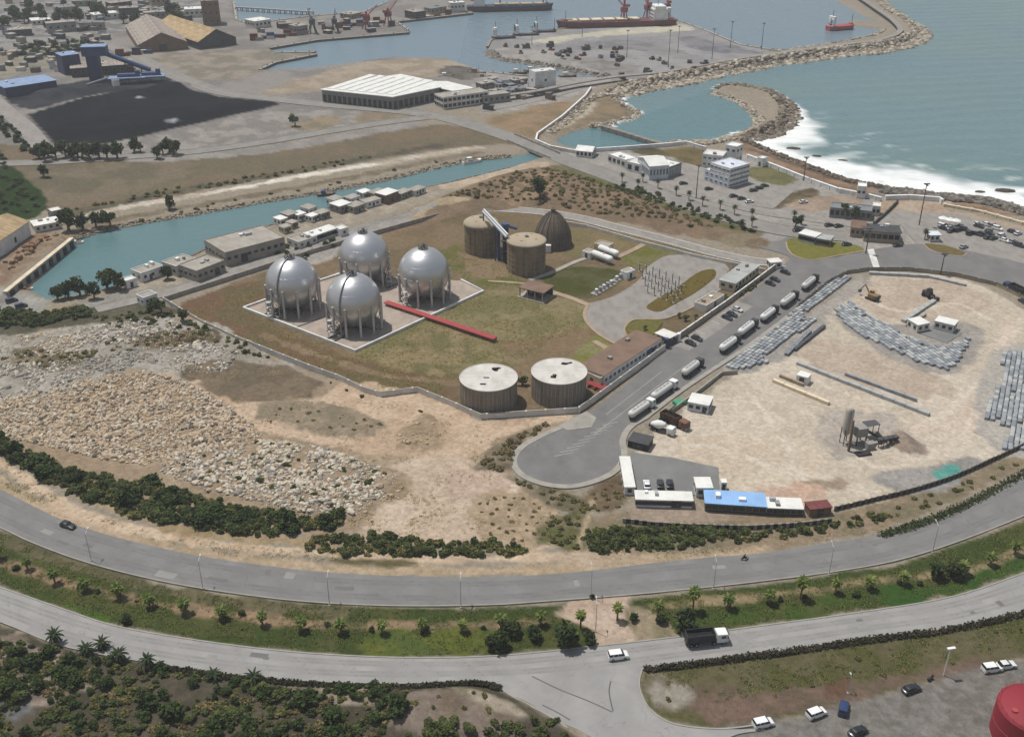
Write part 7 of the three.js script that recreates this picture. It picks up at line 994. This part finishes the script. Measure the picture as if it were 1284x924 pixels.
const palmG = [0, 1, 2].map(k => palmCrown(500 + k, 42, 1.45, 1.3, YT)), palmDark = [0, 1].map(k => palmCrown(520 + k, 30, 2.6, 1.6, ['#26331f', '#2f3d24', '#394628'], 0.3)), skirtG = palmCrown(540, 26, 1.1, 1.2, ['#6b5a3c', '#7d6a48']);
seed = 900;
function palm(px, py, h, label, group, crown = palmG, sc = 1) { const p = G(px, py); const t = thing('palm_tree', label, 'palm', [p.x, topAt(p.x, p.z) - 0.1, p.z], rr(0, 6), group); obj('trunk', bar([0, 0, 0], [rr(-0.1, 0.1), h, rr(-0.1, 0.1)], 0.24, 8, 0.16), M.wood, t); const c = obj('crown', pick(crown), leafMat, t); c.position.y = h; c.scale.setScalar(sc); const s = obj('dead_frond_skirt', skirtG, dryMat, t); s.position.y = h - 0.15; s.rotation.x = Math.PI; s.scale.setScalar(0.8); return t; }
const pl = [[-2, 700], [34, 713], [68, 730], [106, 740], [148, 749], [187, 760], [231, 768], [278, 775], [329, 783], [378, 790], [427, 793], [479, 793], [529, 791], [580, 792], [628, 788], [678, 783]];
pl.forEach(([x, y], i) => palm(x, y, rr(2.4, 3.4), `young fan palm in the left median row, ${['at the left edge', 'second', 'third', 'fourth', 'fifth', 'sixth', 'seventh', 'eighth', 'ninth', 'tenth', 'eleventh', 'twelfth', 'thirteenth', 'fourteenth', 'fifteenth', 'last before the crossing'][i]}${i && i < 15 ? ' from the left' : ''}`, 'palms of the left median', palmG, rr(1.05, 1.35)));
const prr = [[728, 788, 4.2], [774, 777, 3.8], [825, 773, 3.8], [869, 765, 5.6], [913, 762, 3], [965, 756, 2.8], [1004, 750, 5.2], [1048, 743, 3.2], [1090, 738, 2.8], [1133, 732, 2.8], [1172, 724, 2.6], [1207, 720, 3.0], [1242, 708, 2.8], [1273, 694, 3.0]];
prr.forEach(([x, y, h], i) => palm(x, y, h, `fan palm ${['left of the sandy crossing', 'first right of the sandy crossing', 'second right of the crossing', 'tall, behind the tipper truck', 'just right of the tall one', 'fifth right of the crossing', 'tall, in the middle of the right median', 'next after the second tall one', 'ninth right of the crossing', 'thin, above the green patch', 'in the dark shrub clump', 'beside the dark shrub clump', 'second from the right edge', 'at the right edge of the median'][i]}`, 'palms of the right median', palmG, h > 5 ? 1.35 : rr(1.1, 1.3)));
for (const [x, y, h, l] of [[186, 838, 2.6, 'large dark palm above the lower slope, right one'], [150, 828, 2.2, 'large dark palm above the lower slope, middle one'], [70, 806, 2.4, 'dark palm at the left end of the lower slope'], [108, 818, 1.4, 'smaller dark palm between the left and middle ones'], [268, 850, 1.0, 'low spiky palm at the kerb of lower avenue'], [318, 852, 1.0, 'second low spiky palm at the kerb'], [128, 812, 1.3, 'little palm at the top of the lower slope'], [866, 792, 2.0, 'dark spreading palm behind the truck']]) palm(x, y, h, l, null, palmDark, 1);
[[806, 228], [825, 236], [848, 245], [864, 251], [881, 258], [903, 263], [921, 269], [943, 274], [800, 236], [780, 228], [1005, 281], [996, 276], [1160, 300], [930, 287], [943, 284]].forEach(([x, y], i) => palm(x, y, 4, `small dark palm along the boulevard, ${['first', 'second', 'third', 'fourth', 'fifth', 'sixth', 'seventh', 'eighth'][i] ? ['first', 'second', 'third', 'fourth', 'fifth', 'sixth', 'seventh', 'eighth'][i] + ' in the median row' : ['at the hill foot', 'left of the hill foot', 'by the sandy island', 'left of the sandy island', 'near the traffic island', 'at the hedge end', 'beside the hedge end'][i - 8]}`, 'palms along the boulevard', palmDark, 0.8));
// ---------------------------------------------------------------- trees
function tree(px, py, s, label, group, kind = darkG) { const p = G(px, py), t = thing('tree', label, 'tree', [p.x, topAt(p.x, p.z) - 0.15, p.z], rr(0, 6), group); obj('trunk', merge([bar([0, 0, 0], [0.1, 2.6 * s, 0], 0.3 * s, 7, 0.18 * s), bar([0.1, 2.2 * s, 0], [1.1 * s, 3.6 * s, 0.4 * s], 0.14 * s, 5, 0.07 * s), bar([0.1, 2.0 * s, 0], [-0.9 * s, 3.5 * s, -0.5 * s], 0.14 * s, 5, 0.07 * s)]), M.wood, t); const c = obj('crown', pick(kind), leafMat, t); c.position.y = 1.0 * s; c.scale.set(s * rr(0.9, 1.15), s * rr(0.9, 1.2), s * rr(0.9, 1.15)); return t; }
[[48, 198], [60, 196], [70, 199], [82, 197], [92, 200], [103, 198], [112, 200], [124, 198], [134, 199], [147, 199], [56, 202], [97, 196], [168, 190], [176, 191], [204, 193], [218, 194], [212, 191], [197, 199]].forEach(([x, y], i) => tree(x, y, i < 12 ? rr(1.7, 2.3) : rr(1.3, 1.9), i < 12 ? 'dark tree in the row between coal heap and field' : `dark tree right of the row, ${['first single', 'second single', 'left of a pair', 'right of a pair', 'behind the pair', 'small below the pair'][i - 12]}`, i < 12 ? 'trees in the coal yard row' : 'single trees by the coal yard'));
[[72, 376, 1.4, 'dark tree, leftmost at the canal end'], [85, 372, 1.6, 'dark tree at the canal end, second'], [100, 370, 1.6, 'slim dark tree by the canal end'], [134, 362, 2.0, 'large dark tree on the canal bank, left of white hut'], [148, 363, 1.6, 'dark tree touching the white hut by the canal'], [118, 374, 1.4, 'low tree between the canal end trees'], [86, 290, 2.4, 'dark tree at the end of left quay'], [104, 288, 1.7, 'bushy tree right of the quay end'], [120, 285, 1.7, 'bushy tree on the far canal bank'], [138, 283, 1.8, 'last bushy tree on the far canal bank'], [212, 262, 1.4, 'round bush above the far canal bank'], [54, 222, 1.6, 'dark bush alone in the field at far left'], [203, 395, 1.5, 'dark tree at the terminal corner by the lodge'], [190, 392, 1.1, 'lower dark tree left of the terminal corner'], [230, 405, 1.2, 'dark bush by the terminal wall corner'], [370, 158, 1.6, 'dark bush in the grey ground below the coal yard'], [677, 252, 2.0, 'round dark tree on the brown hill'], [210, 350, 1.2, 'dark bush behind the white canal house'], [85, 30, 3.4, 'big dark tree before the plume'], [100, 28, 2.8, 'tree right of the big dark one'], [60, 38, 2.2, 'small tree in the hazy depot area'], [130, 24, 2.4, 'tree left of the hazy depots'], [10, 36, 2.6, 'tree in the far left haze'], [1060, 272, 1.6, 'rounded tree left of the cafe row'], [1072, 276, 1.4, 'dark tree in front of the cafe row'], [998, 284, 1.3, 'dark bush at the sandy island end'], [862, 430 - 8, 0.5, 'tiny tree near the terminal gate'], [860, 402, 0.9, 'dark tree by the terminal garden'], [852, 398, 0.7, 'small tree left of the garden one'], [872, 400, 0.7, 'small tree right of the garden one'], [808, 414, 0.6, 'small tree on the green island by the gate'], [815, 424, 0.55, 'slim tree at the gate end of the island'], [655, 482, 1.2, 'green tree between the two torn roof tanks']].forEach(([x, y, s, l]) => tree(x, y, s, l, null, y > 380 && x > 600 ? bushG : darkG));
for (let i = 0; i < 26; i++) { const x = rr(0, 240), y = rr(6, 34); tree(x, y, rr(1.6, 2.8), 'dim tree scattered among the distant depots at the top left', 'trees among the depots'); }
scatter([20, 60, 120, 50, 130, 60, 30, 75], 9, (x, z) => plant(darkG, x, z, rr(1.1, 1.6), 'dark bush in the hazy strip left of the warehouses', 'bushes in the far strip'));
scatter([560, 250, 640, 222, 690, 212, 800, 248, 900, 285, 880, 290, 720, 262, 640, 255], 4.4, (x, z) => plant(rnd() < 0.5 ? oliveG : dryG, x, z, rr(0.7, 1.5), 'scrub bush on the brown hill behind the silos', 'scrub on the hill'));
scatter([770, 228, 860, 256, 955, 288, 950, 294, 850, 264, 770, 238], 4.2, (x, z) => plant(bushG, x, z, rr(0.8, 1.3), 'dark hedge bush along the foot of the boulevard', 'hedge of the boulevard'));
scatter([90, 262, 200, 238, 330, 217, 480, 192, 480, 198, 330, 224, 200, 246, 92, 270], 6, (x, z) => plant(oliveG, x, z, rr(0.9, 1.4), 'olive bush in the long strip across the canal', 'strip bushes across the canal'));
scatter([150, 276, 240, 260, 330, 243, 430, 225, 560, 200, 560, 204, 430, 229, 330, 248, 240, 265, 150, 281], 6.5, (x, z) => plant(oliveG, x, z, rr(0.7, 1.2), 'bush on the far canal bank below the pale strip', 'bank bushes across the canal'));
scatter([-60, 130, 0, 195, 20, 218, 55, 262, 20, 268, -60, 250], 7, (x, z) => plant(bushG, x, z, rr(0.9, 1.5), 'green bush in the left green triangle', 'bushes of the green triangle'));
scatter([0, 148, 20, 165, 36, 185, 30, 190, 10, 172, -6, 158], 5, (x, z) => plant(darkG, x, z, rr(0.8, 1.1), 'dark bush beside the diagonal road at the left', 'bushes by the diagonal road'));
scatter([905, 348, 925, 335, 940, 340, 915, 358, 905, 366, 914, 376, 945, 352, 958, 343, 966, 345, 930, 372, 905, 378], 2.6, (x, z) => plant(bushG, x, z, rr(0.6, 1.0), 'dark hedge bush round the long grey roofed office', 'hedge of the terminal office'));
scatter([815, 378, 850, 360, 895, 342, 892, 352, 850, 378, 820, 388], 5.5, (x, z) => plant(oliveG, x, z, rr(0.3, 0.45), 'small clipped bush on the long planted island', 'island bushes'));
scatter([340, 310, 400, 300, 420, 302, 420, 312, 380, 326, 350, 326], 6, (x, z) => plant(bushG, x, z, rr(0.7, 1.1), 'dark bush in the yard behind the spheres', 'bushes behind the spheres'));
{
  PLANTS.sort((a, b) => b.size - a.size); const rest = new Map();
  PLANTS.forEach((p, i) => {
    const g = p.kind[Math.floor(p.v * p.kind.length)];
    if (i < 300) { const m = obj('shrub', g, p.kind === dryG ? dryMat : leafMat); m.position.set(p.x, p.y, p.z); m.rotation.y = p.t; m.scale.set(p.s * p.k[0], p.s * p.k[1], p.s * p.k[2]); tag(m, p.label, 'shrub', p.group); }
    else { if (!rest.has(g)) rest.set(g, []); rest.get(g).push(p); }
  });
  const word = g => bushG.includes(g) ? ['green_scrub', 'low green scrub filling the belts and verges'] : oliveG.includes(g) ? ['olive_scrub', 'olive scrub spread over slopes and banks'] : dryG.includes(g) ? ['dry_scrub', 'dry brown scrub spread over rubble and slopes'] : ['dark_scrub', 'dark scrub in the far strips and medians'];
  for (const [g, a] of rest) { const im = new THREE.InstancedMesh(g, dryG.includes(g) ? dryMat : leafMat, a.length), q = new THREE.Object3D(); a.forEach((p, i) => { q.position.set(p.x, p.y, p.z); q.rotation.y = p.t; q.scale.set(p.s * p.k[0], p.s * p.k[1], p.s * p.k[2]); q.updateMatrix(); im.setMatrixAt(i, q.matrix); }); const [n, l] = word(g); im.name = numbered(n); im.userData = { kind: 'stuff', label: l, category: 'scrub' }; shadows(im); scene.add(im); }
}
// grass and weeds: one mass each
function tuftGeo(n, h, w, seedN) { seed = seedN; const pos = []; for (let i = 0; i < n; i++) { const a = rr(0, 6.28), r = rr(0, w), x = Math.cos(a) * r, z = Math.sin(a) * r, t = rr(0, 6.28), q = rr(0.5, 1) * h, l = rr(-0.5, 0.5) * h; pos.push(x - Math.cos(t) * 0.07, 0, z - Math.sin(t) * 0.07, x + Math.cos(t) * 0.07, 0, z + Math.sin(t) * 0.07, x + l * Math.cos(t + 1), q, z + l * Math.sin(t + 1)); } const g = new THREE.BufferGeometry(); g.setAttribute('position', new THREE.Float32BufferAttribute(pos, 3)); g.computeVertexNormals(); const m = g.attributes.normal; for (let i = 0; i < m.count; i++) m.setXYZ(i, m.getX(i) * 0.4, 0.9, m.getZ(i) * 0.4); g.setAttribute('uv', new THREE.Float32BufferAttribute(pos.length / 3 * 2, 2)); return g; }
function meadow(name, label, zones, tones, h) { const M4 = [], C = []; const g = tuftGeo(16, h, 0.55, 77), m = new THREE.Matrix4(), c = new THREE.Color(); seed = 1234; for (const [flat, sp, soft] of zones) { const a = area(flat); const n = Math.round((a.x1 - a.x0) * (a.z1 - a.z0) / (sp * sp)); for (let i = 0; i < n; i++) { const x = rr(a.x0, a.x1), z = rr(a.z0, a.z1); if (sd(a, x, z) > 0 || sstep((soft ?? 0.4) - 0.18, (soft ?? 0.4) + 0.22, fbm(x / 5, z / 5, 3)) < rnd()) continue; const y = landHeight(x, z), s = rr(0.6, 1.3); M4.push(new THREE.Matrix4().makeRotationY(rr(0, 6.28)).scale(new THREE.Vector3(s, s, s)).setPosition(x, y - 0.03, z)); C.push(pick(tones)); } } const im = new THREE.InstancedMesh(g, new THREE.MeshPhysicalMaterial({ color: '#ffffff', roughness: 0.95, specularIntensity: 0.2, side: THREE.DoubleSide }), M4.length); M4.forEach((q, i) => { im.setMatrixAt(i, q); im.setColorAt(i, c.set(C[i])); }); im.name = name; im.userData = { kind: 'stuff', label, category: 'grass' }; shadows(im); scene.add(im); }
meadow('grass', 'green grass of the median and verges', [[[0, 668, 104, 710, 208, 736, 330, 754, 508, 764, 672, 759, 690, 770, 740, 800, 630, 818, 534, 822, 430, 819, 330, 810, 208, 794, 140, 781, 73, 759, 0, 733], 0.62, 0.42], [[800, 752, 954, 735, 1120, 711, 1188, 690, 1284, 654, 1284, 714, 1196, 744, 1092, 762, 916, 786, 850, 794], 0.62, 0.42], [[815, 845, 981, 820, 1188, 792, 1284, 773, 1284, 810, 1080, 850, 900, 880], 0.75, 0.45]], ['#4c5a2a', '#5a6834', '#6a7440', '#787444', '#5e6236'], 0.34);
meadow('dry_grass', 'dry yellow grass of the terminal field', [[[440, 450, 500, 405, 600, 362, 735, 390, 740, 405, 640, 455, 570, 480, 500, 470], 0.75, 0.42], [[230, 392, 330, 352, 330, 400, 440, 448, 560, 482, 560, 498, 470, 490, 300, 424], 0.85, 0.45], [[545, 322, 590, 308, 660, 355, 600, 362], 0.9, 0.45]], ['#9a8c58', '#8a8450', '#a8966a', '#787a46', '#958156'], 0.32);
meadow('weeds', 'straw coloured weeds along the upper avenue verge', [[[0, 575, 90, 636, 180, 664, 300, 684, 430, 694, 430, 704, 300, 698, 150, 668, 60, 640, 0, 606], 0.8, 0.5], [[430, 660, 500, 610, 560, 640, 520, 672], 0.9, 0.52], [[230, 495, 330, 505, 480, 500, 600, 530, 640, 560, 640, 610, 710, 650, 700, 685, 560, 680, 450, 670, 520, 600, 330, 545], 1.5, 0.55], [[-20, 420, 200, 395, 330, 440, 380, 480, 230, 480, 100, 470, -20, 470], 1.3, 0.5], [[745, 690, 880, 688, 1000, 676, 1110, 652, 1110, 664, 960, 690, 780, 704], 0.8, 0.45]], ['#b09c70', '#9a8a60', '#bca87e', '#827a4e'], 0.34);
// ---------------------------------------------------------------- boulders
const rockGs = [0, 1, 2, 3].map(k => { const g = new THREE.IcosahedronGeometry(1, 1), p = g.attributes.position; for (let i = 0; i < p.count; i++) { const x = p.getX(i), y = p.getY(i), z = p.getZ(i), n = 0.72 + 0.5 * vnoise(x * 1.6 + k * 9 + 20, y * 1.6 + z * 1.9 + 11); p.setXYZ(i, x * n * (1 + 0.15 * k), Math.max(-0.45, y * n * 0.8), z * n); } g.computeVertexNormals(); return metric(g, 0.8); });
{
  seed = 31337;
  const list = [], zone = (flat, sp, s0, s1, mats, words, grp, thin = 0) => scatter(flat, sp, (x, z) => { if (fbm(x / 5, z / 5, 2) > thin) list.push({ x, z, s: rr(s0, s1) * (rnd() < 0.1 ? 1.55 : 1) * (0.7 + 0.6 * fbm(x / 7, z / 7, 2)), m: pick(mats), words, grp }); }, { min: 0 });
  zone([-30, 500, 60, 490, 130, 475, 180, 468, 240, 485, 290, 512, 330, 545, 300, 560, 240, 575, 190, 585, 130, 575, 60, 560, 0, 545, -30, 530], 0.86, 0.28, 0.52, ['rockTan', 'rockTan', 'rock', 'rockTan', 'rockDark'], 'tan boulder in the even field of tan stones', 'tan boulder field', 0.12);
  zone([190, 590, 250, 572, 330, 552, 400, 560, 450, 580, 490, 592, 480, 625, 440, 648, 380, 645, 330, 632, 260, 615], 0.94, 0.26, 0.6, ['rock', 'rock', 'rockTan', 'rockGrey', 'rock'], 'pale boulder in the white rubble patch above the shrub belt', 'white rubble patch', 0.27);
  for (const [f, m] of [[[190, 592, 250, 572, 330, 550, 400, 558, 455, 578, 500, 592, 490, 625, 445, 650, 380, 648, 330, 634, 260, 617], ['rock', 'rockGrey']], [[-30, 495, 130, 472, 180, 465, 245, 485, 330, 545, 240, 577, 130, 577, 0, 547], ['rockTan', 'rock']], [[-30, 440, 120, 415, 230, 400, 310, 440, 280, 470, 130, 478, -30, 500], ['rockGrey', 'rock']]]) zone(f, 0.9, 0.1, 0.24, m, 'pebble of the rubble ground', 'pebbles', 0.3);
  zone([-30, 455, 60, 455, 120, 470, 60, 488, -30, 498], 1.15, 0.28, 0.6, ['rockGrey', 'rock'], 'grey boulder in the grey heap at the left edge', 'grey heap at the left', 0.3);
  zone([90, 420, 150, 405, 200, 400, 230, 412, 160, 432, 100, 434], 1.15, 0.28, 0.6, ['rock', 'rockGrey'], 'pale boulder in the heap near the terminal corner', 'heap near the corner', 0.3);
  zone([20, 420, 70, 418, 110, 430, 90, 450, 30, 448], 1.25, 0.28, 0.55, ['rock', 'rockTan'], 'pinkish boulder in the left upper heap', 'left upper heap', 0.32);
  zone([205, 440, 250, 430, 300, 445, 280, 468, 225, 462], 1.15, 0.28, 0.6, ['rockGrey', 'rock'], 'blue grey boulder in the slate heap below the wall', 'slate heap', 0.28);
  zone([110, 445, 170, 438, 200, 455, 150, 475, 100, 470], 1.25, 0.28, 0.55, ['rockGrey'], 'grey boulder in the flat heap above the tan field', 'flat grey heap', 0.36);
  zone([500, 545, 535, 525, 553, 548, 540, 560, 505, 560], 2.2, 0.25, 0.5, ['rockTan'], 'small brown stone on the little mound by the track', 'little mound', 0.45);
  zone([440, 655, 520, 600, 540, 605, 480, 660], 2.4, 0.2, 0.45, ['rockTan'], 'small stone on the sandy slope left of the track', 'stones on the slope', 0.5);
  list.sort((a, b) => Math.hypot(a.x, a.z) / a.s - Math.hypot(b.x, b.z) / b.s);
  const rest = [];
  list.forEach((r, i) => { const y = landHeight(r.x, r.z) + r.s * 0.22; if (i < 300) { const m = obj('boulder', rockGs[i % 4], M[r.m]); m.position.set(r.x, y, r.z); m.rotation.set(rr(-0.3, 0.3), rr(0, 6.28), rr(-0.3, 0.3)); m.scale.set(r.s * rr(0.8, 1.3), r.s * rr(0.8, 1.2), r.s); tag(m, r.words, 'boulder', r.grp); } else rest.push([r, y]); });
  const put = (name, label, arr, geo) => { const im = new THREE.InstancedMesh(geo, mat('#ffffff', 0.97, 0, T.concrete), arr.length), q = new THREE.Object3D(), c = new THREE.Color(); arr.forEach(([r, y, hex], i) => { q.position.set(r.x, y, r.z); q.rotation.set(rr(-0.4, 0.4), rr(0, 6.28), rr(-0.4, 0.4)); q.scale.set(r.s * rr(0.8, 1.3), r.s * rr(0.7, 1.2), r.s); q.updateMatrix(); im.setMatrixAt(i, q.matrix); im.setColorAt(i, (hex ? c.set(hex) : c.copy(M[r.m].color)).multiplyScalar(rr(0.75, 1.2))); }); im.name = name; im.userData = { kind: 'stuff', label, category: 'rocks' }; shadows(im); scene.add(im); };
  put('rubble', 'countless smaller boulders of the rubble ground at left', rest, rockGs[1]);
  // armour stone of breakwaters and shore
  const arm = [], along = (flat, n, w, s0, s1, tones, y = null) => { const p = smooth(pts(flat, y === null ? 0 : y), 10); for (let i = 0; i < n; i++) { const k = rnd() * (p.length - 1), a = p[Math.floor(k)], b = p[Math.ceil(k)], f = k % 1, dx = b[0] - a[0], dz = b[1] - a[1], l = Math.hypot(dx, dz) || 1, o = rr(-w, w), x = a[0] + dx * f - dz / l * o, z = a[1] + dz * f + dx / l * o; arm.push([{ x, z, s: rr(s0, s1) }, Math.max(WATER - 0.4, landHeight(x, z) + 0.2), pick(tones)]); } };
  const A = ['#948a7a', '#a89d8b', '#847b6e', '#756d62', '#b1a796'];
  along([770, 117, 830, 105, 870, 97, 930, 85, 990, 75, 1050, 67, 1100, 62, 1140, 53, 1156, 43, 1148, 32, 1120, 14, 1095, -6], 3400, 8, 1.0, 2.2, A);
  along([900, 108, 935, 108, 965, 115, 985, 128, 992, 143, 982, 158, 958, 168, 936, 172], 1100, 6, 0.9, 2.0, ['#6b6154', '#7d7365', '#5b5348', '#8a7f70']);
  along([893, 113, 925, 124, 946, 140, 952, 152, 938, 164], 400, 3, 0.7, 1.4, A);
  along([936, 174, 975, 191, 1010, 205, 1060, 223, 1110, 234], 500, 4, 0.6, 1.5, ['#5f5549', '#4f463c', '#706555']);
  along([1110, 236, 1180, 245, 1240, 251, 1284, 263, 1400, 294], 900, 7, 0.6, 1.6, ['#6c675f', '#5a554e', '#7d776d']);
  along([690, 166, 720, 144, 745, 122, 765, 118, 790, 134, 802, 141, 776, 150, 740, 157], 500, 3, 0.6, 1.3, A);
  along([840, 178, 880, 178, 915, 172, 940, 164], 400, 5, 0.6, 1.4, A);
  along([612, 62, 622, 70, 680, 80, 770, 96], 700, 4, 0.7, 1.5, ['#7a746b', '#8d867b', '#645e56']);
  along([970, 62, 1030, 54, 1090, 44, 1108, 36], 300, 3, 0.7, 1.4, A);
  along([94, 300, 145, 286, 234, 271, 330, 254, 409, 241, 480, 227, 590, 202, 640, 197], 900, 1.6, 0.3, 0.7, ['#85796a', '#776c5e', '#948a7a'], WATER);
  along([640, 210, 560, 230, 492, 243, 440, 256, 340, 282, 265, 309, 221, 330, 177, 348], 700, 1.6, 0.3, 0.7, ['#85796a', '#776c5e', '#6a6054'], WATER);
  put('armour_stone', 'rough armour stones of breakwaters, beach and canal banks', arm, rockGs[2]);
  for (const [x, y, s, l] of [[996, 187, 5, 'dark sea rock alone in the white surf, left'], [1025, 196, 3, 'small dark rock in the surf right of the first'], [1058, 202, 3.5, 'dark rock in the middle of the surf'], [1230, 241, 3, 'green dark rock in the right surf'], [1262, 240, 6, 'long dark rock ledge in the surf at the right'], [1281, 266, 5, 'black rock on the shore at the right edge']]) { const m = obj('sea_rock', rockGs[3], mat('#4a453e', 0.9, 0, T.concrete)); const g = G(x, y, WATER); m.position.set(g.x, WATER + 0.2, g.z); m.scale.set(s * 0.55, s * 0.25, s * 0.4); m.rotation.y = -0.2; tag(m, l, 'rock'); }
}
// ---------------------------------------------------------------- lamp posts of the avenues, hedges
function lampPost(px, py, h, label, group, arm = 1, m = M.galv) { const p = onGround(px, py), t = thing('street_lamp', label, 'street lamp', p, Math.PI / 2, group); obj('pole', bar([0, -0.2, 0], [0, h, 0], 0.1, 8, 0.06), m, t); obj('arm', bar([0, h, 0], [1.8 * arm, h + 0.35, 0], 0.05), m, t); obj('lamp_head', box(0.8, 0.14, 0.3, 2.0 * arm, h + 0.32, 0), m, t); obj('base_plate', box(0.5, 0.3, 0.5, 0, -0.15, 0), M.concrete, t); }
[[114, 703], [254, 738], [413, 758], [578, 761], [741, 749], [895, 738], [1040, 720], [1170, 692]].forEach(([x, y], i) => lampPost(x, y, 8, `thin grey street lamp on the upper avenue, ${['first', 'second', 'third', 'fourth', 'fifth', 'sixth', 'seventh', 'eighth'][i]} from the left`, 'lamps of the upper avenue'));
[[747, 792]].forEach(([x, y], i) => lampPost(x, y, 8, `thin street lamp inside the median, ${'in the sandy crossing'}`, null));
{ const p = onGround(1184, 846), t = thing('street_lamp', 'white lamp post with bright head at the gravel lot edge', 'street lamp', p, 0.2); obj('pole', bar([0, -0.2, 0], [0, 7.5, 0], 0.14, 8, 0.1), M.white, t); obj('lamp_head', merge([box(1.8, 0.22, 0.6, 0.2, 7.5, 0), box(0.5, 0.4, 0.4, 0, 7.2, 0)]), M.white, t); }
lampPost(1064, 868, 4.5, 'short pale post on the verge above the white cars', null, 0.3, M.galv);
function hedge(label, flat, w, h, n, tones) { seed = n; const p = smooth(pts(flat), 10), g = leafGeo(n, 0.001, 0.001, 0.001, 0.42, n, tones), q = g.attributes.position, nn = q.count / 6; seed = n + 5; for (let i = 0; i < nn; i++) { const k = rnd() * (p.length - 1), a = p[Math.floor(k)], b = p[Math.ceil(k)], f = k % 1, x = a[0] + (b[0] - a[0]) * f + rr(-w, w), z = a[1] + (b[1] - a[1]) * f + rr(-w, w), y = rr(0, h) * (0.7 + 0.6 * vnoise(x * 0.6, z * 0.6)); for (let e = 0; e < 6; e++) q.setXYZ(i * 6 + e, q.getX(i * 6 + e) + x - p[0][0], q.getY(i * 6 + e) + y, q.getZ(i * 6 + e) + z - p[0][1]); } const t = thing('hedge', label, 'hedge', [p[0][0], -0.1, p[0][1]]); obj('foliage', g, leafMat, t); obj('stem_row', ribbonGeo(p.map(([x, z]) => [x - p[0][0], z - p[0][1]]), w * 0.5, h * 0.55, -0.2), mat('#3a3423', 0.98), t); }
hedge('dark ragged hedge on the right below the lower avenue', [808, 841, 890, 831, 981, 819, 1090, 803, 1188, 791, 1284, 770, 1360, 748], 0.8, 0.9, 5200, ['#33331f', '#3f3a26', '#4a4430']);
hedge('dark ragged hedge at the left below the lower avenue', [190, 836, 260, 846, 330, 854, 430, 861, 520, 862, 600, 858, 626, 864], 0.7, 0.8, 3600, ['#33331f', '#3f3a26', '#2c331d']);
hedge('clipped green bank along the upper avenue on the right', [1105, 672, 1160, 655, 1214, 632, 1284, 594, 1340, 560], 1.3, 0.7, 3200, ['#3e4a24', '#4a542c', '#35421f']);
renderer.render(scene, camera);
